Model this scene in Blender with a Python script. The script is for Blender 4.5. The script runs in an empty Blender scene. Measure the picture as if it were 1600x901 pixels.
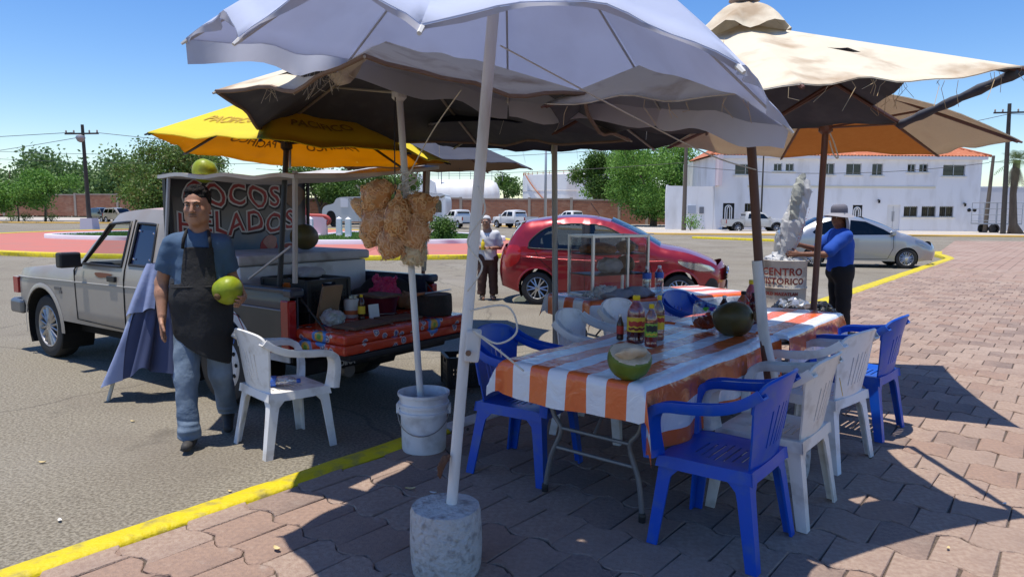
import bpy, bmesh, math, random
import numpy as np
from mathutils import Vector, Matrix, Euler
from mathutils.geometry import delaunay_2d_cdt
random.seed(7); rng = np.random.default_rng(7)
R = math.radians
sc = bpy.context.scene
COL = sc.collection
# ---------------------------------------------------------------- camera, sky, sun, exposure
PLAZA = 0.10                                   # the plaza and its kerb stand 10 cm above the asphalt
SUN = Vector((0.13, 0.06, -1.0)).normalized()  # direction in which the sunlight travels
cam = bpy.data.objects.new('camera', bpy.data.cameras.new('camera')); COL.objects.link(cam)
cam.data.sensor_width = 36; cam.data.lens = 36 * 1110 / 1600
cam.data.clip_start = 0.05; cam.data.clip_end = 3000
cam.location = (0, 0, 1.62)
cam.matrix_world = Matrix.Translation((0, 0, 1.62)) @ Matrix.Rotation(R(90 - 6.17), 4, 'X') @ Matrix.Rotation(R(0.35), 4, 'Z')
sc.camera = cam
wd = bpy.data.worlds.new('World'); sc.world = wd; wd.use_nodes = True
wn = wd.node_tree.nodes; wl = wd.node_tree.links
sky = wn.new('ShaderNodeTexSky'); sky.sky_type = 'NISHITA'; sky.sun_disc = False
sky.sun_elevation = math.asin(-SUN.z); sky.sun_rotation = math.atan2(-SUN.x, -SUN.y)
sky.air_density = 1.0; sky.dust_density = 0.3; sky.ozone_density = 2.0; sky.altitude = 10
hs = wn.new('ShaderNodeHueSaturation'); hs.inputs['Saturation'].default_value = 1.34; hs.inputs['Hue'].default_value = .511
wl.new(sky.outputs[0], hs.inputs['Color']); wl.new(hs.outputs[0], wn['Background'].inputs[0]); wn['Background'].inputs[1].default_value = 0.113
sl = bpy.data.lights.new('sun', 'SUN'); sl.energy = 3.7; sl.angle = R(0.53); sl.color = (1, 0.94, 0.83)
so = bpy.data.objects.new('sun', sl); COL.objects.link(so); so.rotation_euler = SUN.to_track_quat('-Z', 'Y').to_euler()
so.location = (-5, -3, 30)
sc.view_settings.view_transform = 'Standard'; sc.view_settings.look = 'None'
sc.view_settings.exposure = 0.6; sc.view_settings.gamma = 1.0; sc.view_settings.use_curve_mapping = False
sc.render.engine = 'CYCLES'
sc.cycles.max_bounces = 8; sc.cycles.transparent_max_bounces = 40; sc.cycles.use_denoising = True
sc.cycles.caustics_reflective = False; sc.cycles.caustics_refractive = False
# ---------------------------------------------------------------- materials
MATS = {}
def mat(name, col, rough=0.6, metal=0.0, col2=None, scale=6.0, amt=0.5, bump=0.0, bscale=40.0, trans=0.0,
        transl=0.0, spec=0.5, dirt=None, dscale=2.0, damt=0.4, stretch=None, coat=0.0, alpha=1.0, ior=1.45, detail=5.0):
    """procedural principled material: two noise colours, an optional dirt layer and noise bump, in object coordinates"""
    if name in MATS: return MATS[name]
    m = bpy.data.materials.new(name); m.use_nodes = True; MATS[name] = m
    nt = m.node_tree; N = nt.nodes; L = nt.links; b = N['Principled BSDF']
    c4 = lambda c: (*c, 1.0)
    b.inputs['Base Color'].default_value = c4(col); b.inputs['Roughness'].default_value = rough
    b.inputs['Metallic'].default_value = metal; b.inputs['Specular IOR Level'].default_value = spec
    b.inputs['IOR'].default_value = ior
    b.inputs['Transmission Weight'].default_value = trans; b.inputs['Coat Weight'].default_value = coat
    b.inputs['Alpha'].default_value = alpha
    tc = N.new('ShaderNodeTexCoord'); src = tc.outputs['Object']
    if stretch:
        mp = N.new('ShaderNodeMapping'); mp.inputs['Scale'].default_value = stretch; L.new(src, mp.inputs[0]); src = mp.outputs[0]
    last = None
    def noise(s, d=detail):
        n = N.new('ShaderNodeTexNoise'); n.inputs['Scale'].default_value = s; n.inputs['Detail'].default_value = d
        L.new(src, n.inputs['Vector']); return n
    def mix(fac, a, c, amount, lo=0.35, hi=0.7):
        r = N.new('ShaderNodeMapRange'); r.inputs[1].default_value = lo; r.inputs[2].default_value = hi
        r.inputs[4].default_value = amount; L.new(fac, r.inputs[0])
        x = N.new('ShaderNodeMix'); x.data_type = 'RGBA'; L.new(r.outputs[0], x.inputs[0])
        if isinstance(a, tuple): x.inputs[6].default_value = c4(a)
        else: L.new(a, x.inputs[6])
        x.inputs[7].default_value = c4(c); return x.outputs[2]
    if col2: last = mix(noise(scale).outputs[0], tuple(col), col2, amt)
    if dirt: last = mix(noise(dscale, 8).outputs[0], last if last else tuple(col), dirt, damt, 0.5, 0.72)
    if last: L.new(last, b.inputs['Base Color'])
    if bump:
        n = noise(bscale, 6); bp = N.new('ShaderNodeBump'); bp.inputs['Strength'].default_value = bump
        bp.inputs['Distance'].default_value = 0.02; L.new(n.outputs[0], bp.inputs['Height']); L.new(bp.outputs[0], b.inputs['Normal'])
    if transl:
        t = N.new('ShaderNodeBsdfTranslucent'); t.inputs[0].default_value = c4(col)
        if last: L.new(last, t.inputs[0])
        ms = N.new('ShaderNodeMixShader'); ms.inputs[0].default_value = transl
        L.new(b.outputs[0], ms.inputs[1]); L.new(t.outputs[0], ms.inputs[2]); L.new(ms.outputs[0], N['Material Output'].inputs[0])
    return m
def glass(name, tint, alpha_mix, rough=0.03):
    """thin glazing: tinted clear glass with mirror reflections by Fresnel, no refraction"""
    if name in MATS: return MATS[name]
    m = bpy.data.materials.new(name); m.use_nodes = True; MATS[name] = m; N = m.node_tree.nodes; L = m.node_tree.links
    t = N.new('ShaderNodeBsdfTransparent'); t.inputs[0].default_value = (*tint, 1)
    g = N.new('ShaderNodeBsdfGlossy'); g.inputs['Roughness'].default_value = rough
    lw = N.new('ShaderNodeLayerWeight'); lw.inputs[0].default_value = .5; fr = N.new('ShaderNodeMath'); fr.operation = 'POWER'; fr.inputs[1].default_value = 4.0; L.new(lw.outputs['Facing'], fr.inputs[0])
    ad = N.new('ShaderNodeMath'); ad.operation = 'ADD'; ad.inputs[1].default_value = alpha_mix; ad.use_clamp = True; L.new(fr.outputs[0], ad.inputs[0])
    ms = N.new('ShaderNodeMixShader'); L.new(ad.outputs[0], ms.inputs[0]); L.new(t.outputs[0], ms.inputs[1]); L.new(g.outputs[0], ms.inputs[2])
    L.new(ms.outputs[0], N['Material Output'].inputs[0]); return m
# ---------------------------------------------------------------- objects
def obj(name, mesh, m=None, parent=None, loc=None, rot=None):
    o = bpy.data.objects.new(name, mesh); COL.objects.link(o)
    if m is not None and not mesh.materials:
        for q in (m if isinstance(m, (list, tuple)) else [m]): mesh.materials.append(q)
    if parent is not None: o.parent = parent
    if loc is not None: o.location = loc
    if rot is not None: o.rotation_euler = rot
    return o
def tag(o, label=None, cat=None, group=None, kind=None):
    if label: o['label'] = label
    if cat: o['category'] = cat
    if group: o['group'] = group
    if kind: o['kind'] = kind
    return o
def thing(name, label, cat, loc=(0, 0, 0), rz=0.0, group=None, rot=None):
    o = bpy.data.objects.new(name, None); COL.objects.link(o); o.empty_display_size = 0.1
    o.location = loc; o.rotation_euler = rot if rot else (0, 0, rz); return tag(o, label, cat, group)
def clone(root, loc=None, rz=None, label=None, group=None, parent=None, mats=None):
    c = root.copy(); COL.objects.link(c); c.parent = parent
    if loc is not None: c.location = loc
    if rz is not None: c.rotation_euler = (0, 0, rz)
    if label: c['label'] = label
    if group: c['group'] = group
    for ch in KIDS(root): clone(ch, parent=c)
    return c
def KIDS(o): return [x for x in COL.objects if x.parent == o]
class MB:
    """collects geometry into one mesh"""
    def __init__(s): s.v = []; s.f = []; s.mi = []; s.uv = {}
    def add(s, vs, fs, mi=0):
        o = len(s.v); s.v += [tuple(map(float, p)) for p in vs]; s.f += [tuple(int(i) + o for i in f) for f in fs]; s.mi += [mi] * len(fs); return s
    def box(s, c, size, rot=None, mi=0, taper=1.0):
        hx, hy, hz = [a / 2 for a in size]; M3 = Euler(rot).to_matrix() if rot else Matrix.Identity(3); vs = []
        for z in (-1, 1):
            k = taper if z > 0 else 1
            for x, y in ((-1, -1), (1, -1), (1, 1), (-1, 1)): vs.append(M3 @ Vector((x * hx * k, y * hy * k, z * hz)) + Vector(c))
        return s.add(vs, [(0, 3, 2, 1), (4, 5, 6, 7), (0, 1, 5, 4), (1, 2, 6, 5), (2, 3, 7, 6), (3, 0, 4, 7)], mi)
    def tube(s, path, r, n=8, mi=0, cap=True, flat=1.0, up=None):
        P = [Vector(p) for p in path]; k = len(P); rs = r if isinstance(r, (list, tuple)) else [r] * k; vs = []; a0 = None
        for i, p in enumerate(P):
            d = (P[min(i + 1, k - 1)] - P[max(i - 1, 0)]).normalized()
            if up is not None: a = Vector(up).cross(d)
            elif a0 is None: a = d.orthogonal()
            else: a = a0 - d * a0.dot(d)
            a.normalize(); a0 = a; b = d.cross(a)
            for j in range(n):
                t = 2 * math.pi * (j + .5) / n; vs.append(p + a * (math.cos(t) * rs[i]) + b * (math.sin(t) * rs[i] * flat))
        fs = [(i * n + j, i * n + (j + 1) % n, (i + 1) * n + (j + 1) % n, (i + 1) * n + j) for i in range(k - 1) for j in range(n)]
        if cap: fs += [tuple(range(n))[::-1], tuple((k - 1) * n + j for j in range(n))]
        return s.add(vs, fs, mi)
    def lathe(s, prof, n=24, c=(0, 0, 0), mi=0, rot=None, cap=True, wob=None):
        M3 = Euler(rot).to_matrix() if rot else Matrix.Identity(3); vs = []; k = len(prof)
        for i, (r, z) in enumerate(prof):
            for j in range(n):
                t = 2 * math.pi * j / n; q = r * (wob(t, z) if wob else 1)
                vs.append(M3 @ Vector((q * math.cos(t), q * math.sin(t), z)) + Vector(c))
        fs = [(i * n + j, i * n + (j + 1) % n, (i + 1) * n + (j + 1) % n, (i + 1) * n + j) for i in range(k - 1) for j in range(n)]
        if cap: fs += [tuple(range(n))[::-1], tuple((k - 1) * n + j for j in range(n))]
        return s.add(vs, fs, mi)
    def grid(s, fn, us, vs_, mi=0, flip=False):
        us = list(us); vs_ = list(vs_); V = [fn(u, v) for u in us for v in vs_]; m = len(vs_)
        F = [(i * m + j, (i + 1) * m + j, (i + 1) * m + j + 1, i * m + j + 1) for i in range(len(us) - 1) for j in range(m - 1)]
        if flip: F = [f[::-1] for f in F]
        return s.add(V, F, mi)
    def prism(s, poly, axis, a, b, mi=0):
        """extrude a 2D polygon along x, y or z from a to b"""
        put = {'x': lambda p, t: (t, p[0], p[1]), 'y': lambda p, t: (p[0], t, p[1]), 'z': lambda p, t: (p[0], p[1], t)}[axis]
        n = len(poly); vs = [put(p, a) for p in poly] + [put(p, b) for p in poly]
        return s.add(vs, [tuple(range(n))[::-1], tuple(range(n, 2 * n))] + [(i, (i + 1) % n, n + (i + 1) % n, n + i) for i in range(n)], mi)
    def mesh(s, name='m', smooth=False, angle=None):
        me = bpy.data.meshes.new(name); me.from_pydata(s.v, [], s.f); me.polygons.foreach_set('material_index', s.mi)
        bm = bmesh.new(); bm.from_mesh(me); bmesh.ops.recalc_face_normals(bm, faces=bm.faces); bm.to_mesh(me); bm.free()
        if smooth: me.shade_smooth() if angle is None else shade_angle(me, angle)
        me.update(); return me
    def build(s, name, m, parent=None, smooth=False, angle=None, loc=None, rot=None, bevel=0):
        me = s.mesh(name, smooth, angle); o = obj(name, me, m, parent, loc, rot)
        if bevel:
            bv = o.modifiers.new('bevel', 'BEVEL'); bv.width = bevel; bv.segments = 2; bv.limit_method = 'ANGLE'; bv.angle_limit = R(35)
        return o
def shade_angle(me, deg):
    me.shade_smooth(); bm = bmesh.new(); bm.from_mesh(me)
    for e in bm.edges:
        if len(e.link_faces) == 2 and e.calc_face_angle(0) > R(deg): e.smooth = False
    bm.to_mesh(me); bm.free()
def raw(name, V, F, m, parent=None, smooth=True, loc=None, rot=None, mi=None):
    me = bpy.data.meshes.new(name); me.from_pydata([tuple(map(float, v)) for v in V], [], [tuple(map(int, f)) for f in F])
    if mi is not None: me.polygons.foreach_set('material_index', list(map(int, mi)))
    if smooth: me.shade_smooth()
    me.update(); return obj(name, me, m, parent, loc, rot)
# ---------------------------------------------------------------- 2D helpers
def in_poly(p, poly):
    x, y = p; c = False; n = len(poly)
    for i in range(n):
        x1, y1 = poly[i]; x2, y2 = poly[i - 1]
        if (y1 > y) != (y2 > y) and x < (x2 - x1) * (y - y1) / (y2 - y1) + x1: c = not c
    return c
def dist_poly(p, poly, closed=True):
    px, py = p; best = 1e9; n = len(poly)
    for i in range(n if closed else n - 1):
        x1, y1 = poly[i]; x2, y2 = poly[(i + 1) % n]; dx, dy = x2 - x1, y2 - y1; q = dx * dx + dy * dy
        t = 0 if q == 0 else max(0, min(1, ((px - x1) * dx + (py - y1) * dy) / q)); best = min(best, math.hypot(px - x1 - t * dx, py - y1 - t * dy))
    return best
def smooth_poly(pts, sub=4, closed=True, sharp=()):
    """Catmull-Rom through points; indices in sharp stay corners"""
    n = len(pts); out = []
    for i in range(n if closed else n - 1):
        g = lambda k: pts[k % n] if closed else pts[max(0, min(n - 1, k))]
        p0, p1, p2, p3 = g(i - 1), g(i), g(i + 1), g(i + 2)
        if i % n in sharp: p0 = p1
        if (i + 1) % n in sharp: p3 = p2
        for s in range(sub):
            t = s / sub; out.append(tuple(0.5 * ((2 * b) + (-a + c) * t + (2 * a - 5 * b + 4 * c - d) * t * t + (-a + 3 * b - 3 * c + d) * t ** 3) for a, b, c, d in zip(p0, p1, p2, p3)))
    if not closed: out.append(pts[-1])
    return out
def rrect(w, h, r, n=4, c=(0, 0)):
    o = []
    for cx, cy, a in ((w / 2 - r, h / 2 - r, 0), (-w / 2 + r, h / 2 - r, 90), (-w / 2 + r, -h / 2 + r, 180), (w / 2 - r, -h / 2 + r, 270)):
        for i in range(n + 1): t = R(a + 90 * i / n); o.append((c[0] + cx + r * math.cos(t), c[1] + cy + r * math.sin(t)))
    return o
def sheet2d(outline, holes=(), step=None, extra_cut=None):
    """triangulate a 2D outline with holes; grid points inside give curvature"""
    V = []; E = []
    for loop in [outline] + list(holes):
        o = len(V); V += [Vector(p) for p in loop]; E += [(o + i, o + (i + 1) % len(loop)) for i in range(len(loop))]
    if step:
        xs = [p[0] for p in outline]; ys = [p[1] for p in outline]
        x = min(xs) + step / 2
        while x < max(xs):
            y = min(ys) + step / 2
            while y < max(ys):
                if in_poly((x, y), outline) and dist_poly((x, y), outline) > step * .4 and all(dist_poly((x, y), h) > step * .4 for h in holes): V.append(Vector((x, y)))
                y += step
            x += step
    r = delaunay_2d_cdt(V, E, [], 0, 1e-5)
    pv = [(p.x, p.y) for p in r[0]]; T = []
    for f in r[2]:
        c = (sum(pv[i][0] for i in f) / 3, sum(pv[i][1] for i in f) / 3)
        if in_poly(c, outline) and not any(in_poly(c, h) for h in holes): T.append(tuple(f))
    return pv, T
def shell(pv, T, fn, fn2, mb, mi=0, mi2=None):
    """a sheet with thickness: fn maps the front, fn2 the back; rims closed"""
    A = [fn(*p) for p in pv]; B = [fn2(*p) for p in pv]; n = len(A); cnt = {}
    for t in T:
        for i in range(3):
            e = (t[i], t[(i + 1) % 3]); cnt[e] = cnt.get(e, 0) + 1
    side = [(a, b, b + n, a + n)[::-1] for (a, b) in cnt if (b, a) not in cnt]
    if mi2 is None: mi2 = mi
    mb.add(A + B, list(T), mi); o = len(mb.v) - 2 * n
    mb.f += [tuple(i + n + o for i in t[::-1]) for t in T]; mb.mi += [mi2] * len(T)
    mb.f += [tuple(i + o for i in q) for q in side]; mb.mi += [mi] * len(side)
def text_mesh(txt, size, extrude=0.002, align='CENTER', shear=0.0, bold=0.0, spacing=1.0):
    cu = bpy.data.curves.new('t', 'FONT'); cu.body = txt; cu.size = size; cu.extrude = extrude; cu.align_x = align; cu.align_y = 'CENTER'
    cu.shear = shear; cu.offset = bold; cu.space_character = spacing; cu.resolution_u = 3
    o = bpy.data.objects.new('t', cu); COL.objects.link(o); dg = bpy.context.evaluated_depsgraph_get()
    me = bpy.data.meshes.new_from_object(o.evaluated_get(dg)); bpy.data.objects.remove(o); bpy.data.curves.remove(cu); me.materials.clear(); return me
# ---------------------------------------------------------------- signed-distance modelling (bodies, fruit, bags, cloth lumps)
class SDF:
    def __init__(s, lo, hi, h):
        s.lo = np.array(lo, np.float32); s.h = h; s.n = np.ceil((np.array(hi) - s.lo) / h).astype(int) + 1
        s.D = np.full(s.n, 1.0, np.float32)
    def _win(s, lo, hi):
        a = np.clip(np.floor((np.array(lo) - s.lo) / s.h).astype(int), 0, s.n); b = np.clip(np.ceil((np.array(hi) - s.lo) / s.h).astype(int) + 1, 0, s.n)
        sl_ = tuple(slice(x, y) for x, y in zip(a, b))
        ax = [s.lo[i] + s.h * np.arange(a[i], b[i], dtype=np.float32) for i in range(3)]
        return sl_, np.meshgrid(*ax, indexing='ij')
    def _mix(s, sl_, d, k, op='add'):
        D = s.D[sl_]
        if op == 'add':
            if k > 0: h_ = np.clip(.5 + .5 * (D - d) / k, 0, 1); s.D[sl_] = D * (1 - h_) + d * h_ - k * h_ * (1 - h_)
            else: s.D[sl_] = np.minimum(D, d)
        else:
            if k > 0: h_ = np.clip(.5 - .5 * (D + d) / k, 0, 1); s.D[sl_] = D * (1 - h_) - d * h_ + k * h_ * (1 - h_)
            else: s.D[sl_] = np.maximum(D, -d)
    def cone(s, a, b, ra, rb=None, k=.02, op='add', sq=None):
        """rounded cone from a to b; sq=(axis vector, factor) squashes it"""
        rb = ra if rb is None else rb; a = np.array(a, float); b = np.array(b, float); m = max(ra, rb) * 1.6 + k + s.h * 3
        sl_, (X, Y, Z) = s._win(np.minimum(a, b) - m, np.maximum(a, b) + m)
        ab = b - a; L2 = max(ab @ ab, 1e-9); t = np.clip(((X - a[0]) * ab[0] + (Y - a[1]) * ab[1] + (Z - a[2]) * ab[2]) / L2, 0, 1)
        dx = X - a[0] - t * ab[0]; dy = Y - a[1] - t * ab[1]; dz = Z - a[2] - t * ab[2]
        if sq:
            u = np.array(sq[0], float); u /= np.linalg.norm(u); w = dx * u[0] + dy * u[1] + dz * u[2]; f = 1 / sq[1] - 1
            dx = dx + w * u[0] * f; dy = dy + w * u[1] * f; dz = dz + w * u[2] * f
        d = np.sqrt(dx * dx + dy * dy + dz * dz) - (ra + (rb - ra) * t); s._mix(sl_, d, k, op); return s
    def ell(s, c, r, rot=None, k=.02, op='add'):
        c = np.array(c, float); r = np.array(r, float); m = r.max() + k + s.h * 3
        sl_, (X, Y, Z) = s._win(c - m, c + m); P = np.stack([X - c[0], Y - c[1], Z - c[2]], -1)
        if rot: P = P @ np.array(Euler(rot).to_matrix())
        q = P / r; l = np.sqrt((q * q).sum(-1)); l2 = np.sqrt(((q / r) ** 2).sum(-1)) + 1e-9; s._mix(sl_, l * (l - 1) / l2, k, op); return s
    def box(s, c, hs, rad=0.0, rot=None, k=.0, op='add'):
        c = np.array(c, float); hs = np.array(hs, float); m = np.linalg.norm(hs) + rad + k + s.h * 3
        sl_, (X, Y, Z) = s._win(c - m, c + m); P = np.stack([X - c[0], Y - c[1], Z - c[2]], -1)
        if rot: P = P @ np.array(Euler(rot).to_matrix())
        q = np.abs(P) - (hs - rad); d = np.sqrt((np.maximum(q, 0) ** 2).sum(-1)) + np.minimum(q.max(-1), 0) - rad; s._mix(sl_, d, k, op); return s
    def func(s, fn, op='cut'):
        sl_, (X, Y, Z) = s._win(s.lo, s.lo + s.h * s.n); d = fn(X, Y, Z, s.D)
        if op == 'cut': s.D = np.maximum(s.D, d).astype(np.float32)
        else: s.D = d.astype(np.float32)
        return s
    def mesh(s):
        D = s.D.copy(); D[0] = D[-1] = 1; D[:, 0] = D[:, -1] = 1; D[:, :, 0] = D[:, :, -1] = 1
        ins = D < 0; n = np.array(D.shape) - 1
        cs = [(i, j, k) for i in (0, 1) for j in (0, 1) for k in (0, 1)]
        sh = lambda A, c: A[c[0]:c[0] + n[0], c[1]:c[1] + n[1], c[2]:c[2] + n[2]]
        cnt = sum(sh(ins, c).astype(np.int8) for c in cs); act = (cnt > 0) & (cnt < 8); idx = np.argwhere(act)
        P = np.zeros((len(idx), 3)); W = np.zeros(len(idx))
        for a in cs:
            for ax in range(3):
                if a[ax]: continue
                b = list(a); b[ax] = 1; da = sh(D, a)[act]; db = sh(D, b)[act]; x = (da < 0) != (db < 0)
                t = np.where(x, da / np.where(x, da - db, 1), 0); p = np.array(a, float)[None].repeat(len(idx), 0); p[:, ax] += t
                P[x] += p[x]; W += x
        V = (idx + P / W[:, None]) * s.h + s.lo
        ID = np.full(act.shape, -1, int); ID[act] = np.arange(len(idx)); F = []
        for ax in range(3):
            o1, o2 = [(1, 2), (2, 0), (0, 1)][ax]; lo = [0] * 3; hi = list(D.shape); hi[ax] -= 1
            sa = [slice(1, -1)] * 3; sb = [slice(1, -1)] * 3; sa[ax] = slice(0, -1); sb[ax] = slice(1, None)
            A = ins[tuple(sa)]; B = ins[tuple(sb)]; X = A != B; e = np.argwhere(X); fl = A[X]; off = np.ones(3, int); off[ax] = 0; e = e + off
            q = []
            for d1, d2 in ((-1, -1), (0, -1), (0, 0), (-1, 0)):
                c = e.copy(); c[:, o1] += d1; c[:, o2] += d2; q.append(ID[tuple(c.T)])
            q = np.stack(q, 1); q[~fl] = q[~fl][:, ::-1]; F.append(q)
        return V, np.concatenate(F)
    def build(s, name, m, parent=None, relax=1, loc=None, rot=None, deform=None, flat=False):
        V, F = s.mesh()
        for _ in range(relax):
            S = np.zeros_like(V); c = np.zeros(len(V))
            for i in range(4):
                for j in (1, 3): np.add.at(S, F[:, i], V[F[:, (i + j) % 4]]); np.add.at(c, F[:, i], 1)
            V = V * .5 + S / c[:, None] * .5
        if deform: V = deform(V)
        return raw(name, V, F, m, parent, not flat, loc, rot)
def jitter(V, amp, seed): return V + np.random.default_rng(seed).normal(size=V.shape) * amp
def wobble(V, amp, freq, seed=0):
    r = np.random.default_rng(seed); out = V.copy()
    for _ in range(5):
        k = r.normal(size=3) * freq; ph = r.uniform(0, 6.28); d = r.normal(size=3); d /= np.linalg.norm(d)
        out += d * (amp / 2.2 * np.sin(V @ k + ph))[:, None]
    return out
# ================================================================ THE SETTING
K = Vector((0.6217, 0.7833, 0)); NP = Vector((0.7833, -0.6217, 0)); K0 = Vector((-0.24, 5.27, 0))   # kerb line and its normal towards the plaza
def kp(a, b, z=0.0): q = K0 + K * a + NP * b; return Vector((q.x, q.y, z))
def surf(name, col, col2, scale, rough, bump, bscale, patch=None, pscale=.25, spots=None, cracks=None):
    """ground material: fine grain, broad stains, bump, in world metres"""
    m = bpy.data.materials.new(name); m.use_nodes = True; N = m.node_tree.nodes; L = m.node_tree.links; b = N['Principled BSDF']
    tc = N.new('ShaderNodeTexCoord')
    def noise(s, d=6): n = N.new('ShaderNodeTexNoise'); n.inputs['Scale'].default_value = s; n.inputs['Detail'].default_value = d; L.new(tc.outputs['Object'], n.inputs['Vector']); return n.outputs[0]
    def mix(f, a, c, lo, hi, amt=1.0):
        r = N.new('ShaderNodeMapRange'); r.inputs[1].default_value = lo; r.inputs[2].default_value = hi; r.inputs[4].default_value = amt; L.new(f, r.inputs[0])
        x = N.new('ShaderNodeMix'); x.data_type = 'RGBA'; L.new(r.outputs[0], x.inputs[0])
        if isinstance(a, tuple): x.inputs[6].default_value = (*a, 1)
        else: L.new(a, x.inputs[6])
        x.inputs[7].default_value = (*c, 1); return x.outputs[2]
    c = mix(noise(scale, 8), col, col2, .38, .62)
    if patch:
        for pc, ps, lo, hi, am in patch: c = mix(noise(ps, 5), c, pc, lo, hi, am)
    if spots:
        v = N.new('ShaderNodeTexVoronoi'); v.inputs['Scale'].default_value = spots[1]; L.new(tc.outputs['Object'], v.inputs['Vector'])
        c = mix(v.outputs['Distance'], c, spots[0], spots[2], 0.0, .8)
    if cracks:
        dn_ = N.new('ShaderNodeTexNoise'); dn_.inputs['Scale'].default_value = 1.3; dn_.inputs['Detail'].default_value = 6; L.new(tc.outputs['Object'], dn_.inputs['Vector'])
        mv_ = N.new('ShaderNodeMix'); mv_.data_type = 'VECTOR'; mv_.inputs[0].default_value = .35; L.new(tc.outputs['Object'], mv_.inputs[4]); L.new(dn_.outputs['Color'], mv_.inputs[5])
        v = N.new('ShaderNodeTexVoronoi'); v.feature = 'DISTANCE_TO_EDGE'; v.inputs['Scale'].default_value = .32; L.new(mv_.outputs[1], v.inputs['Vector']); c = mix(v.outputs['Distance'], c, cracks, .006, .001, .45)
    L.new(c, b.inputs['Base Color']); b.inputs['Roughness'].default_value = rough; b.inputs['Specular IOR Level'].default_value = .3
    bp = N.new('ShaderNodeBump'); bp.inputs['Strength'].default_value = bump; bp.inputs['Distance'].default_value = .01; L.new(noise(bscale, 8), bp.inputs['Height']); L.new(bp.outputs[0], b.inputs['Normal'])
    MATS[name] = m; return m
asph = surf('asphalt', (.142, .124, .094), (.285, .257, .205), 52, .9, 1.0, 90,
            [((.15, .125, .10), .55, .5, .68, .55), ((.33, .31, .275), .22, .5, .7, .5), ((.09, .078, .065), 1.7, .62, .72, .5)], spots=((.05, .045, .04), 26, .2), cracks=(.07, .06, .05))
pavm = surf('paver_clay', (.30, .21, .165), (.38, .285, .225), 35, .9, .8, 120,
            [((.21, .14, .12), 1.1, .5, .7, .6), ((.40, .32, .27), .6, .52, .72, .5), ((.12, .10, .09), 5, .66, .73, .7)])
pavm2 = surf('paver_rose', (.34, .23, .175), (.275, .19, .15), 40, .9, .8, 120, [((.20, .14, .12), 2.1, .5, .7, .5), ((.42, .35, .30), 9, .62, .7, .4)])
pavm3 = surf('paver_dusty', (.35, .262, .212), (.30, .215, .17), 40, .9, .8, 120, [((.24, .17, .14), 2.5, .5, .7, .5), ((.13, .11, .10), 7, .64, .72, .6)])
pavm4 = surf('paver_dark', (.235, .168, .138), (.30, .22, .178), 40, .9, .8, 120, [((.16, .12, .105), 2.3, .5, .7, .6), ((.36, .29, .24), 6, .6, .7, .5)])
jointm = surf('paver_joint', (.085, .065, .052), (.13, .10, .08), 60, .95, .5, 90)
yel = mat('kerb_yellow', (.62, .50, .005), .6, col2=(.54, .42, .010), scale=7, bump=.5, bscale=30, dirt=(.24, .20, .09), dscale=11, damt=.75)
kwhite = mat('kerb_white', (.70, .69, .66), .7, col2=(.55, .53, .5), scale=6, bump=.3, bscale=30, dirt=(.3, .26, .2), dscale=5, damt=.6)
ochre = mat('kerb_ochre', (.62, .38, .08), .7, col2=(.5, .33, .12), scale=3)
conc = mat('far_concrete', (.46, .42, .37), .9, col2=(.38, .34, .3), scale=.6, bump=.2, bscale=8)
redp = mat('red_paint_paving', (.46, .145, .11), .8, col2=(.40, .15, .12), scale=.8, dirt=(.33, .17, .14), dscale=.5, damt=.6)
# asphalt: one sheet to the horizon, finer near the camera
mb = MB(); mb.add([(-1500, -300, 0), (1500, -300, 0), (1500, 2500, 0), (-1500, 2500, 0)], [(0, 1, 2, 3)])
tag(mb.build('asphalt_ground', asph), kind='structure')
# plaza bed (joint colour) and its polygon
C1 = kp(25.0, 0); PL = [kp(-9, .14), kp(25.0, .14), Vector((16.9, 28.2, 0)), Vector((25.5, 41, 0)), Vector((75, 41, 0)), Vector((75, -12, 0)), Vector((2, -12, 0))]
mb = MB(); mb.prism([(p.x, p.y) for p in PL], 'z', -.05, PLAZA - .012)
plaza = tag(mb.build('plaza_paving', jointm), kind='structure')
# wavy-edged pavers laid in courses across the kerb direction: a = along kerb, b = away from it
PW, PH = .315, .25
def paver_poly(sg):
    n = 7; pts = []
    wave = lambda t: sg * .027 * math.sin(t * 2 * math.pi * 1.0)
    for i in range(n): t = i / (n - 1); pts.append((-PW / 2 + wave(t) , (t - .5) * PH))
    for i in range(n): t = 1 - i / (n - 1); pts.append((PW / 2 + wave(t), (t - .5) * PH))
    return pts
def paver_mesh(name, seed, sg=1):
    rr = random.Random(seed); P = paver_poly(sg)[::-1]; n = len(P); V = []
    j = [(rr.uniform(-.006, .006), rr.uniform(-.006, .006)) for _ in P]
    for k, (sc_, z) in enumerate(((.982, -.02), (.982, -.005), (.955, 0))):
        for (x, y), (jx, jy) in zip(P, j): V.append((x * sc_ + jx, y * sc_ + jy, z + (rr.uniform(-.0015, .0015) if k else 0)))
    F = [tuple(2 * n + i for i in range(n))] + [(k * n + i, k * n + (i + 1) % n, (k + 1) * n + (i + 1) % n, (k + 1) * n + i) for k in (0, 1) for i in range(n)]
    return V, F
PM = [paver_mesh('paver', s, 1 if s < 5 else -1) for s in range(10)]
PMM = []
for i, (V, F) in enumerate(PM):
    me = bpy.data.meshes.new('paver'); me.from_pydata(V, [], F); me.materials.append((pavm, pavm2, pavm3, pavm4, pavm)[i % 5]); me.update()
    bmx = bmesh.new(); bmx.from_mesh(me); bmesh.ops.recalc_face_normals(bmx, faces=bmx.faces); bmx.to_mesh(me); bmx.free(); PMM.append(me)
ang = math.atan2(K.y, K.x); cand = []
plxy = [(p.x, p.y) for p in PL]
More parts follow.
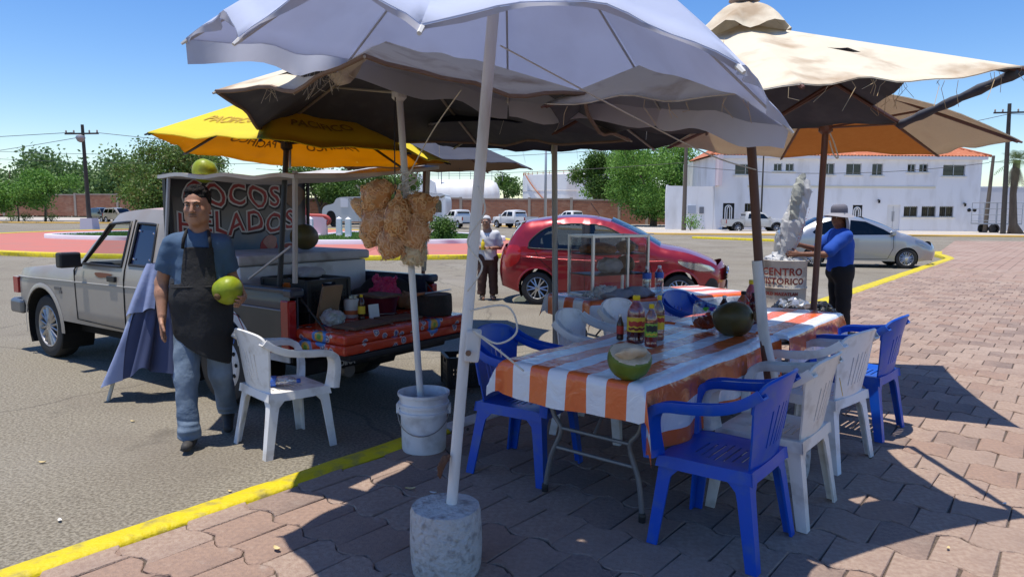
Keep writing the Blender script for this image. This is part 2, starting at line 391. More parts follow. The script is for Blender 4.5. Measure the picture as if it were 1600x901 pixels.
for ia in range(-22, 120):
    for ib in range(-2, 90):
        a = ia * PW; b = .17 + PH / 2 + ib * PH + (PH / 2 if ia % 2 else 0)
        if b < .17: continue
        p = kp(a, b); d = math.hypot(p.x, p.y)
        if d > 24 or p.y < 1.6 or abs(p.x) > .8 * p.y + .7: continue
        if not in_poly((p.x, p.y), plxy): continue
        cand.append((d, p, ia, ib))
    if ia % 2:   # half stones along the kerb
        p = kp(ia * PW, .17 + PH * .25)
        if math.hypot(p.x, p.y) < 24 and p.y > 1.6 and abs(p.x) < .8 * p.y + .7: cand.append((math.hypot(p.x, p.y), p, ia, None))
cand.sort(key=lambda c: c[0]); FV = []; FF = []; FM = []
cs, sn = math.cos(ang), math.sin(ang)
for k, (d, p, ia, ib) in enumerate(cand):
    r2 = random.Random(ia * 977 + (ib or -7) * 31); z = PLAZA - .001 + r2.uniform(-.003, .002); s = r2.randrange(5) + (5 if ia % 2 else 0); sy = .46 if ib is None else 1; rz = ang + r2.uniform(-.012, .012) + (math.pi if r2.random() < 0 else 0)
    # local x of the stone runs along the kerb, local y across it
    if k < 300:
        o = obj('paver', PMM[s], None, plaza); o.location = (p.x, p.y, z); o.rotation_euler = (r2.uniform(-.006, .006), r2.uniform(-.006, .006), rz); o.scale = (1, sy, 1)
    else:
        V, F = PM[s]; o0 = len(FV); FV += [(p.x + x * cs - y * sy * sn, p.y + x * sn + y * sy * cs, z + zz) for x, y, zz in V]
        FF += [tuple(i + o0 for i in f) for f in F]; FM += [s % 5 % 4] * len(F)
me = bpy.data.meshes.new('paver_field'); me.from_pydata(FV, [], FF); me.polygons.foreach_set('material_index', FM)
for q in (pavm, pavm2, pavm3, pavm4): me.materials.append(q)
bmx = bmesh.new(); bmx.from_mesh(me); bmesh.ops.recalc_face_normals(bmx, faces=bmx.faces); bmx.to_mesh(me); bmx.free()
tag(obj('paver_field', me, None, plaza), kind='stuff')
# beyond the built stones the material takes over (brick pattern in the colour of the stones)
pm = bpy.data.materials.new('far_pavers'); pm.use_nodes = True; N = pm.node_tree.nodes; L = pm.node_tree.links
tc = N.new('ShaderNodeTexCoord'); mp = N.new('ShaderNodeMapping'); mp.inputs['Rotation'].default_value = (0, 0, -ang); br = N.new('ShaderNodeTexBrick')
br.inputs['Scale'].default_value = 1.0; br.inputs['Brick Width'].default_value = .54; br.inputs['Row Height'].default_value = .285; br.inputs['Mortar Size'].default_value = .012
br.inputs['Color1'].default_value = (.34, .24, .195, 1); br.inputs['Color2'].default_value = (.29, .195, .155, 1); br.inputs['Mortar'].default_value = (.14, .10, .08, 1)
ns = N.new('ShaderNodeTexNoise'); ns.inputs['Scale'].default_value = .5; ns.inputs['Detail'].default_value = 8
mx = N.new('ShaderNodeMix'); mx.data_type = 'RGBA'; mx.inputs[7].default_value = (.38, .30, .25, 1)
rg = N.new('ShaderNodeMapRange'); rg.inputs[1].default_value = .45; rg.inputs[2].default_value = .7; rg.inputs[4].default_value = .6
L.new(tc.outputs['Object'], mp.inputs[0]); L.new(mp.outputs[0], br.inputs[0]); L.new(tc.outputs['Object'], ns.inputs[0]); L.new(ns.outputs[0], rg.inputs[0]); L.new(rg.outputs[0], mx.inputs[0]); L.new(br.outputs[0], mx.inputs[6])
L.new(mx.outputs[2], N['Principled BSDF'].inputs['Base Color']); N['Principled BSDF'].inputs['Roughness'].default_value = .9; N['Principled BSDF'].inputs['Specular IOR Level'].default_value = .3
mb = MB(); arc = [(20 * math.sin(R(t)), 20 * math.cos(R(t))) for t in range(29, 92, 3)]
mb.prism([(p.x, p.y) for p in (kp(24.9, .15), PL[2], PL[3], PL[4], Vector((75, -1, 0)))] + [(20, -1)] + arc[::-1], 'z', PLAZA - .011, PLAZA - .002)
obj('far_paver_field', mb.mesh(), pm, plaza)
tag(bpy.data.objects['far_paver_field'], kind='stuff')
# kerb: yellow along the bay, unpainted and worn behind the buckets
def kerb(name, pts, w, h, m, z0=-.03, wob=.006, closed=False, lab=None):
    mb = MB(); P = []; n = len(pts); r2 = random.Random(3)
    for i, p in enumerate(pts):
        d = (pts[(i + 1) % n] - pts[i - 1]).normalized() if (closed or 0 < i < n - 1) else ((pts[1] - pts[0]) if i == 0 else (pts[-1] - pts[-2])).normalized()
        nr = Vector((d.y, -d.x, 0)); q = lambda: r2.uniform(-wob, wob)
        P.append([p + nr * (-w / 2 + q()) + Vector((0, 0, z0)), p + nr * (-w / 2 + q()) + Vector((0, 0, h - .02)), p + nr * (-w / 2 + .025) + Vector((0, 0, h + q() * .5)),
                  p + nr * (w / 2 - .02) + Vector((0, 0, h + q() * .5)), p + nr * (w / 2 + q()) + Vector((0, 0, h - .018)), p + nr * (w / 2) + Vector((0, 0, z0))])
    V = [v for s in P for v in s]; F = []
    for i in range(n if closed else n - 1):
        j = (i + 1) % n
        F += [(i * 6 + k, i * 6 + k + 1, j * 6 + k + 1, j * 6 + k) for k in range(5)]
    if not closed: F += [tuple(range(6)), tuple((n - 1) * 6 + k for k in range(5, -1, -1))]
    mb.add(V, F); return tag(mb.build(name, m, smooth=True, angle=50), kind='structure')
kerb('kerb_yellow', [kp(-9 + .12 * i, .07) for i in range(0, 72)], .165, PLAZA + .012, yel)
kerb('kerb_bare', [kp(-.45 + .12 * i, .07) for i in range(0, 75)], .16, PLAZA + .010, kwhite)
kerb('kerb_yellow_bay', [kp(8.5 + .3 * i, .07) for i in range(0, 55)] + [Vector((15.55, 25.3, 0)), Vector((15.9, 26.1, 0)), Vector((16.3, 27.2, 0)), Vector((17.4, 29, 0))], .26, PLAZA + .015, yel)
kerb('kerb_yellow_median', [Vector((11.5 + .6 * i, 45.0 - .68 * i, 0)) for i in range(8)], .5, .13, yel)
# far pavement in front of the white building
mb = MB(); mb.prism([(10, 52.2), (95, 50.2), (95, 130), (-120, 130), (-120, 100), (-30, 92), (2, 80), (8, 60)], 'z', -.05, .10)
tag(mb.build('far_pavement', conc), kind='structure')
kerb('far_kerb', [Vector((-2, 78, 0)), Vector((3, 70, 0)), Vector((8, 60, 0)), Vector((9, 55, 0)), Vector((10.5, 52.3, 0))] + [Vector((12 + 4 * i, 52.1 - .09 * i, 0)) for i in range(20)], .35, .14, ochre)
# roundabout: red paved ring, yellow rim, planters with grass and white kerb
RC = Vector((-9, 45, 0)); RR = 22.0
def rp(r, t): return Vector((RC.x + r * math.cos(R(t)), RC.y + r * math.sin(R(t)), 0))
RO_ = [Vector((x, y, 0)) for x, y in ((-.3, 24.9), (.2, 26.2), (.5, 28.5), (.5, 33), (.2, 37), (-.8, 41), (-3.5, 46), (-8, 52), (-14, 57), (-20, 60))] + [rp(RR, t) for t in range(140, 293, 3)]
mb = MB(); mb.prism([(p.x, p.y) for p in RO_], 'z', -.05, .115)
tag(mb.build('roundabout_paving', redp), kind='structure')
kerb('roundabout_kerb', RO_, .42, .15, yel, closed=True)
lawn = mat('lawn_soil', (.10, .17, .035), .95, col2=(.17, .22, .06), scale=3, bump=.5, bscale=20)
bladem = mat('grass_blade', (.085, .19, .03), .7, col2=(.18, .25, .06), scale=1.2, transl=.25)
planters = [[(-24.6, 38.4), (-22.8, 35.9), (-17.5, 34.2), (-12.5, 33), (-12.5, 44), (-19, 48), (-23.5, 44)], [(-10.5, 32.6), (-6, 32.3), (-2.4, 33.6), (-.7, 36), (-.9, 39.5), (-4, 45), (-9, 47), (-10.5, 44)]]
GV = []; GF = []
for pts in planters:
    lp2 = smooth_poly(pts, 5); loop = [Vector((x, y, 0)) for x, y in lp2]
    mb = MB(); mb.prism(lp2, 'z', .08, .20); tag(mb.build('lawn_bed', lawn), kind='structure')
    kerb('planter_kerb', loop, .3, .32, mat('planter_white', (.66, .63, .70), .7, col2=(.58, .55, .62), scale=2), closed=True)
    for _ in range(14000):
        p = Vector((random.uniform(min(q[0] for q in pts), max(q[0] for q in pts)), random.uniform(min(q[1] for q in pts), max(q[1] for q in pts)), 0))
        if not in_poly((p.x, p.y), lp2): continue
        a = random.uniform(0, 6.28); h = random.uniform(.05, .13); w = .035; o0 = len(GV)
        GV += [(p.x - w * math.cos(a), p.y - w * math.sin(a), .2), (p.x + w * math.cos(a), p.y + w * math.sin(a), .2), (p.x + random.uniform(-.06, .06), p.y + random.uniform(-.06, .06), .2 + h)]; GF.append((o0, o0 + 1, o0 + 2))
tag(raw('grass', GV, GF, bladem, smooth=False), 'short green grass growing in the roundabout planters', 'grass', kind='stuff')
# small litter on the asphalt and paving: dry leaves and coconut chips
lv = [mat('dry_leaf', (.62, .50, .26), .8, col2=(.45, .33, .15), scale=30), mat('white_scrap', (.75, .73, .68), .7)]
spots = [(-2.35, 3.55, 0), (-1.62, 3.95, 0), (-3.6, 4.1, 0), (-1.2, 4.35, 0), (-2.9, 5.3, 0), (-.55, 3.75, .1), (-.42, 3.7, .1), (-1.05, 3.05, .1), (2.0, 3.1, .1), (2.6, 3.6, .1), (-.85, 5.6, 0), (-2.0, 6.0, 0), (1.5, 2.75, .1), (-4.2, 5.0, 0), (-3.0, 4.4, 0)]
for i, (x, y, z) in enumerate(spots):
    mb = MB(); n = 7; a0 = random.uniform(0, 6); L_ = random.uniform(.012, .03)
    mb.grid(lambda u, v: (u * L_ * math.cos(a0) - v * L_ * .45 * math.sqrt(max(0, 1 - u * u)) * math.sin(a0), u * L_ * math.sin(a0) + v * L_ * .45 * math.sqrt(max(0, 1 - u * u)) * math.cos(a0), .006 + .25 * L_ * (u * u + v * v)), [q / 3 for q in range(-3, 4)], (-1, 0, 1))
    o = mb.build('dry_leaf' if i % 3 else 'paper_scrap', lv[0 if i % 3 else 1], smooth=True, loc=(x, y, z))
    tag(o, 'tiny curled dry leaf lying on the sunlit ground' if i % 3 else 'tiny white scrap lying on the sunlit ground', 'litter', 'litter scattered on the ground')
# ================================================================ BACKGROUND: walls, building, tanks, poles, trees
def brick_mat(name, sx):
    m = bpy.data.materials.new(name); m.use_nodes = True; N = m.node_tree.nodes; L = m.node_tree.links; tc = N.new('ShaderNodeTexCoord'); sp = N.new('ShaderNodeSeparateXYZ'); cb = N.new('ShaderNodeCombineXYZ')
    L.new(tc.outputs['Object'], sp.inputs[0]); L.new(sp.outputs[0], cb.inputs[0]); L.new(sp.outputs[2], cb.inputs[1])
    br = N.new('ShaderNodeTexBrick'); br.inputs['Brick Width'].default_value = .5; br.inputs['Row Height'].default_value = .2; br.inputs['Mortar Size'].default_value = .02; br.inputs['Scale'].default_value = 1
    br.inputs['Color1'].default_value = (.26, .10, .06, 1); br.inputs['Color2'].default_value = (.34, .15, .09, 1); br.inputs['Mortar'].default_value = (.22, .14, .10, 1)
    ns = N.new('ShaderNodeTexNoise'); ns.inputs['Scale'].default_value = .7; ns.inputs['Detail'].default_value = 8; mx = N.new('ShaderNodeMix'); mx.data_type = 'RGBA'; mx.inputs[7].default_value = (.38, .25, .18, 1)
    rg = N.new('ShaderNodeMapRange'); rg.inputs[1].default_value = .5; rg.inputs[2].default_value = .75; rg.inputs[4].default_value = .6
    L.new(cb.outputs[0], br.inputs[0]); L.new(tc.outputs['Object'], ns.inputs[0]); L.new(ns.outputs[0], rg.inputs[0]); L.new(rg.outputs[0], mx.inputs[0]); L.new(br.outputs[0], mx.inputs[6]); L.new(mx.outputs[2], N['Principled BSDF'].inputs['Base Color'])
    bp = N.new('ShaderNodeBump'); bp.inputs['Strength'].default_value = .6; bp.inputs['Distance'].default_value = .05; L.new(br.outputs[1], bp.inputs['Height']); bp.invert = True; L.new(bp.outputs[0], N['Principled BSDF'].inputs['Normal']); N['Principled BSDF'].inputs['Roughness'].default_value = .9
    return m
brick = brick_mat('red_brick', 1)
pier = mat('concrete_pier', (.34, .29, .245), .9, col2=(.26, .22, .19), scale=2)
stucco = mat('white_stucco', (.82, .82, .84), .85, col2=(.74, .74, .77), scale=.5, dirt=(.52, .50, .48), dscale=.9, damt=.55, bump=.15, bscale=3, stretch=(1, 1, .35))
def brick_wall(label, x0, x1, y, h, gaps, y1=None):
    t = thing('brick_wall', label, 'wall', (x0, y, 0)); y1 = y if y1 is None else y1; L_ = math.hypot(x1 - x0, y1 - y); t.rotation_euler = (0, 0, math.atan2(y1 - y, x1 - x0))
    xs = [0]; i = 0
    while xs[-1] < L_: xs.append(min(L_, xs[-1] + gaps[i % len(gaps)])); i += 1
    for a, b in zip(xs, xs[1:]):
        hh = h + random.uniform(-.08, .08)
        MB().box(((a + b) / 2, 0, hh / 2), (b - a - .3, .22, hh)).build('brick_panel', brick, t)
        MB().box(((a + b) / 2, 0, hh + .09), (b - a - .28, .26, .17)).build('coping', pier, t)
    for a in xs: MB().box((a, -.02, (h + .3) / 2), (.34, .34, h + .3)).build('concrete_pier', pier, t)
    return t
brick_wall('long red brick wall with concrete piers behind the red hatchback', -27, 20.5, 90, 3.1, (6, 3.5, 6, 5, 2.4, 6.2, 5.3))
brick_wall('red brick wall under the trees at the far left', -135, -52, 118, 3.3, (7, 5, 7, 8), 112)
t = bpy.data.objects['brick_wall.001']; t.location.z = .5
brick_wall('short brick wall seen past the cab of the pickup', -49, -29, 104, 2.6, (5, 4))
# ---- two-storey white building with tiled roof
bw = thing('white_building', 'two-storey white building with a red tiled roof and sliding windows', 'building', (0, 65, 0))
BX0, BX1, BH = 18.3, 42.4, 6.75
holes = [(20.08, 5.05, 22.05, 6.02), (23.58, 5.38, 24.34, 6.08), (24.65, 5.38, 25.41, 6.08), (28.1, 5.1, 29.08, 6.13), (30.13, 5.1, 31.51, 6.12), (32.48, 5.06, 33.45, 6.13), (35.68, 5.37, 36.4, 6.11), (36.73, 5.38, 37.52, 6.12), (38.89, 5.04, 40.9, 6.07),
         (35.58, 1.36, 36.84, 2.32), (37.2, 1.36, 38.49, 2.33), (38.82, 1.37, 40.09, 2.34), (21.1, 1.3, 21.7, 2.5)]
doors = [(19.13, .14, 20.19, 2.5), (30.93, .14, 31.83, 2.4), (34.07, .14, 35.27, 2.42)]
rect = lambda r: [(r[0], r[1]), (r[2], r[1]), (r[2], r[3]), (r[0], r[3])]
pv, T = sheet2d([(BX0, .05), (BX1, .05), (BX1, BH), (BX0, BH)], [rect(r) for r in holes + doors])
mb = MB(); shell(pv, T, lambda x, z: (x, 0, z), lambda x, z: (x, .3, z), mb)
mb.box((BX1 - .15, 6, BH / 2), (.3, 11.4, BH)); mb.box((BX0 + .15, 6, BH / 2), (.3, 11.4, BH)); mb.box(((BX0 + BX1) / 2, 12, BH / 2), (BX1 - BX0, .3, BH)); mb.box(((BX0 + BX1) / 2, 6, BH - .3), (BX1 - BX0 - .7, 11.4, .2))
mb.build('wall', stucco, bw)
MB().box((BX0 + .18, -.55, 5.4), (.36, 1.1, 2.7)).build('bay', mat('pale_pink_stucco', (.72, .60, .62), .85, col2=(.66, .55, .57), scale=1), bw)
wfr = mat('aluminium_frame', (.6, .6, .6), .4, .8); wgl = mat('dark_window_glass', (.012, .014, .018), .08, spec=.7)
for r in holes:
    w, h = r[2] - r[0], r[3] - r[1]; cx, cz = (r[0] + r[2]) / 2, (r[1] + r[3]) / 2
    wn_ = MB().box((cx, .17, cz), (w, .02, h)).build('window', wgl, bw)
    m2 = MB(); m2.box((cx, .13, cz), (.05, .05, h)); m2.box((cx, .13, r[1] + .03), (w, .05, .06)); m2.box((cx, .13, r[3] - .03), (w, .05, .06))
    for x in (r[0] + .03, r[2] - .03): m2.box((x, .131, cz), (.06, .05, h))
    m2.build('frame', wfr, wn_)
    MB().box((cx, -.04, r[1] - .05), (w + .3, .16, .08)).build('sill', mat('sill_cream', (.72, .69, .6), .8), wn_)
    if r[1] < 3:
        m2 = MB()
        for i in range(7): m2.box((r[0] + w * (i + .5) / 7, .06, cz), (.02, .02, h))
        m2.build('bars', mat('black_iron', (.02, .02, .02), .5, .6), wn_)
ironm = mat('black_iron', (.02, .02, .02), .5, .6)
for i, r in enumerate(doors):
    cx = (r[0] + r[2]) / 2; w = r[2] - r[0]; h = r[3] - r[1]
    d = MB().box((cx, .14, (r[1] + r[3]) / 2), (w, .05, h)).build('door', ironm if i < 2 else mat('white_door', (.72, .71, .70), .5), bw)
    if i < 2:
        m2 = MB(); ar = [(cx + .3 * math.cos(R(a)), .1, r[3] - .5 + .3 * math.sin(R(a))) for a in range(0, 181, 20)]; ar = [(cx + .3, .1, r[1] + .3)] + ar + [(cx - .3, .1, r[1] + .3)]
        m2.tube(ar, .055, 6); m2.tube([(cx + .42 * (p[0] - cx) , .1, p[2] - .12) for p in ar], .045, 6); m2.build('arch_ornament', mat('white_ornament', (.8, .8, .8), .5), d)
    else:
        m2 = MB(); m2.box((cx, .105, 1.3), (.05, .02, 2.0)); m2.box((cx, .105, 1.4), (.3, .02, .9)); m2.build('door_panel', mat('grey_door_panel', (.5, .5, .5), .5), d)
for x, z in ((33.2, 2.85), (41, 2.6)):
    m2 = MB(); m2.box((x, -.08, z), (.1, .16, .12)); m2.lathe([(.06, -.15), (.09, -.1), (.09, .1), (.05, .14)], 10, (x, -.2, z - .12)); m2.build('wall_lamp', ironm, bw)
for x in (41.5, 42.0): MB().lathe([(.16, 0), (.16, .06), (.1, .07)], 12, (x, .0, 2.0), rot=(R(90), 0, 0)).build('utility_vent', ironm, bw)
MB().box((29.8, -.025, 4.02), (17, .05, .18)).build('cream_band', mat('cream_band', (.74, .68, .52), .85), bw)
MB().box(((BX0 + BX1) / 2, .05, BH - .12), (BX1 - BX0 + .5, .9, .26)).build('cornice', mat('white_cornice', (.76, .76, .78), .8), bw)
tile = mat('clay_roof_tile', (.44, .14, .065), .8, col2=(.36, .12, .06), scale=5, dirt=(.55, .30, .2), dscale=2, damt=.5)
mb = MB(); x0, x1 = BX0 - .5, BX1 + .45; zr, ze = 8.15, BH + .03; yr = 3.6
def rtile(x, s):   # corrugated slope, s from eave to ridge
    hipl = x0 + 1.9 * s; hipr = x1 - 1.9 * s; xx = min(max(x, hipl), hipr)
    return (xx, -.45 + (yr + .45) * s, ze + (zr - ze) * s + .045 * math.sin(x * 2 * math.pi / .3) + (.03 if (s * 12) % 1 < .5 else 0))
nx = int((x1 - x0) / .05); mb.grid(rtile, [x0 + (x1 - x0) * i / nx for i in range(nx + 1)], [i / 24 for i in range(25)])
mb.add([(x0, -.45, ze), (x0 + 1.9, yr, zr), (x0, 8, ze)], [(0, 1, 2)]); mb.add([(x1, -.45, ze), (x1 - 1.9, yr, zr), (x1, 8, ze)], [(0, 1, 2)]); mb.add([(x0, 8, ze), (x0 + 1.9, yr, zr), (x1 - 1.9, yr, zr), (x1, 8, ze)], [(0, 1, 2, 3)])
rf = mb.build('roof', tile, bw, smooth=True)
m2 = MB(); m2.tube([(x0 + 1.9, yr, zr + .03), (x1 - 1.9, yr, zr + .03)], .13, 8); m2.tube([(x1, -.45, ze + .04), (x1 - 1.9, yr, zr + .03)], .12, 8); m2.tube([(x0, -.45, ze + .04), (x0 + 1.9, yr, zr + .03)], .12, 8); m2.build('ridge_tile', tile, rf, smooth=True)
# low white wing and grey side wall
wg = thing('white_yard_wall', 'white plastered yard wall left of the two-storey building', 'wall', (0, 65.2, 0))
P = smooth_poly([(14.0, .05), (18.28, .05), (18.28, 4.0), (16.5, 3.98), (14.4, 4.02), (13.95, 3.75)], 5, sharp=(0, 1, 2)); MB().prism(P, 'y', -.15, .15).build('wall', stucco, wg)
mm = mat('grey_meter_box', (.38, .42, .5), .5); MB().box((16.3, -.2, 1.9), (.72, .12, .75)).build('meter_box', mm, wg); MB().box((17.2, -.2, 1.85), (.38, .12, .6)).build('meter_box', mat('dark_meter_box', (.16, .17, .2), .5), wg)
rw = thing('grey_yard_wall', 'plain pale grey wall right of the white building', 'wall', (0, 66.5, 0)); MB().box((62, 0, 2.05), (38.9, .25, 4.1)).build('wall', mat('pale_grey_stucco', (.56, .57, .61), .9, col2=(.5, .51, .55), scale=.4), rw); MB().box((62, 0, 4.15), (38.9, .3, .1)).build('coping', stucco, rw)
# rooftop shelter behind the wall
sh = thing('tin_shelter', 'flat-roofed tin shelter peeping over the brick wall', 'shelter', (13.6, 95, 0)); MB().box((0, 0, 4.75), (5, 3, .18)).build('roof', mat('tin_roof', (.6, .6, .58), .5, .3), sh)
for x in (-2.3, 2.3):
    for y in (-1.3, 1.3): MB().tube([(x, y, 0), (x, y, 4.66)], .06, 6).build('post', ironm, sh)
MB().box((0, 1.2, 4.0), (4.6, .1, 1.2)).build('back_panel', mat('dark_panel', (.05, .05, .05), .8), sh)
# ---- storage tanks
tw = mat('tank_white', (.78, .78, .78), .45, col2=(.72, .72, .72), scale=.3, dirt=(.45, .30, .22), dscale=.4, damt=.35, stretch=(1, 1, .25))
rust = mat('tank_rust', (.36, .13, .07), .8, col2=(.5, .25, .15), scale=.8)
tk = thing('horizontal_tank', 'long white horizontal gas tank with a domed end behind the wall', 'tank', (-9, 128, 0)); mb = MB()
mb.lathe([(.05, -8.9), (1.4, -8.6), (2.3, -7.9), (2.75, -6.8), (2.8, -6), (2.8, 4.4), (2.7, 5.3), (2.2, 6.1), (1.2, 6.6), (.05, 6.75)], 28, (0, 0, 4.45), rot=(0, R(90), 0)); mb.build('shell', tw, tk, smooth=True)
for x in (-5.5, 3): MB().box((x, 0, 1.2), (.6, 4.2, 2.4)).build('saddle', pier, tk)
m2 = MB()
for i in range(9): m2.tube([(-8 + 1.9 * i, -.5, 7.0), (-8 + 1.9 * i, -.5, 8.6)], .05, 5)
for z in (7.9, 8.6): m2.tube([(-8, -.5, z), (7.2, -.5, z)], .04, 5)
m2.build('railing', mat('grey_pipe', (.3, .3, .32), .5, .5), tk)
mb = MB(); mb.prism([(-6, 2), (-6, 6.6), (-3, 8.2), (0, 6.6), (0, 2)], 'y', 0, 3); o = tag(mb.build('gable_shed', mat('white_sheet_metal', (.74, .75, .76), .5), loc=(-13.5, 124, 0)), 'white gabled metal shed beside the horizontal tank', 'shed')
tk = thing('cylindrical_tank', 'big white cylindrical storage tank with rusty railing behind the brick wall', 'tank', (10.3, 135, 0))
mb = MB(); mb.lathe([(8.4, 0), (8.4, 8.2), (8.2, 8.3), (.1, 9.0)], 48); mb.build('shell', tw, tk, smooth=True, angle=40)
m2 = MB()
for i in range(40): a = R(9 * i); m2.tube([(8.3 * math.cos(a), 8.3 * math.sin(a), 8.1), (8.3 * math.cos(a), 8.3 * math.sin(a), 8.8)], .05, 4)
for z in (8.5, 8.8): m2.tube([(8.3 * math.cos(R(9 * i)), 8.3 * math.sin(R(9 * i)), z) for i in range(41)], .04, 4)
m2.build('railing', rust, tk)
m2 = MB(); zz = 8.2
for i in range(14): a0, a1 = R(205 + 4 * i), R(209 + 4 * i); m2.tube([(8.7 * math.cos(a0), 8.7 * math.sin(a0), 8.2 - .55 * i), (8.7 * math.cos(a1), 8.7 * math.sin(a1), 7.65 - .55 * i)], .12, 5)
m2.build('stair', rust, tk)
for z in (2.8, 5.4): MB().lathe([(8.42, z - .05), (8.47, z), (8.42, z + .05)], 48, cap=False).build('seam_ring', mat('tank_seam', (.55, .5, .47), .6), tk)
# lattice of pipes and vents on the left of the tanks
for i, (x, h) in enumerate(((-21, 9.5), (-12.5, 10.2), (-6.2, 11), (-17, 9))):
    mb = MB(); mb.tube([(0, 0, 0), (0, 0, h)], [.14, .07], 6); mb.tube([(-.6, 0, h - .5), (.6, 0, h - .5)], .05, 5)
    tag(mb.build('vent_mast', mat('grey_pipe', (.3, .3, .32), .5, .5), loc=(x, 126, 0)), 'thin grey mast standing among the tanks', 'mast', 'masts among the tanks')
# ---- utility poles and wires
dark = mat('creosote_pole', (.05, .045, .04), .8, col2=(.08, .07, .06), scale=4); woodp = mat('grey_wood_pole', (.13, .105, .085), .85, col2=(.2, .165, .135), scale=3, stretch=(1, 1, .1))
def upole(label, x, y, h, lean=0, r=.16, m=dark, arm=True, lampz=None, block=False):
    t = thing('utility_pole', label, 'pole', (x, y, 0)); t.rotation_euler = (0, lean, 0)
    MB().tube([(0, 0, 0), (0, 0, h * .5), (0, 0, h)], [r, r * .85, r * .65], 10).build('shaft', m, t, smooth=True, angle=60)
    if arm:
        m2 = MB(); m2.box((0, -.15, h - .7), (2.6, .1, .12)); m2.build('crossarm', m, t)
        for i in range(4):
            xx = (-1.2, -.6, .6, 1.2)[i]; MB().lathe([(.04, 0), (.07, .05), (.05, .1), (.07, .15), (.03, .22)], 8, (xx, -.15, h - .64)).build('insulator', pier, t)
    if lampz: MB().lathe([(.08, .3), (.3, .2), (.34, .05), (.22, -.2), (.08, -.28)], 12, (0, -.35, lampz)).build('transformer', mat('grey_pipe', (.3, .3, .32), .5, .5), t)
    if block: MB().box((0, 0, .45), (1.0, 1.0, .9), taper=.9).build('plinth', mat('lilac_plinth', (.62, .56, .62), .8), t)
    return t
upole('dark utility pole with crossarm on a pale plinth, far left', -33.2, 56, 8.1, R(-1), .17, lampz=7.0, block=True)
upole('weathered wooden pole before the white yard wall', 14.9, 62, 8.6, 0, .2, woodp, False)
upole('leaning wooden pole at the right corner of the white building', 39.9, 60.2, 6.5, R(2.2), .18, woodp, False)
upole('tall black utility pole beside the right-hand palm', 38.9, 56.5, 10.2, R(-1.6), .2, dark)
upole('slim dark pole in front of the upper windows', 22.0, 63.2, 6.9, 0, .09, dark, False)
t = thing('street_light_mast', 'slender grey steel mast rising behind the red hatchback', 'pole', (3.4, 74, 0)); MB().tube([(0, 0, 0), (0, 0, 10.5)], [.16, .09], 10).build('shaft', mat('galvanised_mast', (.36, .39, .43), .5, .5), t, smooth=True)
def wire(p, q, sag, r=.016, n=14):
    p, q = Vector(p), Vector(q); return [p.lerp(q, i / n) - Vector((0, 0, sag * 4 * (i / n) * (1 - i / n))) for i in range(n + 1)]
wm = mat('cable_black', (.03, .03, .035), .6)
for lab, ws in (('black overhead cables leaving the far left pole', [((-33.2 - .9, 56, 7.5), (-130, 85, 8.6), .8), ((-33.2 + .9, 56, 7.5), (5, 76, 8.5), 1.0), ((-33.2, 56, 7.2), (-120, 110, 7.6), 1.2)]),
                ('black overhead cable crossing the white facade', [((14.9, 61.9, 5.6), (39.7, 60, 5.9), .75), ((14.9, 61.9, 5.9), (-30, 84, 6.4), .8), ((39.7, 60, 6.0), (70, 58, 6.5), .6)]),
                ('black overhead cables running past the tanks', [((-60, 80, 8.0), (14.9, 62, 8.2), 1.0), ((-60, 80, 7.2), (14.9, 62, 7.4), 1.1), ((38.6, 56.4, 9.4), (14.9, 62, 8.4), 1.2), ((38.6, 56.4, 9.4), (75, 52, 10), .6)])):
    mb = MB()
    for p, q, s in ws: mb.tube(wire(p, q, s), .022, 4, cap=False)
    tag(mb.build('overhead_cable', wm), lab, 'cable')
# ---- trees
def leafmat(name, c1, c2, c3):
    return mat(name, c1, .6, col2=c2, scale=.55, amt=.9, dirt=c3, dscale=1.3, damt=.8, transl=.3)
lf1 = leafmat('leaf_green', (.065, .14, .022), (.12, .22, .035), (.04, .09, .016)); lf2 = leafmat('leaf_rusty', (.085, .16, .03), (.15, .25, .05), (.17, .09, .035))
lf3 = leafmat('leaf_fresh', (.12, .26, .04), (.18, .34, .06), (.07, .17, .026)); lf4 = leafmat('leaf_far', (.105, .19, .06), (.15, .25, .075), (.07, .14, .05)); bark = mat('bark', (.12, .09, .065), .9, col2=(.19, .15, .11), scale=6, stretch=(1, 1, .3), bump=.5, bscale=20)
def leaves(blobs, n, size, seed, droop=.3):
    """leaf-shaped faces gathered in twig clumps through ellipsoid volumes"""
    r = np.random.default_rng(seed); B = np.array([b[:6] for b in blobs], float); W = (B[:, 3] * B[:, 4] * B[:, 5]) ** .75; W /= W.sum(); ncl = max(1, n // 14)
    unit = lambda a: a / (np.linalg.norm(a, axis=1, keepdims=True) + 1e-9)
    b = B[r.choice(len(B), ncl, p=W)]; c = b[:, :3] + unit(r.normal(size=(ncl, 3))) * b[:, 3:6] * (r.uniform(.2, 1, (ncl, 1)) ** .45) * r.uniform(.8, 1.03, (ncl, 1))
    p = np.repeat(c, 14, 0) + np.clip(r.normal(size=(ncl * 14, 3)), -1.7, 1.7) * size * 1.5; a = r.normal(size=p.shape); a[:, 2] -= droop; a = unit(a); u = unit(np.cross(a, r.normal(size=p.shape))); s = size * r.uniform(.6, 1.3, (len(p), 1))
    V = np.stack([p, p + a * s * .5 + u * s * .32, p + a * s, p + a * s * .5 - u * s * .32], 1).reshape(-1, 3); return V, np.arange(len(V)).reshape(-1, 4)
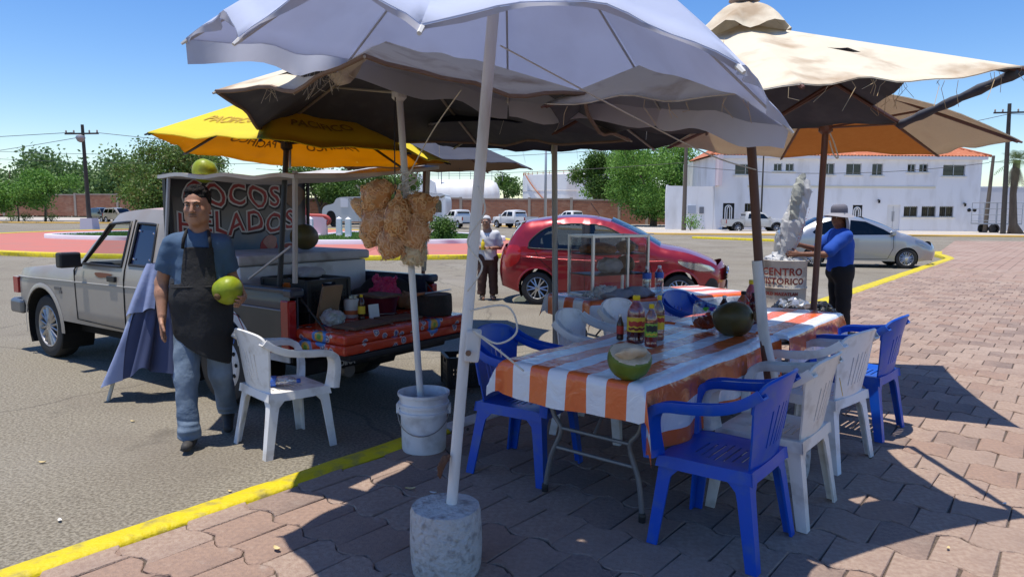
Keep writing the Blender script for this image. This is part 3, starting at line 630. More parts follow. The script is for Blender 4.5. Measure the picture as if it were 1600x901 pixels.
def tree(name, label, x, y, blobs, n, size, m, trunk=(.25, 2.2), seed=1, group=None, limbs=6):
    t = thing(name, label, 'tree', (x, y, 0), group=group); V, F = leaves(blobs, n, size, seed); raw('crown', V, F, m, t, smooth=False)
    r = random.Random(seed); mb = MB(); tr, th = trunk; top = Vector((r.uniform(-.2, .2), 0, th)); mb.tube([(0, 0, -.1), (r.uniform(-.1, .1), 0, th * .5), top], [tr * 1.25, tr, tr * .85], 9)
    for b in sorted(blobs, key=lambda b: -b[3])[:limbs]:
        c = Vector(b[:3]); mid = top.lerp(c, .5) + Vector((0, 0, -.15 * (c - top).length * .3)); mb.tube([top - Vector((0, 0, tr)), mid, c, c + (c - mid) * .4], [tr * .6, tr * .38, tr * .2, tr * .06], 6)
    mb.build('trunk', bark, t, smooth=True); return t
def blobs(w, h, zc, n, seed, d=None):
    r = random.Random(seed); out = []
    for i in range(n):
        a = r.uniform(0, 6.28); q = math.sqrt(r.random()); z = r.uniform(-1, 1); k = math.sqrt(max(.15, 1 - z * z))
        out.append((w * q * k * math.cos(a), (d or w) * q * k * math.sin(a), zc + h * z * .75, w * r.uniform(.28, .45), w * r.uniform(.28, .42), h * r.uniform(.25, .42)))
    return out
tree('broadleaf_tree', 'big dense green tree with rusty patches behind the silver pickup cab', -36.5, 76, blobs(6.6, 3.9, 5.0, 22, 4), 42000, .27, lf2, (.35, 2.4), 4)
tree('broadleaf_tree', 'round green tree standing behind the coconut stand canopy', -22.5, 84, blobs(5.2, 2.6, 4.6, 14, 8), 22000, .27, lf1, (.3, 2), 8)
tree('broadleaf_tree', 'second green tree right of the painted sign', -15.4, 88, blobs(3.6, 2.2, 4.3, 10, 11), 14000, .26, lf1, (.28, 2), 11)
tree('broadleaf_tree', 'large bright green tree left of the white building', 15.8, 80, blobs(6.0, 4.5, 5.6, 26, 5), 46000, .26, lf3, (.35, 2.5), 5)
tree('broadleaf_tree', 'dark green tree rising behind the brick wall right of the tank', 11.2, 94, blobs(3.0, 3.2, 6.2, 10, 15), 14000, .28, lf1, (.3, 3), 15)
tree('young_tree', 'slim young tree on the far left verge nearest the utility pole', -55, 84, blobs(3.6, 2.1, 3.9, 12, 6), 11000, .25, lf3, (.12, 2.1), 6)
tree('young_tree', 'small leafy tree at the left edge of the picture', -62, 86, blobs(3.2, 1.5, 3.0, 9, 7), 3500, .32, lf3, (.11, 1.7), 7)
tree('young_tree', 'spindly young tree between two fuller ones at far left', -58.5, 84.5, blobs(2.6, 1.5, 3.5, 8, 12), 3000, .3, lf3, (.09, 1.9), 12)
tree('distant_tree', 'small round tree peeping over the wall between the tanks', 3.0 - 4.6, 150, blobs(3.2, 2.4, 6.3, 7, 21), 2200, .5, lf1, (.25, 4), 21)
tree('distant_tree', 'leafy shrub tree in front of the cylindrical tank', 12.6, 100, blobs(2.5, 1.3, 4.0, 6, 22), 2500, .35, lf3, (.2, 3), 22)
# far-off wood that reads as one mass
r = random.Random(2); bl = []
for i in range(95):
    x = -150 + i * .95 + r.uniform(-2, 2); tall = 10.2 + 1.6 * math.sin(i * .33) + r.uniform(-1.2, 1.2) - (2.5 if x > -72 else 0); bl.append((x, r.uniform(-6, 8), tall - 3.2, 3.2, 3.2, 3.4)); bl.append((x, r.uniform(-6, 3), tall * .35, 3.4, 3.2, 3.6))
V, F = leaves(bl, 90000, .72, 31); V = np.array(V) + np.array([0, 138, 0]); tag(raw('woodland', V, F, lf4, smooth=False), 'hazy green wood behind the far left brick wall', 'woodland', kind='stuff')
mb = MB()
for i in range(60): x = -150 + 1.6 * i; mb.tube([(x, 141 + r.uniform(-4, 4), 0), (x + r.uniform(-.8, .8), 141, 9)], [.3, .12], 5)
tag(mb.build('woodland_trunks', bark), 'thin trunks inside the hazy wood', 'trunks', kind='stuff')
# clipped bush on the roundabout and weeds
def bush(label, x, y, z, s, n, seed, m=lf1, nm='clipped_bush'):
    t = thing(nm, label, 'bush', (x, y, z)); V, F = leaves([(0, 0, s * .62, s * .62, s * .6, s * .5), (s * .3, 0, s * .7, s * .4, s * .4, s * .4)], n, s * .12, seed); raw('foliage', V, F, m, t, smooth=False)
    mb = MB()
    for i in range(5): mb.tube([(0, 0, 0), (r.uniform(-.3, .3) * s, r.uniform(-.3, .3) * s, s * .7)], .03, 5)
    mb.build('stem', bark, t)
bush('dense clipped green bush on the roundabout lawn behind the chip bags', -3.55, 35.4, .18, .95, 2200, 41)
bush('wispy weeds at the foot of the wooden pole', 15.3, 61.2, .08, 1.2, 500, 42, lf3, 'weed_clump')
for i, x in enumerate((-56, -57.6, -53, -61)): bush(('low dark shrub at the foot of the slim young tree', 'low dark shrub between two young trees', 'low dark shrub nearest the far left pole', 'low dark shrub at the far left edge')[i], x, 82, .05, 1.0, 350, 50 + i, lf1, 'low_shrub')
mb = MB(); mb.prism([(-64, 80.5), (-43, 79.5), (-42.5, 82), (-45, 87), (-64, 88)], 'z', -.05, .06); tag(mb.build('verge', conc), kind='structure')
kerb('verge_kerb', [Vector((-64, 80.4, 0)), Vector((-54, 80, 0)), Vector((-43, 79.4, 0)), Vector((-42.2, 81, 0)), Vector((-44, 86, 0))], .4, .16, ochre)
# palms
def frond(mb, base, az, el, L_, w, n=16, mi=0, dead=False):
    d = Vector((math.cos(az) * math.cos(el), math.sin(az) * math.cos(el), math.sin(el))); side = Vector((-math.sin(az), math.cos(az), 0)); P = []
    for i in range(n + 1): s = i / n; P.append(Vector(base) + d * (L_ * s) + Vector((0, 0, -L_ * .45 * s * s)))
    for i in range(2, n):
        for sg in (-1, 1):
            l = w * math.sin(math.pi * min(1, (i / n) * .85 + .12)) ; tip = P[i] + side * sg * l * .9 + d * l * .5 + Vector((0, 0, -l * (.5 if not dead else .9))); q = (P[min(i + 1, n)] - P[i]) * .5
            mb.add([P[i], P[i] + q, tip], [(0, 1, 2)], mi)
def palm(label, x, y, h, s, seed):
    t = thing('palm_tree', label, 'tree', (x, y, 0)); r2 = random.Random(seed); mb = MB(); mb.tube([(.35, 0, 0), (.1, 0, h * .15), (-.1, 0, h * .55), (0, 0, h)], [.62, .3, .24, .26], 10); mb.build('trunk', bark, t, smooth=True)
    mb = MB()
    for i in range(26): frond(mb, (0, 0, h), r2.uniform(0, 6.28), r2.uniform(-.2, 1.25), s * r2.uniform(.8, 1.1), s * .33)
    mb.build('crown', leafmat('palm_leaf', (.08, .13, .03), (.14, .19, .05), (.05, .09, .02)), t)
    mb = MB()
    for i in range(26): frond(mb, (0, 0, h - .1), r2.uniform(0, 6.28), r2.uniform(-1.5, -.7), s * r2.uniform(.6, .95), s * .2, dead=True)
    mb.build('dead_skirt', mat('dry_frond', (.27, .21, .13), .9, col2=(.36, .29, .19), scale=2), t)
palm('fan palm with a dry skirt at the right edge of the picture', 39.9, 57, 5.9, 1.75, 3)
palm('palm crown with hanging dry fronds behind the navy parasol', 15.6, 106, 12.6, 3.4, 9)
# pink stepped monument wall with red coping, bollards
mo = thing('stepped_monument', 'pink stepped monument wall with red coping on the roundabout', 'monument', (-11.6, 39.8, .1))
ol = [(-3.2, 0), (1.25, 0), (1.25, .95), (1.05, 1.15), (.15, 1.2), (.0, 1.45), (-.15, 1.75), (-.7, 1.85), (-1.5, 2.5), (-3.2, 2.9)]; MB().prism(ol, 'y', -.15, .15).build('wall', mat('pink_plaster', (.72, .50, .56), .8, col2=(.66, .46, .52), scale=1), mo)
cp = smooth_poly([(1.0, .75), (1.3, .8), (1.38, 1.0), (1.1, 1.2), (.2, 1.25), (.02, 1.5), (-.12, 1.8), (-.7, 1.92), (-1.5, 2.57), (-3.2, 2.97)], 4, closed=False); MB().tube([(x, 0, z) for x, z in cp], .11, 8).build('coping', mat('coping_red', (.42, .06, .05), .6), mo, smooth=True)
for i, (x, y, l) in enumerate(((-10.95, 38.6, 'white bollard in front of the pink monument wall'), (-9.72, 40, 'white bollard standing back, left of the chip bags'), (-8.75, 38, 'nearer white bollard close to the chip bags'))):
    t = thing('bollard', l, 'bollard', (x, y, .115), group='white bollards on the roundabout'); mb = MB(); mb.box((0, 0, .55), (.3, .3, 1.0), taper=.92); mb.add([(-.14, -.14, 1.05), (.14, -.14, 1.05), (.14, .14, 1.05), (-.14, .14, 1.05), (0, 0, 1.17)], [(0, 1, 4), (1, 2, 4), (2, 3, 4), (3, 0, 4)]); mb.build('post', mat('bollard_white', (.78, .76, .8), .7), t); MB().box((0, 0, .05), (.5, .5, .1)).build('plinth', mat('bollard_white', (.78, .76, .8)), t)
# ================================================================ PARASOLS
steelw = mat('white_pole', (.74, .72, .68), .5, col2=(.66, .63, .58), scale=9, stretch=(1, 1, .2), dirt=(.30, .24, .19), dscale=7, damt=.6, bump=.1, bscale=60)
brownp = mat('brown_pole', (.115, .045, .03), .45, col2=(.16, .07, .045), scale=8, stretch=(1, 1, .2))
greyp = mat('grey_pole', (.40, .385, .36), .5, .2, col2=(.3, .28, .26), scale=8, stretch=(1, 1, .2))
blackp = mat('black_pole', (.02, .02, .022), .45)
cement = mat('rough_cement', (.50, .48, .45), .95, col2=(.60, .575, .54), scale=14, bump=1.0, bscale=45, dirt=(.22, .2, .18), dscale=30, damt=.8)
ropem = mat('white_rope', (.66, .62, .53), .9, col2=(.5, .46, .38), scale=60)
def umbrella(label, apex, rim, top, under, pole, pr, pm, ribm, scallop=.06, sag=.05, bulge=.0, valance=0.0, hubz=.45, strut=.5, skip=None, base=None, wr=.012, seed=1, ribr=.012, ns=9, nt=10, thick=.005, pn=10, flare=None, secm={}, vlen=None, sags=None):
    t = thing('parasol', label, 'parasol', pole[0]); B0 = Vector(pole[0]); r2 = random.Random(seed); n = len(rim); rim = [Vector(p) for p in rim]; O = Vector(apex)
    ph = [r2.uniform(0, 6.28) for _ in range(12)]
    def sp(i, s, tt, off=0.0):
        A, B = rim[i], rim[(i + 1) % n]; q = (A * (1 - tt) + B * tt); k = 4 * tt * (1 - tt)
        q = q + (O - q) * (scallop * k); p = O + (q - O) * s
        p.z += -(sags[i] if sags else sag) * k * s * s + bulge * 4 * s * (1 - s) * .5 + wr * s * (math.sin(9 * tt + 5 * s + ph[i % 12]) + .6 * math.sin(17 * tt - 8 * s + ph[(i + 3) % 12])) * math.sin(math.pi * tt)
        p.z += off; return p - B0
    mb = MB()
    for i in range(n):
        us = [j / ns for j in range(ns + 1)]; vs = [j / nt for j in range(nt + 1)]
        V = []; F = []
        for a in us:
            for b in vs: V.append(sp(i, max(a, .02), b))
        m = nt + 1; nn = len(V); V2 = [v - Vector((0, 0, thick)) for v in V]
        keep = [(a, b) for a in range(ns) for b in range(nt) if not (skip and skip(i, (a + .5) / ns, (b + .5) / nt))]
        ft = [(a * m + b, (a + 1) * m + b, (a + 1) * m + b + 1, a * m + b + 1) for a, b in keep]
        mb.add(V, ft, 0); mb.add(V2, [f[::-1] for f in ft], secm.get(i, 1))
        o = len(mb.v) - 2 * nn; rimf = [(ns * m + b, ns * m + b + 1, nn + ns * m + b + 1, nn + ns * m + b) for b in range(nt) if (ns - 1, b) in set(keep)]
        mb.f += [tuple(k + o for k in f) for f in rimf]; mb.mi += [0] * len(rimf)
    me = bpy.data.meshes.new('canopy'); me.from_pydata([tuple(v) for v in mb.v], [], mb.f); me.polygons.foreach_set('material_index', mb.mi); me.shade_smooth(); me.update()
    can = obj('canopy', me, [top, under], t)
    if valance:
        mv = MB()
        for i in range(n):
            d = ((rim[i] + rim[(i + 1) % n]) / 2 - O); d.z = 0; d.normalize(); fl = flare[i] if flare else r2.uniform(-.25, .6)
            def vf(u, w): e = sp(i, 1, u, -.003); k = valance * (vlen[i] if vlen else 1) * w * (1 + .15 * math.sin(11 * u + ph[i % 12])); return e + Vector((0, 0, -k)) + d * (k * fl * (.4 + .6 * math.sin(math.pi * u)) + .02 * w * math.sin(14 * u + ph[(i + 5) % 12]))
            if skip and skip(i, 1, .5): continue
            mv.grid(vf, [j / 16 for j in range(17)], [0, .33, .66, 1.0])
        mv.build('valance', under, can, smooth=True)
    # pole, hub, ribs, struts
    P = [Vector(p) - B0 for p in pole]; ax = (P[-1] - P[-2]).normalized(); MB().tube(P, pr, pn).build('pole', pm, t, smooth=True, angle=50)
    hub = P[-1].lerp(P[0], 0) ; hub = O - B0 - (ax * hubz); tp = P[-1]
    hub = P[0] + ax * ((hub - P[0]).dot(ax)) if len(P) == 2 else tp - ax * hubz
    MB().lathe([(pr * 1.2, -.05), (pr * 2.1, -.03), (pr * 2.1, .03), (pr * 1.2, .05)], 12, hub).build('hub', pm, t)
    for i in range(n):
        MB().tube([sp(i, .03, 0, -.02), sp(i, .5, 0, -.02), sp(i, .995, 0, -.015)], ribr, 6).build('rib', ribm, t)
        MB().tube([hub, sp(i, strut, 0, -.03)], ribr * .8, 6).build('strut', ribm, t)
        e = sp(i, 1.0, 0, -.012); d = (e - sp(i, .9, 0, -.012)).normalized(); MB().tube([e - d * .012, e + d * .02], [.009, .006], 6).build('rib_tip', steelw if top.name.startswith('lav') else ribm, t)
    if base: base(t)
    return t, sp, can
lav = mat('lavender_canvas', (.60, .67, .86), .8, col2=(.66, .72, .90), scale=2.0, transl=.45, dirt=(.48, .54, .74), dscale=3, damt=.35, bump=.12, bscale=9)
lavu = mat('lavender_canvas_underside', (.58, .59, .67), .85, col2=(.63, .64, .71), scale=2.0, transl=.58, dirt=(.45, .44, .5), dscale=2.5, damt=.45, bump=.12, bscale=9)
def block_base(r, h, wob, m=cement):
    def f(t):
        r2 = random.Random(4); mb = MB(); mb.lathe([(r * .96, 0), (r, .03), (r * 1.02, h * .4), (r * 1.0, h - .03), (r * .95, h - .006), (r * .2, h + .004)], 36, wob=lambda a, z: 1 + .012 * math.sin(3 * a + z * 20) + .008 * math.sin(11 * a - 30 * z)); mb.build('base_block', m, t, smooth=True, angle=60)
    return f
U1, sp1, _ = umbrella('large lavender-blue parasol in the foreground on a white pole in a cement block', (-.04, 2.98, 2.95),
    [(-1.37, 3.06, 2.33), (-.80, 2.13, 2.12), (-.21, 1.66, 2.04), (.58, 1.87, 2.0), (1.09, 2.85, 1.96), (.82, 4.04, 2.2), (-.03, 4.35, 2.28), (-.91, 4.03, 2.45)],
    lav, lavu, [(-.275, 2.9, PLAZA), (-.04, 2.95, 2.9)], .024, steelw, mat('rib_white', (.5, .48, .46), .5), scallop=.04, sag=-.015, bulge=.10, valance=.10, vlen=[.25, .15, .12, .25, 1, 1, 1, .9], sags=[-.05, -.09, -.07, -.03, .02, .03, .03, .02], flare=[-.3, -.3, -.3, -.3, -.3, .2, .1, .2], hubz=.12, strut=.35, base=block_base(.15, .285, 1), wr=.012, seed=5, ribr=.006, ns=12, nt=14)
# clamp, knob and bark-like scrap tied on the white pole
MB().box((.115, -.005, .97), (.06, .075, .13), rot=(0, R(5), 0)).build('clamp', mat('clamp_white', (.6, .58, .55), .4), U1, bevel=.008)
MB().lathe([(.006, 0), (.012, .02), (.012, .03)], 8, (.1, -.045, .95), rot=(R(90), 0, 0)).build('clamp_screw', mat('rust_screw', (.2, .12, .08), .6, .5), U1)
for z in (.78, .62): MB().lathe([(.007, 0), (.007, .004)], 8, (.02 + z * .12, -.022, z), rot=(R(90), 0, 0)).build('pole_hole', mat('hole_dark', (.01, .01, .01), .9), U1)
sc_ = SDF((-.06, -.06, .36), (.08, .06, .62), .006); sc_.cone((-.02, -.03, .42), (0, -.025, .50), .012, .017, .01).cone((.0, -.03, .5), (-.025, -.04, .46), .012, .006, .01); sc_.build('bark_scrap', mat('brown_husk', (.12, .055, .03), .95, col2=(.2, .1, .06), scale=40, bump=.8, bscale=60), U1, deform=lambda V: wobble(V, .008, 90, 2))
# --- cream parasol with black lining on the pole that stands in a bucket
cream = mat('cream_canvas', (.66, .58, .44), .85, col2=(.72, .66, .54), scale=2.2, dirt=(.30, .19, .10), dscale=4.5, damt=.75, transl=.06, bump=.5, bscale=9)
blackl = mat('black_lining', (.095, .10, .115), .85, col2=(.13, .135, .15), scale=3, dirt=(.2, .2, .21), dscale=9, damt=.3, transl=.18, bump=.15, bscale=12)
def bucket_base(t):
    bm_ = mat('white_bucket', (.74, .74, .75), .45, col2=(.68, .68, .69), scale=4, dirt=(.34, .32, .30), dscale=9, damt=.6); mb = MB()
    mb.lathe([(.135, 0), (.14, .012), (.148, .24), (.162, .245), (.162, .262), (.15, .266), (.152, .29), (.164, .295), (.164, .312), (.153, .316), (.155, .355), (.166, .36), (.166, .378), (.158, .38), (.152, .372), (.15, .33)], 40, cap=False); mb.lathe([(.135, 0.001), (.01, .001)], 40, cap=False)
    mb.build('bucket', bm_, t, smooth=True, angle=50); MB().lathe([(.149, .30), (.02, .305)], 30, cap=True).build('cement_fill', cement, t)
    for sx in (-1, 1): MB().box((sx * .163, 0, .27), (.02, .05, .06)).build('handle_lug', bm_, t)
    MB().tube([(.165 * math.cos(R(a)), -.165 * abs(math.sin(R(a))) * .99, .26 - .13 * math.sin(R(a))) for a in range(0, 181, 12)], .0035, 5).build('handle', mat('wire', (.4, .4, .4), .4, .8), t)
torn = lambda i, s, t: i == 0 and .45 < s < .86 and .18 < t < .8 - .4 * (s - .45)
rimm = [(-1.47, 3.6, 2.21), (-.62, 3.05, 2.27), (.35, 3.55, 2.2), (.8, 4.95, 2.12), (-.3, 5.95, 2.19), (-1.84, 5.4, 2.17)]
U2, sp2, can2 = umbrella('torn cream parasol with black lining on a white pole standing in a bucket', (-.72, 4.47, 2.68), rimm, cream, blackl,
    [(-.56, 4.44, PLAZA), (-.72, 4.48, 2.62)], .022, steelw, mat('rib_cream', (.45, .40, .32), .6), scallop=.07, sag=.06, hubz=.34, strut=.42, skip=torn, base=bucket_base, wr=.02, seed=8, ribr=.010, ns=14, nt=14)
# torn cream flap hanging in the opening, with frayed threads, and a bound hem pipe
mb = MB(); B0 = U2.location
mb.grid(lambda u, v: sp2(0, .50 + .33 * v, .60 + .3 * u) + Vector((.02 * math.sin(9 * u), 0, -.10 * math.sin(math.pi * v) * (1 - u) - .02)), [i / 8 for i in range(9)], [i / 8 for i in range(9)]); mb.build('torn_flap', cream, can2, smooth=True)
mb = MB(); r2 = random.Random(6)
for i in range(60):
    s, t_ = r2.uniform(.43, .88), r2.uniform(.15, .8); e = 1 if r2.random() < .6 else 0
    p = sp2(0, .86 if e else s, t_ if e else .18, -.01); mb.tube([p, p + Vector((r2.uniform(-.03, .03), r2.uniform(-.03, .03), -r2.uniform(.01, .06))), p + Vector((r2.uniform(-.06, .06), 0, -r2.uniform(.02, .12)))], .0012, 3, cap=False)
tag(mb.build('loose_thread', ropem, can2), kind='stuff')
mb = MB()
for i in range(6): mb.tube([sp2(i, 1.0, j / 12, -.008) for j in range(13)], .011, 5)
mb.build('hem', mat('brown_hem', (.20, .13, .09), .8, col2=(.3, .21, .15), scale=20), can2)
# loops of string round the pole, and thin cords stretched between the parasols
mb = MB()
for k in range(5):
    c = Vector((-.10, .0, 1.66 + .02 * k)) ; mb.tube([c + Vector((.05 * math.cos(a) + .02, -.03 + .045 * math.sin(a), .03 * math.sin(a + k))) for a in [i * .35 for i in range(18)]], .004, 5)
mb.tube([(-.09, -.03, 1.7), (.0, -.05, 1.5), (.03, -.04, 1.42)], .004, 5); mb.build('rope_coil', ropem, U2, smooth=True)
def cord(label, pts, r=.0035):
    mb = MB(); P = smooth_poly([tuple(p) for p in pts], 6, closed=False); mb.tube(P, r, 5); return tag(mb.build('cord', ropem, smooth=True), label, 'cord')
cord('thin cord tied from the white bucket pole up to the black lining', [(-.66, 4.42, 1.8), (-.45, 4.0, 2.05), (-.25, 3.5, 2.2)])
cord('long pale cord slanting under the lavender parasol', [(-.05, 2.8, 2.25), (.55, 3.2, 2.03), (1.0, 3.6, 1.9), (1.36, 4.02, 1.86)])
cord('white rope looped down the foreground pole', [(-.14, 2.88, 1.72), (-.11, 2.85, 1.62), (-.18, 2.86, 1.5), (-.12, 2.85, 1.4), (-.18, 2.86, 1.3)], .004)
cord('white cable looped in mid-air beside the foreground pole clamp', [(-.17, 2.86, 1.22), (-.02, 2.84, 1.24), (.02, 2.83, 1.14), (-.06, 2.83, 1.09), (-.16, 2.86, 1.14), (-.05, 2.83, 1.06), (.05, 2.82, .98)], .0045)
# --- navy parasol over the rear table
navy = mat('navy_canvas', (.018, .022, .05), .85, col2=(.03, .035, .07), scale=3, transl=.04); navyu = mat('navy_lining', (.016, .018, .035), .9, col2=(.028, .03, .05), scale=3, transl=.03)
rim8 = lambda cx, cy, r, z, a0, n=8, tilt=(0, 0), ry=None: [(cx + r * math.cos(R(a0 + 360 * i / n)), cy + (ry or r) * math.sin(R(a0 + 360 * i / n)), z + tilt[0] * r * math.cos(R(a0 + 360 * i / n)) + tilt[1] * r * math.sin(R(a0 + 360 * i / n))) for i in range(n)]
U3, sp3, _ = umbrella('dark navy parasol on a grey pole over the rear table', (.42, 6.35, 2.8), rim8(.42, 6.35, 1.45, 2.27, 0), navy, navyu, [(.41, 6.45, 0.0), (.36, 6.42, 2.75)], .026, greyp, mat('rib_grey', (.25, .24, .23), .5), scallop=.05, sag=.03, hubz=.5, wr=.015, seed=3)
mb = MB()
for k in range(10): p = sp3(k % 8, 1, .2 + .06 * k); mb.tube([p, p + Vector((.03 * math.sin(k), .0, -.08 - .02 * (k % 4)))], .0015, 3, cap=False)
tag(mb.build('loose_thread', ropem, U3), kind='stuff')
# --- tan parasol with dark top on the far side of the pickup
tan = mat('tan_canvas', (.38, .25, .16), .85, col2=(.44, .31, .2), scale=3, transl=.55); navt = mat('faded_dark_canvas', (.05, .055, .08), .85, col2=(.08, .08, .1), scale=3, transl=.2)
umbrella('tan-lined parasol with a dark top beyond the pickup', (-1.12, 9.25, 2.75), rim8(-1.12, 9.25, 1.4, 2.19, 12), navt, tan, [(-1.18, 9.25, 0), (-1.12, 9.25, 2.72)], .026, brownp, brownp, scallop=.05, sag=.02, seed=4)
# --- yellow parasol with printed name over the pickup bed
yt = mat('yellow_canvas', (.90, .76, .04), .75, col2=(.93, .80, .06), scale=2.5, transl=.35, dirt=(.75, .6, .06), dscale=3, damt=.4); yu = mat('yellow_glow_lining', (.72, .33, .02), .8, col2=(.78, .38, .03), scale=2.5, transl=.62, dirt=(.5, .22, .03), dscale=3, damt=.4)  # orange of the underside colour imitates sunlight glowing through the yellow cloth
rimy = [(-2.53, 5.0, 2.15), (-1.56, 4.45, 2.06), (-.72, 5.0, 2.03), (-.55, 6.2, 2.04), (-1.08, 7.05, 2.05), (-2.2, 7.1, 2.05), (-2.82, 6.2, 2.11)]
U5, sp5, can5 = umbrella('yellow parasol with printed lettering over the pickup bed on a black pole', (-1.75, 5.72, 2.58), rimy, yt, yu, [(-1.86, 5.60, .78), (-1.75, 5.68, 2.55)], .022, blackp, blackp, scallop=.05, sag=.03, seed=9, hubz=.45, wr=.012)
def sector_text(txt, sp, i, s0, t0, h, w, m, par, off, flip=False):
    me = text_mesh(txt, 1.0, 0, bold=.02); xs = [v.co.x for v in me.vertices]; W = max(xs) - min(xs)
    for v in me.vertices:
        u = v.co.x / W; q = v.co.y; u = -u if flip else u; v.co = sp(i, s0 - q * h, t0 + u * w, off)
    return obj('printed_name', me, m, par)
oi = mat('ochre_print', (.52, .33, .03), .8); oi2 = mat('dark_ochre_print', (.28, .14, .015), .9)
for i in (0, 1, 6): sector_text('PACIFICO', sp5, i, .72, .5, .13, .62, oi, can5, .006)
for i in range(7): sector_text('PACIFICO', sp5, i, .72, .5, .13, .6, oi2, can5, -.009)
# --- sand parasol at the back right, orange backlight painted into its far panel
sand = mat('sand_canvas', (.70, .64, .50), .85, col2=(.76, .70, .57), scale=3, transl=.35, dirt=(.4, .3, .18), dscale=3, damt=.4); orl = mat('sand_lining', (.64, .54, .43), .9, col2=(.70, .60, .48), scale=40, transl=.42, bump=.4, bscale=70)
orl2 = mat('backlit_tint_lining', (.50, .20, .055), .9, col2=(.55, .24, .07), scale=20, transl=.58, bump=.3, bscale=70)  # sun shining through the far panel, put into its underside colour
U6, sp6, can6 = umbrella('sand-coloured parasol with a far panel tinted as if lit through, on a brown pole at the back right', (2.62, 6.05, 2.78), [(1.2, 5.55, 2.13), (3.4, 4.85, 2.12), (4.1, 6.95, 2.19), (2.72, 7.3, 2.18)], sand, orl, [(2.56, 6.0, PLAZA), (2.62, 6.05, 2.74)], .027, brownp, brownp, scallop=.05, sag=.02, hubz=.45, strut=.55, secm={2: 2}, sags=[-.34, .03, .0, .04], seed=12, ns=12, nt=14, ribr=.012, base=block_base(.2, .3, 1))
can6.data.materials.append(orl2)
mb = MB(); mb.tube(smooth_poly([(.06, -.02, 2.18), (.10, -.02, 2.10), (.14, -.02, 1.98), (.1, -.02, 2.01), (.06, -.02, 2.12)], 5, closed=False), .006, 5); mb.build('rope_loop', ropem, U6, smooth=True)
# --- ragged cream parasol at the right, open torn edge
brn = lambda p: p
rimb = rim8(1.30, 4.05, 1.26, 2.2, -35.5, 6, (.05, 0.0)); rimb[0] = (2.32, 3.32, 2.29); rimb[1] = (2.37, 4.42, 2.18); rimb[5] = (1.12, 2.82, 2.12)
U7, sp7, can7 = umbrella('ragged cream parasol with dark lining on a brown and white pole beside the table', (1.27, 4.06, 2.66), rimb, cream, blackl, [(1.585, 4.05, PLAZA), (1.45, 4.05, .95), (1.27, 4.06, 2.66)], .026, brownp, brownp, scallop=.05, sag=.035, hubz=.6, strut=.55,
    skip=lambda i, s, t: (i == 0 and s > .80 and .05 < t < .97) or (i == 5 and .55 < s < .63 and .50 < t < .66), base=block_base(.16, .3, 1), wr=.02, seed=15, ns=16, nt=16)
MB().tube([Vector((1.587, 4.05, .4)) - Vector(U7.location), Vector((1.45, 4.05, .95 + .0)) - Vector(U7.location), Vector((1.40, 4.053, 1.35)) - Vector(U7.location)], .031, 12).build('pole_sleeve', steelw, U7, smooth=True, angle=50)
mb = MB(); mb.tube([sp7(0, .995, 0, -.02).lerp(sp7(0, .995, 1, -.02), j / 14) for j in range(15)], [.024 + .004 * math.sin(j * 1.9) for j in range(15)], 8); mb.build('bound_edge_pipe', blackl, can7, smooth=True)
# gathered cap over the apex
mb = MB(); c0 = Vector((1.27, 4.06, 2.66)) - Vector(U7.location)
def capf(a, s): rr = .02 + .24 * s * (1 + .10 * math.sin(5 * a + 1) + .06 * math.sin(11 * a)); return c0 + Vector((rr * math.cos(a), rr * math.sin(a), .11 - .17 * s ** 1.6 + .02 * math.sin(7 * a + 4 * s) * s))
mb.grid(capf, [i * 2 * math.pi / 40 for i in range(41)], [i / 8 for i in range(9)]); mb.build('vent_cap', cream, can7, smooth=True)
MB().lathe([(.06, 0), (.085, .015), (.08, .03), (.03, .04)], 14, c0 + Vector((0, 0, .105))).build('finial', mat('weathered_plastic', (.3, .22, .18), .8), can7)
mb = MB(); r2 = random.Random(11)
for k in range(36):
    i = r2.choice((0, 4, 5, 5)); p = sp7(i, .80 if i == 0 else 1.0, r2.random(), -.01); mb.tube([p, p + Vector((r2.uniform(-.02, .02), 0, -r2.uniform(.015, .06))), p + Vector((r2.uniform(-.05, .05), r2.uniform(-.03, .03), -r2.uniform(.04, .13)))], .0013, 3, cap=False)
for k in range(60):
    a = r2.uniform(0, 6.28); s = r2.uniform(.2, .5); p = c0 + Vector((.5 * math.cos(a) * s * 2, .5 * math.sin(a) * s * 2, -.12 - .33 * s)); mb.tube([p + Vector((0, 0, .04)), p + Vector((r2.uniform(-.06, .06), r2.uniform(-.05, .05), r2.uniform(.03, .09)))], .0014, 3, cap=False)
tag(mb.build('loose_thread', mat('straw_thread', (.55, .40, .22), .9), can7), kind='stuff')
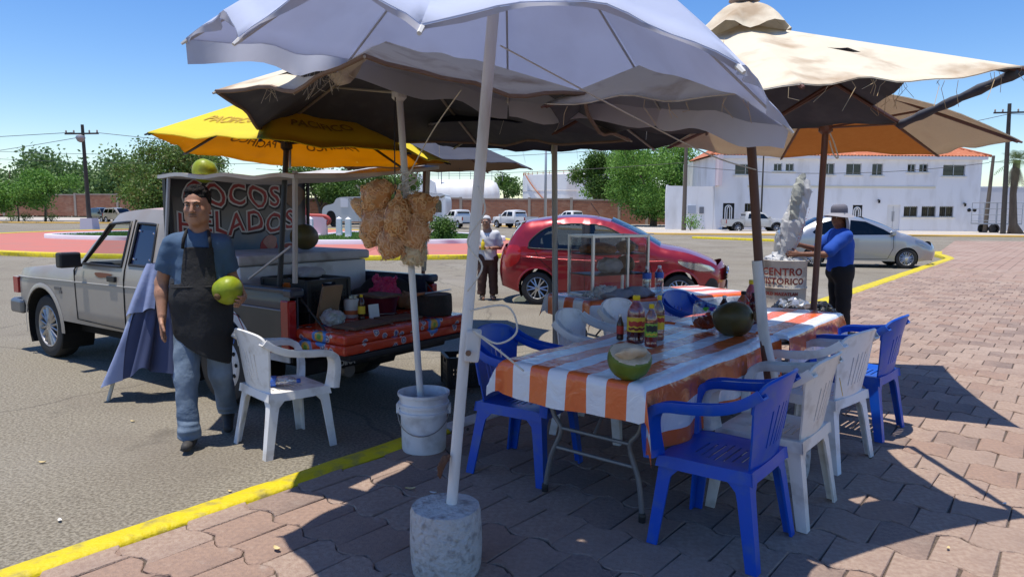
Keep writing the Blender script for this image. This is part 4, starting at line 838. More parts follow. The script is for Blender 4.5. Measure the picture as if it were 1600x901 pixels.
# ================================================================ MONOBLOC CHAIRS
def chair_meshes():
    out = {}
    # seat: rounded square, slots towards the back, dished, with a skirt
    zs = .425; W2, D2 = .225, .215
    ol = smooth_poly([(-W2, -D2 + .03), (-W2 + .03, -D2), (W2 - .03, -D2), (W2, -D2 + .03), (W2 + .012, D2 - .05), (W2 - .03, D2), (-W2 + .03, D2), (-W2 - .012, D2 - .05)], 4)
    slots = [rrect(.26 - .03 * abs(k - 3), .010, .005, 2, (0, -.12 + .036 * k)) for k in range(7)]
    pv, T = sheet2d(ol, slots, .035)
    dish = lambda x, y: zs - .018 * max(0, 1 - (x / .2) ** 2) * max(0, 1 - ((y + .03) / .2) ** 2) - .012 * max(0, (y - .12) / .1) ** 2
    mb = MB(); shell(pv, T, lambda x, y: (x, y, dish(x, y)), lambda x, y: (x, y, dish(x, y) - .006), mb)
    n = len(ol)     # skirt
    V = [(x, y, dish(x, y) + .001) for x, y in ol] + [(x * 1.03, y * 1.03, zs - .055) for x, y in ol]; mb.add(V, [(i, (i + 1) % n, n + (i + 1) % n, n + i) for i in range(n)]); out['seat'] = mb
    # legs: tapered L sections flaring into the skirt
    def leg(sx, sy):
        mb = MB(); x0, y0 = sx * .225, sy * .205; x1, y1 = sx * .262, sy * (.245 if sy > 0 else .27); rows = []
        for k in range(11):
            s = k / 10; z = (zs - .012) * (1 - s); cx, cy = x0 + (x1 - x0) * s, y0 + (y1 - y0) * s; w = .05 + .016 * (1 - s) + .11 * max(0, 1 - s * 4.2) ** 2; th = .012; dx, dy = -sx, -sy
            p = [(0, 0), (w, 0), (w, th), (th, th), (th, w), (0, w)] ; rows.append([(cx + dx * a, cy + dy * b, z) for a, b in p])
        V = [q for r in rows for q in r]; F = [(i * 6 + j, i * 6 + (j + 1) % 6, (i + 1) * 6 + (j + 1) % 6, (i + 1) * 6 + j) for i in range(10) for j in range(6)] + [tuple(range(6)), tuple(60 + j for j in range(6))]
        mb.add(V, F); return mb
    out['legs'] = [leg(sx, sy) for sy in (1, -1) for sx in (-1, 1)]
    # back: curved panel with vertical slots
    top = .83
    bo = smooth_poly([(-.185, .40), (.185, .40), (.205, .52), (.232, .66), (.238, .74), (.20, .80), (.10, .825), (0, .83), (-.10, .825), (-.20, .80), (-.238, .74), (-.232, .66), (-.205, .52)], 4, sharp=(0, 1))
    sl_ = []
    for k in range(-3, 4):
        if k in (-3, 3): continue
        a = .048 * k; sl_.append([(a * .85 + .006, .50), (a * .85 - .006, .50), (a * 1.0 - .007, .70 - .006 * k * k), (a * 1.0 + .007, .70 - .006 * k * k)])
    pv, T = sheet2d(bo, sl_, .035)
    def bk(x, z, o=0): lean = .19 * (z - .42) + .10 * max(0, z - .68) ** 1.3; return (x, -.205 - lean + 1.15 * x * x * (.4 + (z - .4)) - o, z)
    mb = MB(); shell(pv, T, lambda x, z: bk(x, z), lambda x, z: bk(x, z, .009), mb); m = len(bo)
    rim = [bk(x, z, .004) for x, z in bo[8:-8]]; mb.tube(rim, .010, 6, cap=True); out['backrest'] = mb
    # arms: flat band from the back's shoulder forward, bending down to the front leg
    def arm(sx):
        mb = MB(); P = smooth_poly([(.226, -.262, .76), (.245, -.20, .715), (.265, -.10, .675), (.277, .04, .655), (.277, .15, .645), (.268, .205, .615), (.252, .222, .55), (.238, .218, .47), (.23, .21, .41)], 4, closed=False); n = len(P); V = []
        for i, p in enumerate(P):
            s = i / (n - 1); d = (Vector(P[min(i + 1, n - 1)]) - Vector(P[max(i - 1, 0)])).normalized(); w = .033 if s < .5 else .033 + .035 * (s - .5); side = Vector((1, .25 if s > .6 else 0, 0)).normalized(); nn = d.cross(side).normalized(); c = Vector(p)
            for a, b in ((-1, -.3), (-.85, .5), (.85, .5), (1, -.3), (1.1, -4.8), (.9, -4.8), (.8, -.5), (-.8, -.5), (-.9, -4.2), (-1.1, -4.2)): q = c + side * (a * w) - nn * (b * -.009); V.append((sx * q.x, q.y, q.z))
        m_ = 10; mb.add(V, [(i * m_ + j, i * m_ + (j + 1) % m_, (i + 1) * m_ + (j + 1) % m_, (i + 1) * m_ + j) for i in range(n - 1) for j in range(m_)] + [tuple(range(m_)), tuple((n - 1) * m_ + j for j in range(m_))]); return mb
    out['arms'] = [arm(-1), arm(1)]; return out
CM = chair_meshes(); CMESH = {}
def chair(label, x, y, z, rz, colour, sx=1.0, group=None):
    m = {'blue': mat('blue_plastic', (.003, .07, .46), .38, col2=(.006, .09, .52), scale=3, spec=.5, dirt=(.05, .12, .36), dscale=14, damt=.7),
         'white': mat('white_plastic', (.80, .80, .80), .38, col2=(.75, .75, .75), scale=3, dirt=(.44, .41, .36), dscale=9, damt=.7),
         'ivory': mat('ivory_plastic', (.76, .73, .66), .4, col2=(.70, .67, .6), scale=3, dirt=(.40, .35, .28), dscale=9, damt=.7)}[colour]
    if colour not in CMESH:
        D = {'seat': CM['seat'].mesh('seat', True, 40), 'backrest': CM['backrest'].mesh('backrest', True, 50), 'armrest': [a.mesh('armrest', True, 45) for a in CM['arms']], 'leg': [l.mesh('leg', True, 40) for l in CM['legs']]}
        for k, v in D.items():
            for q in (v if isinstance(v, list) else [v]): q.materials.append(m)
        CMESH[colour] = D
    D = CMESH[colour]; t = thing('plastic_chair', label, 'chair', (x, y, z), R(rz), group=group or 'plastic chairs at the tables'); t.scale = (sx, sx, sx)
    for k, v in D.items():
        for q in (v if isinstance(v, list) else [v]): obj(k, q, None, t)
    return t
chair('blue plastic armchair in the foreground at the right corner of the table', .985, 3.21, PLAZA, 52, 'blue')
chair('ivory plastic armchair right behind the foreground blue one', 1.37, 3.62, PLAZA, 51, 'ivory')
chair('white plastic armchair between an ivory and a blue one on the right side', 1.92, 4.38, PLAZA, 42, 'white')
chair('blue plastic armchair at the far right end of the table', 2.46, 4.98, PLAZA, 47, 'blue')
chair('blue plastic armchair at the near left side of the table', .10, 4.12, PLAZA, -120, 'blue')
chair('white plastic armchair pushed in at the far side of the front table', .62, 4.86, PLAZA, -118, 'white')
chair('white plastic chair back between the front and rear tables', 1.02, 5.45, PLAZA, -130, 'white')
chair('blue plastic chair tucked between the two striped tables', 1.62, 6.05, PLAZA, -135, 'blue')
wc = chair('lone white plastic armchair beside the pickup with a water bottle on it', -1.57, 4.83, 0, -47, 'white', group='plastic chairs at the pickup')
MB().box((-.16, -.283, .735), (.05, .003, .028), rot=(R(-12), 0, R(-20))).build('sticker', mat('blue_sticker', (.05, .15, .5), .4), wc)
MB().box((.2, -.272, .63), (.03, .003, .09), rot=(R(-12), 0, R(18))).build('sticker', mat('yellow_sticker', (.6, .4, .05), .4), bpy.data.objects['plastic_chair.001'])
# ================================================================ TABLES AND WHAT STANDS ON THEM
TZ = .75
tdir = Vector((.637, .771, 0)); trz = math.atan2(.771, .637)
def stripes_mat(name, w, off, c1=(.82, .16, .04), c2=(.78, .79, .82)):
    m = bpy.data.materials.new(name); m.use_nodes = True; N = m.node_tree.nodes; L = m.node_tree.links; b = N['Principled BSDF']
    uv = N.new('ShaderNodeUVMap'); sp = N.new('ShaderNodeSeparateXYZ'); L.new(uv.outputs[0], sp.inputs[0])
    a = N.new('ShaderNodeMath'); a.operation = 'ADD'; a.inputs[1].default_value = off; L.new(sp.outputs[1], a.inputs[0])
    d = N.new('ShaderNodeMath'); d.operation = 'DIVIDE'; d.inputs[1].default_value = w; L.new(a.outputs[0], d.inputs[0])
    f = N.new('ShaderNodeMath'); f.operation = 'PINGPONG'; f.inputs[1].default_value = 1.0; L.new(d.outputs[0], f.inputs[0])
    g = N.new('ShaderNodeMath'); g.operation = 'GREATER_THAN'; g.inputs[1].default_value = .5; L.new(f.outputs[0], g.inputs[0])
    x = N.new('ShaderNodeMix'); x.data_type = 'RGBA'; x.inputs[6].default_value = (*c1, 1); x.inputs[7].default_value = (*c2, 1); L.new(g.outputs[0], x.inputs[0]); L.new(x.outputs[2], b.inputs['Base Color'])
    b.inputs['Roughness'].default_value = .2; b.inputs['Specular IOR Level'].default_value = .6
    tc = N.new('ShaderNodeTexCoord'); mp = N.new('ShaderNodeMapping'); mp.inputs['Scale'].default_value = (1.0, 1.0, 1.0); mp.inputs['Rotation'].default_value = (0, 0, .7); n = N.new('ShaderNodeTexNoise'); n.inputs['Scale'].default_value = 9; n.inputs['Detail'].default_value = 3; n.inputs['Distortion'].default_value = 1.2
    L.new(tc.outputs['Object'], mp.inputs[0]); L.new(mp.outputs[0], n.inputs[0]); bp = N.new('ShaderNodeBump'); bp.inputs['Strength'].default_value = .5; bp.inputs['Distance'].default_value = .02; L.new(n.outputs[0], bp.inputs['Height']); L.new(bp.outputs[0], b.inputs['Normal'])
    return m
def folding_table(label, c, rz, L_, W, z0, legz=None, top=TZ):
    t = thing('folding_table', label, 'table', (c[0], c[1], z0), rz); h = top
    MB().prism(rrect(L_, W, .04), 'z', h - .045, h - .006).build('tabletop', mat('grey_tabletop', (.5, .5, .5), .6), t)
    gm = mat('grey_table_leg', (.17, .17, .175), .45, .3, col2=(.23, .22, .22), scale=10); legz = legz or [0, 0, 0, 0]; k = 0
    for sx in (-1, 1):
        x = sx * (L_ / 2 - .27); sy = W / 2 - .1
        for s in (-1, 1):
            lz = legz[k]; k += 1
            P = smooth_poly([(x + sx * .04, s * (sy - .02), h - .05), (x + sx * .04, s * (sy - .03), .46), (x + sx * .04, s * (sy - .09), .36), (x + sx * .05, s * (sy - .03), .2), (x + sx * .06, s * (sy + .0), lz + .02)], 4, closed=False); MB().tube(P, .014, 8).build('leg', gm, t, smooth=True)
            MB().lathe([(.018, 0), (.019, .03), (.015, .045)], 10, (x + sx * .06, s * sy, lz)).build('foot_cap', blackp, t)
        MB().tube([(x + sx * .04, -(sy - .09), .37), (x + sx * .04, sy - .09, .37)], .010, 6).build('crossbar', gm, t); MB().tube([(x + sx * .045, -(sy - .05), .26), (x + sx * .045, sy - .05, .26)], .010, 6).build('crossbar', gm, t)
        MB().tube([(x + sx * .04, 0, .38), (x - sx * .28, 0, h - .06)], .009, 6).build('brace', gm, t)
    return t
def tablecloth(label, c, rz, L_, W, z0, hx0, hx1, hy0, hy1, m, seed=1, top=TZ, corner=.35):
    """s runs along the table, v across it; hx0/hx1 end drops, hy0/hy1 side drops (hy0 = +y side)"""
    mb = MB(); r2 = random.Random(seed); ph = [r2.uniform(0, 6.28) for _ in range(8)]
    su = sorted(set([-L_ / 2 - hx0 * i / 8 for i in range(9)] + [-L_ / 2 + L_ * i / 40 for i in range(41)] + [L_ / 2 + hx1 * i / 8 for i in range(9)])); sv = sorted(set([-W / 2 - hy1 * i / 9 for i in range(10)] + [-W / 2 + W * i / 22 for i in range(23)] + [W / 2 + hy0 * i / 9 for i in range(10)]))
    uvs = []
    def f(u, v):
        dx = max(0, abs(u) - L_ / 2); dy = max(0, abs(v) - W / 2); sx = 1 if u > 0 else -1; sy = 1 if v > 0 else -1; uvs.append((u, v)); r0 = .018
        drop = math.hypot(dx, dy) if dx and dy else dx + dy; k = min(dx, dy)
        out = lambda d: r0 * (1 - math.exp(-d / r0)) + d * .04
        x = min(max(u, -L_ / 2), L_ / 2) + sx * (out(dx) + corner * k * .6) if dx or dy else u; y = min(max(v, -W / 2), W / 2) + sy * (out(dy) + corner * k * .6) if dx or dy else v
        if not dx: x = u
        if not dy: y = v
        z = top - max(0, drop - r0 * .5) * (1 - .10 * (k > 0)) if drop else top
        if drop: 
            wv = .012 * drop / .2 * (math.sin(9 * u + ph[0]) + .7 * math.sin(21 * u + ph[1])) if dy and not dx else .012 * drop / .2 * (math.sin(11 * v + ph[2]) + .6 * math.sin(24 * v + ph[3]))
            if dy and not dx: y += sy * wv
            elif dx and not dy: x += sx * wv
            z += .008 * math.sin(7 * u + 5 * v + ph[4]) * min(1, drop / .1)
        else: z += .0025 * math.sin(7 * u + 3 * v + ph[5]) + .0018 * math.sin(19 * u - 13 * v + ph[6]) + .001 * math.sin(43 * u + 9 * v)+ .0035 * math.exp(-((u - .35) / .006) ** 2) + .0035 * math.exp(-((u + .45) / .006) ** 2) + .003 * math.exp(-((v - .02) / .006) ** 2)
        return (x, y, z)
    mb.grid(f, su, sv); me = bpy.data.meshes.new('tablecloth'); me.from_pydata(mb.v, [], mb.f); uvl = me.uv_layers.new(name='UVMap')
    for lp in me.loops: uvl.data[lp.index].uv = uvs[lp.vertex_index]
    me.shade_smooth(); me.update(); o = obj('tablecloth', me, m, None, (c[0], c[1], z0), (0, 0, rz)); return tag(o, label, 'tablecloth')
sm1 = stripes_mat('striped_oilcloth', .112, .056)
na = Vector((-tdir.y, tdir.x, 0))
pA = Vector((.285, 3.40, 0)) + tdir * .84; pB = Vector((.285, 3.40, 0)) + tdir * 2.36 - na * .03
folding_table('grey-legged folding table in front, under the striped cloth', pA, trz, 1.68, .80, PLAZA)
tablecloth('orange and white striped oilcloth hanging low over the front table', pA, trz, 1.70, .82, PLAZA, .19, .02, .12, .34, sm1, 2, corner=.6)
folding_table('second folding table continuing the front one towards the trash drum', pB, trz + R(1.5), 1.28, .80, PLAZA)
tablecloth('orange and white striped oilcloth on the far half of the front tables', pB, trz + R(1.5), 1.32, .84, PLAZA, .03, .12, .12, .22, sm1, 5, top=TZ + .006)
rz2 = math.atan2(.45, .89); pC = Vector((1.34, 6.82, 0))
folding_table('folding table at the rear carrying the glass display case', pC, rz2, 1.7, .72, PLAZA, [0, -.1, 0, -.1])
tablecloth('orange and white striped oilcloth on the rear table by the red hatchback', pC, rz2, 1.85, .74, PLAZA, .20, .22, .2, .22, stripes_mat('striped_oilcloth_rear', .15, .03), 9)
def onA(x, y, base=pA, rz=trz): return (base.x + x * math.cos(rz) - y * math.sin(rz), base.y + x * math.sin(rz) + y * math.cos(rz), PLAZA + TZ)
TT = PLAZA + TZ + .004
# ---- bottles
def bottle(label, x, y, z, h, r, liquid, cap, lab=None, prof=None, fill=.9, name='sauce_bottle', group=None, lab2=None, clear=False, rot=None, tintc=None):
    t = thing(name, label, 'bottle', (x, y, z), group=group); 
    if rot: t.rotation_euler = rot
    prof = prof or [(.86, 0), (1, .03), (1, .12), (.93, .16), (1, .20), (1, .58), (.9, .66), (.55, .78), (.34, .86), (.34, .90)]
    MB().lathe([(a * r, b * h) for a, b in prof], 24, cap=True).build('bottle_wall', (glass('tinted_plastic_%d' % int(100 * tintc[1]), tintc, .14, .12) if tintc else glass('clear_plastic', (.86, .86, .86), .10, .08)) if clear else liquid, t, smooth=True, angle=60)
    if clear:
        pf = [(a * r * .94, max(b * h, .003)) for a, b in prof if b <= fill]; MB().lathe(pf, 20).build('liquid', liquid, t, smooth=True, angle=60)
    MB().lathe([(.38 * r, h * .885), (.42 * r, h * .895), (.42 * r, h * .975), (.36 * r, h * .985), (.05 * r, h * .986)], 18).build('cap', cap, t, smooth=True, angle=40)
    if lab:
        lb = MB().lathe([(1.012 * r, h * .24), (1.015 * r, h * .25), (1.015 * r, h * .53), (1.012 * r, h * .54)], 28, cap=False).build('label_band', lab, t, smooth=True)
        for k, (mm_, z0_, z1_) in enumerate(lab2 or []):
            A = [R(-150 + 12 * i) for i in range(11)]; MB().grid(lambda a, q: (1.03 * r * math.cos(a) , 1.03 * r * math.sin(a), h * (z0_ + (z1_ - z0_) * q) + .004 * math.sin(a * 9 + k)), A, [0, .5, 1]).build('label_print', mm_, lb, smooth=True)
    return t
capy = mat('cap_yellow', (.78, .55, .02), .4); capr = mat('cap_red', (.5, .03, .03), .4); capk = mat('cap_black', (.02, .02, .02), .4); capw = mat('cap_white', (.75, .75, .75), .4); capb = mat('cap_blue', (.03, .1, .45), .4)
liq = lambda n, c, tr=.0: mat(n, c, .12, spec=.5, coat=.3)
chamoy = liq('chamoy_dark', (.085, .012, .016)); red = liq('hot_sauce_red', (.33, .05, .03)); oran = liq('hot_sauce_orange', (.42, .13, .06)); pink = liq('pink_syrup', (.45, .10, .12)); brownl = liq('brown_sauce', (.05, .018, .01))
laby = mat('label_yellow', (.75, .5, .03), .5, col2=(.8, .58, .06), scale=80); labr = mat('label_red', (.5, .04, .03), .5); labg = mat('label_green', (.22, .42, .05), .5); labb = mat('label_blue', (.04, .12, .5), .5); labw = mat('label_white', (.7, .7, .7), .5)
tall = [(.9, 0), (1, .02), (1, .1), (.92, .13), (1, .16), (1, .52), (.95, .58), (.98, .62), (.8, .74), (.5, .82), (.34, .88), (.34, .92)]
bottle('large bottle of dark red sauce with yellow label and yellow cap', .735, 4.16, TT, .285, .053, chamoy, capy, laby, tall, lab2=[(labr, .36, .46), (mat('label_maroon', (.2, .01, .02), .5), .28, .33)], clear=True, fill=.55, tintc=(.82, .42, .46))
bottle('medium bottle of orange sauce with green label and yellow cap', .80, 4.03, TT, .25, .036, red, capy, labg, tall, lab2=[(capk, .36, .5), (laby, .28, .32)], clear=True, fill=.55, tintc=(.85, .52, .38))
bottle('tall slim bottle of orange syrup with yellow cap behind the green-labelled one', .89, 4.25, TT, .275, .033, oran, capy, laby, tall, lab2=[(labr, .40, .50)], clear=True, fill=.45, tintc=(.88, .66, .55))
bottle('small dark sauce bottle with white cap left of the large red bottle', .655, 4.24, TT, .16, .022, brownl, capw, labr)
for i, (l, x, y, h, r_, lq, cp, lb) in enumerate((('tall bottle of pink syrup with yellow cap beside the white pole', 1.70, 5.02, .30, .042, pink, capy, None), ('orange syrup bottle with black cap behind the brown coconut', 1.625, 4.95, .225, .045, oran, capk, None),
    ('dark bottle with white cap and blue label behind the brown coconut', 1.50, 4.98, .19, .034, brownl, capw, labb), ('short red-capped sauce bottle in the cluster by the pole', 1.57, 4.86, .17, .027, red, capr, None),
    ('second red-capped sauce bottle nearest the white pole', 1.62, 4.84, .165, .026, red, capr, labw), ('maroon sauce bottle half hidden by the white pole', 1.68, 4.90, .22, .034, chamoy, capk, None), ('small clear shaker at the edge of the bottle cluster', 1.42, 5.0, .10, .028, labw, capb, None))):
    bottle(l, x, y, TT, h, r_, lq, cp, lb, tall if h > .2 else None)
wat = liq('water_clear', (.62, .68, .75)); pet = glass('pet_plastic', (.86, .90, .94), .20, .12)
wprof = [(.85, 0), (.97, .02), (.92, .06), (1, .10), (.93, .14), (1, .18), (.93, .22), (1, .26), (.93, .30), (1, .34), (1, .56), (.93, .60), (1, .64), (.97, .74), (.7, .85), (.38, .92), (.38, .95)]
for l, x, y in (('clear water bottle with a blue label on the rear table', 1.25, 6.56), ('second clear water bottle, right of the first on the rear table', 1.385, 6.66)):
    t = thing('water_bottle', l, 'bottle', (x, y, TT), group='water bottles on the rear table'); MB().lathe([(a * .04, b * .265) for a, b in wprof], 24).build('bottle_wall', pet, t, smooth=True); MB().lathe([(a * .038, max(.002, b * .265)) for a, b in wprof if b < .8], 20).build('water', glass('water_body', (.82, .88, .92), .02, .02), t, smooth=True); MB().lathe([(.0415, .155), (.042, .16), (.042, .205), (.0415, .21)], 24, cap=False).build('label_band', labb, t, smooth=True); MB().lathe([(.016, .245), (.018, .25), (.018, .27), (.01, .272)], 14).build('cap', capw, t)
t = thing('water_bottle', 'clear water bottle with blue label lying on the white chair', 'bottle', (-1.70, 4.78, .452), rot=(R(90), 0, R(97))); MB().lathe([(a * .036, b * .235) for a, b in wprof], 24).build('bottle_wall', pet, t, smooth=True); MB().lathe([(.0375, .02), (.038, .03), (.038, .075), (.0375, .085)], 24, cap=False).build('label_band', labb, t, smooth=True); MB().lathe([(.014, .22), (.016, .225), (.016, .243), (.01, .245)], 14).build('cap', capb, t)
# ---- coconuts
def coco_mat(name, a, b, c, sc=6): return mat(name, a, .42, col2=b, scale=sc, amt=.9, dirt=c, dscale=sc * 1.4, damt=.8, bump=.12, bscale=30, spec=.4)
grn = coco_mat('green_coconut', (.085, .13, .014), (.17, .22, .025), (.06, .075, .02)); yg = coco_mat('yellow_green_coconut', (.19, .27, .01), (.40, .42, .03), (.10, .14, .02), 5); brc = coco_mat('brown_green_coconut', (.075, .06, .022), (.11, .095, .03), (.06, .03, .015), 4)
flesh = mat('coconut_husk_cut', (.62, .50, .34), .8, col2=(.70, .61, .47), scale=14, dirt=(.32, .18, .08), dscale=11, damt=.8, bump=.3, bscale=50)
def coconut(label, loc, r, m, rot=(0, 0, 0), ln=1.18, cut=None, name='coconut'):
    t = thing(name, label, 'coconut', loc, rot=rot); n, k = 36, 22; V = []; F = []; mi = []
    for i in range(k + 1):
        p = math.pi * i / k
        for j in range(n):
            a = 2 * math.pi * j / n; tri = 1 + .045 * math.cos(3 * a) * math.sin(p) ** 2; x = r * ln * math.cos(p) * (1 + .06 * math.cos(p)); q = r * math.sin(p) ** .92 * tri
            V.append([x, q * math.cos(a), q * math.sin(a)])
    V = np.array(V); V = wobble(V, r * .02, 14 / r * .3, 3)
    if cut:
        nv = np.array(cut[0]); nv = nv / np.linalg.norm(nv); d = V @ nv; over = d > cut[1] * r; bump_ = .03 * r * np.sin(V[:, 0] * 90 / r * .1 + V[:, 1] * 70); V[over] -= nv * (d[over] - cut[1] * r)[:, None] * .93
    F = [(i * n + j, i * n + (j + 1) % n, (i + 1) * n + (j + 1) % n, (i + 1) * n + j) for i in range(k) for j in range(n)]
    raw('husk', V, F, [m, flesh], t, mi=[1 if (cut and np.mean([(V0 @ nv) for V0 in V[list(f)]]) > cut[1] * r * .985) else 0 for f in F])
    if not cut: MB().lathe([(r * .22, 0), (r * .26, .008), (r * .16, .02), (r * .05, .022)], 12, (-r * ln * 1.0 + .003 - r * .0, 0, 0), rot=(0, R(-90), 0)).build('stem_scar', mat('stem_brown', (.12, .07, .03), .9), t)
    return t
cc = coconut('green coconut with its top sliced open at the near end of the table', (.545, 3.255, TT + .088), .098, grn, (0, R(8), R(20)), 1.05, ((-.15, -.42, .88), .30))
# the sliced crown also shows a white ring and a pared side
SDFc = SDF((-.13, -.13, -.02), (.13, .13, .12), .006); SDFc.ell((-.012, -.035, .030), (.080, .076, .026), (R(-25), R(-6), 0), 0); SDFc.build('pared_crown', flesh, cc, deform=lambda V: wobble(V, .006, 60, 5))
coconut('big brown-green coconut beside the white pole on the front table', (1.40, 4.43, TT + .105), .112, brc, (R(20), R(12), R(150)), 1.12)
# ---- printed snack bag leaning by the brown coconut
t = thing('snack_bag', 'clear snack bag with colourful print standing beside the brown coconut', 'bag', (1.275, 4.62, TT), R(25))
sg = SDF((-.14, -.09, -.01), (.14, .09, .23), .007); sg.ell((0, 0, .085), (.105, .05, .085), None, .03).box((0, 0, .165), (.09, .012, .035), .01, None, .03); sg.func(lambda X, Y, Z, D: -Z); sg.build('bag_film', glass('bag_film', (.8, .8, .82), .12, .18), t, deform=lambda V: wobble(V, .006, 55, 8))
sg = SDF((-.14, -.09, -.01), (.14, .09, .12), .008); sg.ell((0, 0, .05), (.09, .04, .045), None, .02); sg.func(lambda X, Y, Z, D: -Z + .003); sg.build('chili_snack', mat('chili_snack', (.45, .06, .02), .8, col2=(.6, .18, .05), scale=60, bump=1, bscale=90), t, deform=lambda V: wobble(V, .008, 90, 4))
for k, (cl, x, z, w) in enumerate((('print_green', -.05, .15, .045), ('print_violet', 0, .148, .05), ('print_red', -.03, .115, .04), ('print_yellow', .03, .112, .035), ('print_red', .05, .14, .022), ('print_green', .045, .118, .022), ('print_violet', -.06, .105, .02), ('print_red', .0, .1, .03))):
    c = {'print_green': (.1, .45, .04), 'print_violet': (.13, .03, .4), 'print_red': (.6, .05, .04), 'print_yellow': (.7, .5, .05)}[cl]
    MB().prism(smooth_poly([(x + w * .5 * (1 + .35 * math.cos(5 * a + k)) * math.cos(a), z + w * .28 * (1 + .35 * math.sin(3 * a)) * math.sin(a)) for a in [i * 6.283 / 9 for i in range(9)]], 2), 'y', -.056 + .0012 * k, -.0535 + .0012 * k).build('printed_motif', mat(cl, c, .4), t)
# ---- glass display case
vc = thing('display_case', 'small aluminium-framed glass case with two shelves on the rear table', 'display case', (.90, 6.62, TT), rz2 + R(4)); al = mat('aluminium', (.62, .62, .63), .35, .9); W, D_, H_ = .64, .36, .56
for sx in (-1, 1):
    for sy in (-1, 1): MB().box((sx * W / 2, sy * D_ / 2, H_ / 2), (.022, .022, H_)).build('upright', al, vc)
MB().box((.08, -D_ / 2, H_ / 2), (.022, .02, H_ - .05)).build('upright', al, vc)
for z in (.011, H_ - .011):
    for sy in (-1, 1): MB().box((0, sy * D_ / 2, z), (W - .024, .02, .02)).build('rail', al, vc)
    for sx in (-1, 1): MB().box((sx * W / 2, 0, z), (.02, D_ - .024, .02)).build('rail', al, vc)
gp = glass('case_glass', (.90, .91, .92), .05, .04)
for sy in (-1, 1): MB().box((0, sy * (D_ / 2 - .004), H_ / 2), (W - .03, .004, H_ - .05)).build('glass_pane', gp, vc)
for sx in (-1, 1): MB().box((sx * (W / 2 - .004), 0, H_ / 2), (.004, D_ - .03, H_ - .05)).build('glass_pane', gp, vc)
MB().box((0, 0, H_ - .024), (W - .03, D_ - .03, .004)).build('glass_pane', gp, vc)
for z in (.20, .385): MB().box((0, 0, z), (W - .03, D_ - .03, .012)).build('shelf', blackp, vc)
m4 = vc.matrix_basis
def incase(x, y, z): q = Matrix.Translation(vc.location) @ Matrix.Rotation(vc.rotation_euler[2], 4, 'Z') @ Vector((x, y, z)); return q
def lump(name, label, cat, loc, ells, m, h=.008, wob=.008, fr=60, seed=1, flat=True, rz=0, group=None, relax=1, crisp=0):
    ee = [(np.array(c), np.array(r)) for c, r, *_ in ells]; lo = np.min([c - r for c, r in ee], 0) - .03; hi = np.max([c + r for c, r in ee], 0) + .03; S = SDF(lo, hi, h)
    for e in ells: S.ell(e[0], e[1], e[2] if len(e) > 2 else None, .02)
    if flat: S.func(lambda X, Y, Z, D: -Z)
    return tag(S.build(name, m, None, relax, loc, (0, 0, rz), (lambda V: np.concatenate([jitter(wobble(V, wob, fr, seed), crisp, seed)[:, :2], np.maximum(jitter(wobble(V, wob, fr, seed), crisp, seed)[:, 2:], 0)], 1)) if flat else (lambda V: wobble(V, wob, fr, seed)), crisp > 0), label, cat, group)
bread = mat('sweet_bread', (.30, .12, .04), .7, col2=(.42, .2, .07), scale=16, bump=.3, bscale=50); white_film = mat('white_film', (.66, .66, .66), .4, col2=(.58, .58, .58), scale=8, transl=.3)
lump('bread_tray', 'brown pastries heaped on the upper shelf of the glass case', 'food', incase(-.07, 0, .392), [((-.13, 0, .03), (.09, .09, .045)), ((-.02, .02, .04), (.1, .1, .05)), ((.06, -.02, .03), (.07, .08, .04))], bread, seed=3)
lump('pastry_bag', 'bag of pastries at the right end of the upper shelf', 'food', incase(.2, 0, .392), [((0, 0, .05), (.09, .1, .06))], mat('tan_pastry', (.42, .25, .12), .7, col2=(.5, .33, .17), scale=30, bump=.4, bscale=60), seed=4)
lump('plastic_bag', 'white plastic bag bulging on the middle shelf of the glass case', 'bag', incase(.0, -.02, .207), [((0, 0, .06), (.12, .11, .08))], white_film, seed=5)
lump('bread_bag', 'bag of brown bread rolls right of the white bag in the case', 'food', incase(.2, 0, .207), [((0, 0, .07), (.09, .12, .08))], mat('brown_roll', (.28, .17, .09), .8, col2=(.36, .24, .14), scale=25, bump=.6, bscale=60), seed=6)
lump('grey_cloth', 'crumpled grey cloth in front of the glass case', 'cloth', (1.03, 6.36, TT), [((-.1, 0, .03), (.16, .09, .05)), ((.1, .03, .035), (.17, .10, .055)), ((.22, .06, .02), (.12, .08, .04))], mat('grey_towel', (.24, .25, .29), .95, col2=(.32, .33, .36), scale=10, bump=.5, bscale=60), wob=.02, fr=26, seed=8, rz=.4)
lump('crumpled_bag', 'crumpled clear plastic bag left of the grey cloth', 'bag', (.82, 6.33, TT), [((0, 0, .05), (.11, .08, .07)), ((-.1, .02, .03), (.09, .07, .04))], white_film, wob=.02, fr=45, seed=9, h=.017, crisp=.005)
# ================================================================ VEHICLES
rub = mat('tyre_rubber', (.022, .022, .023), .8, col2=(.035, .034, .033), scale=9); dkp = mat('dark_trim', (.018, .018, .02), .5); wellm = mat('wheel_well_dark', (.006, .006, .006), .95)
alloy = mat('alloy_rim', (.55, .56, .58), .3, .85); chrome = mat('chrome', (.7, .7, .72), .12, 1.0); tint = glass('tinted_glass', (.20, .23, .25), .06, .02); clearg = glass('car_glass', (.70, .78, .78), .05, .02); darkt = glass('dark_tint', (.05, .055, .06), .05, .02)
hlm = glass('lamp_cover', (.86, .88, .9), .1, .04); tail = mat('tail_lamp_red', (.35, .012, .012), .15, coat=.5); amber = mat('lamp_amber', (.6, .22, .02), .2, coat=.5); lampin = mat('lamp_reflector', (.75, .76, .78), .15, .9); inter = mat('car_interior', (.03, .03, .032), .85); seatm = mat('car_seat', (.05, .05, .055), .9)
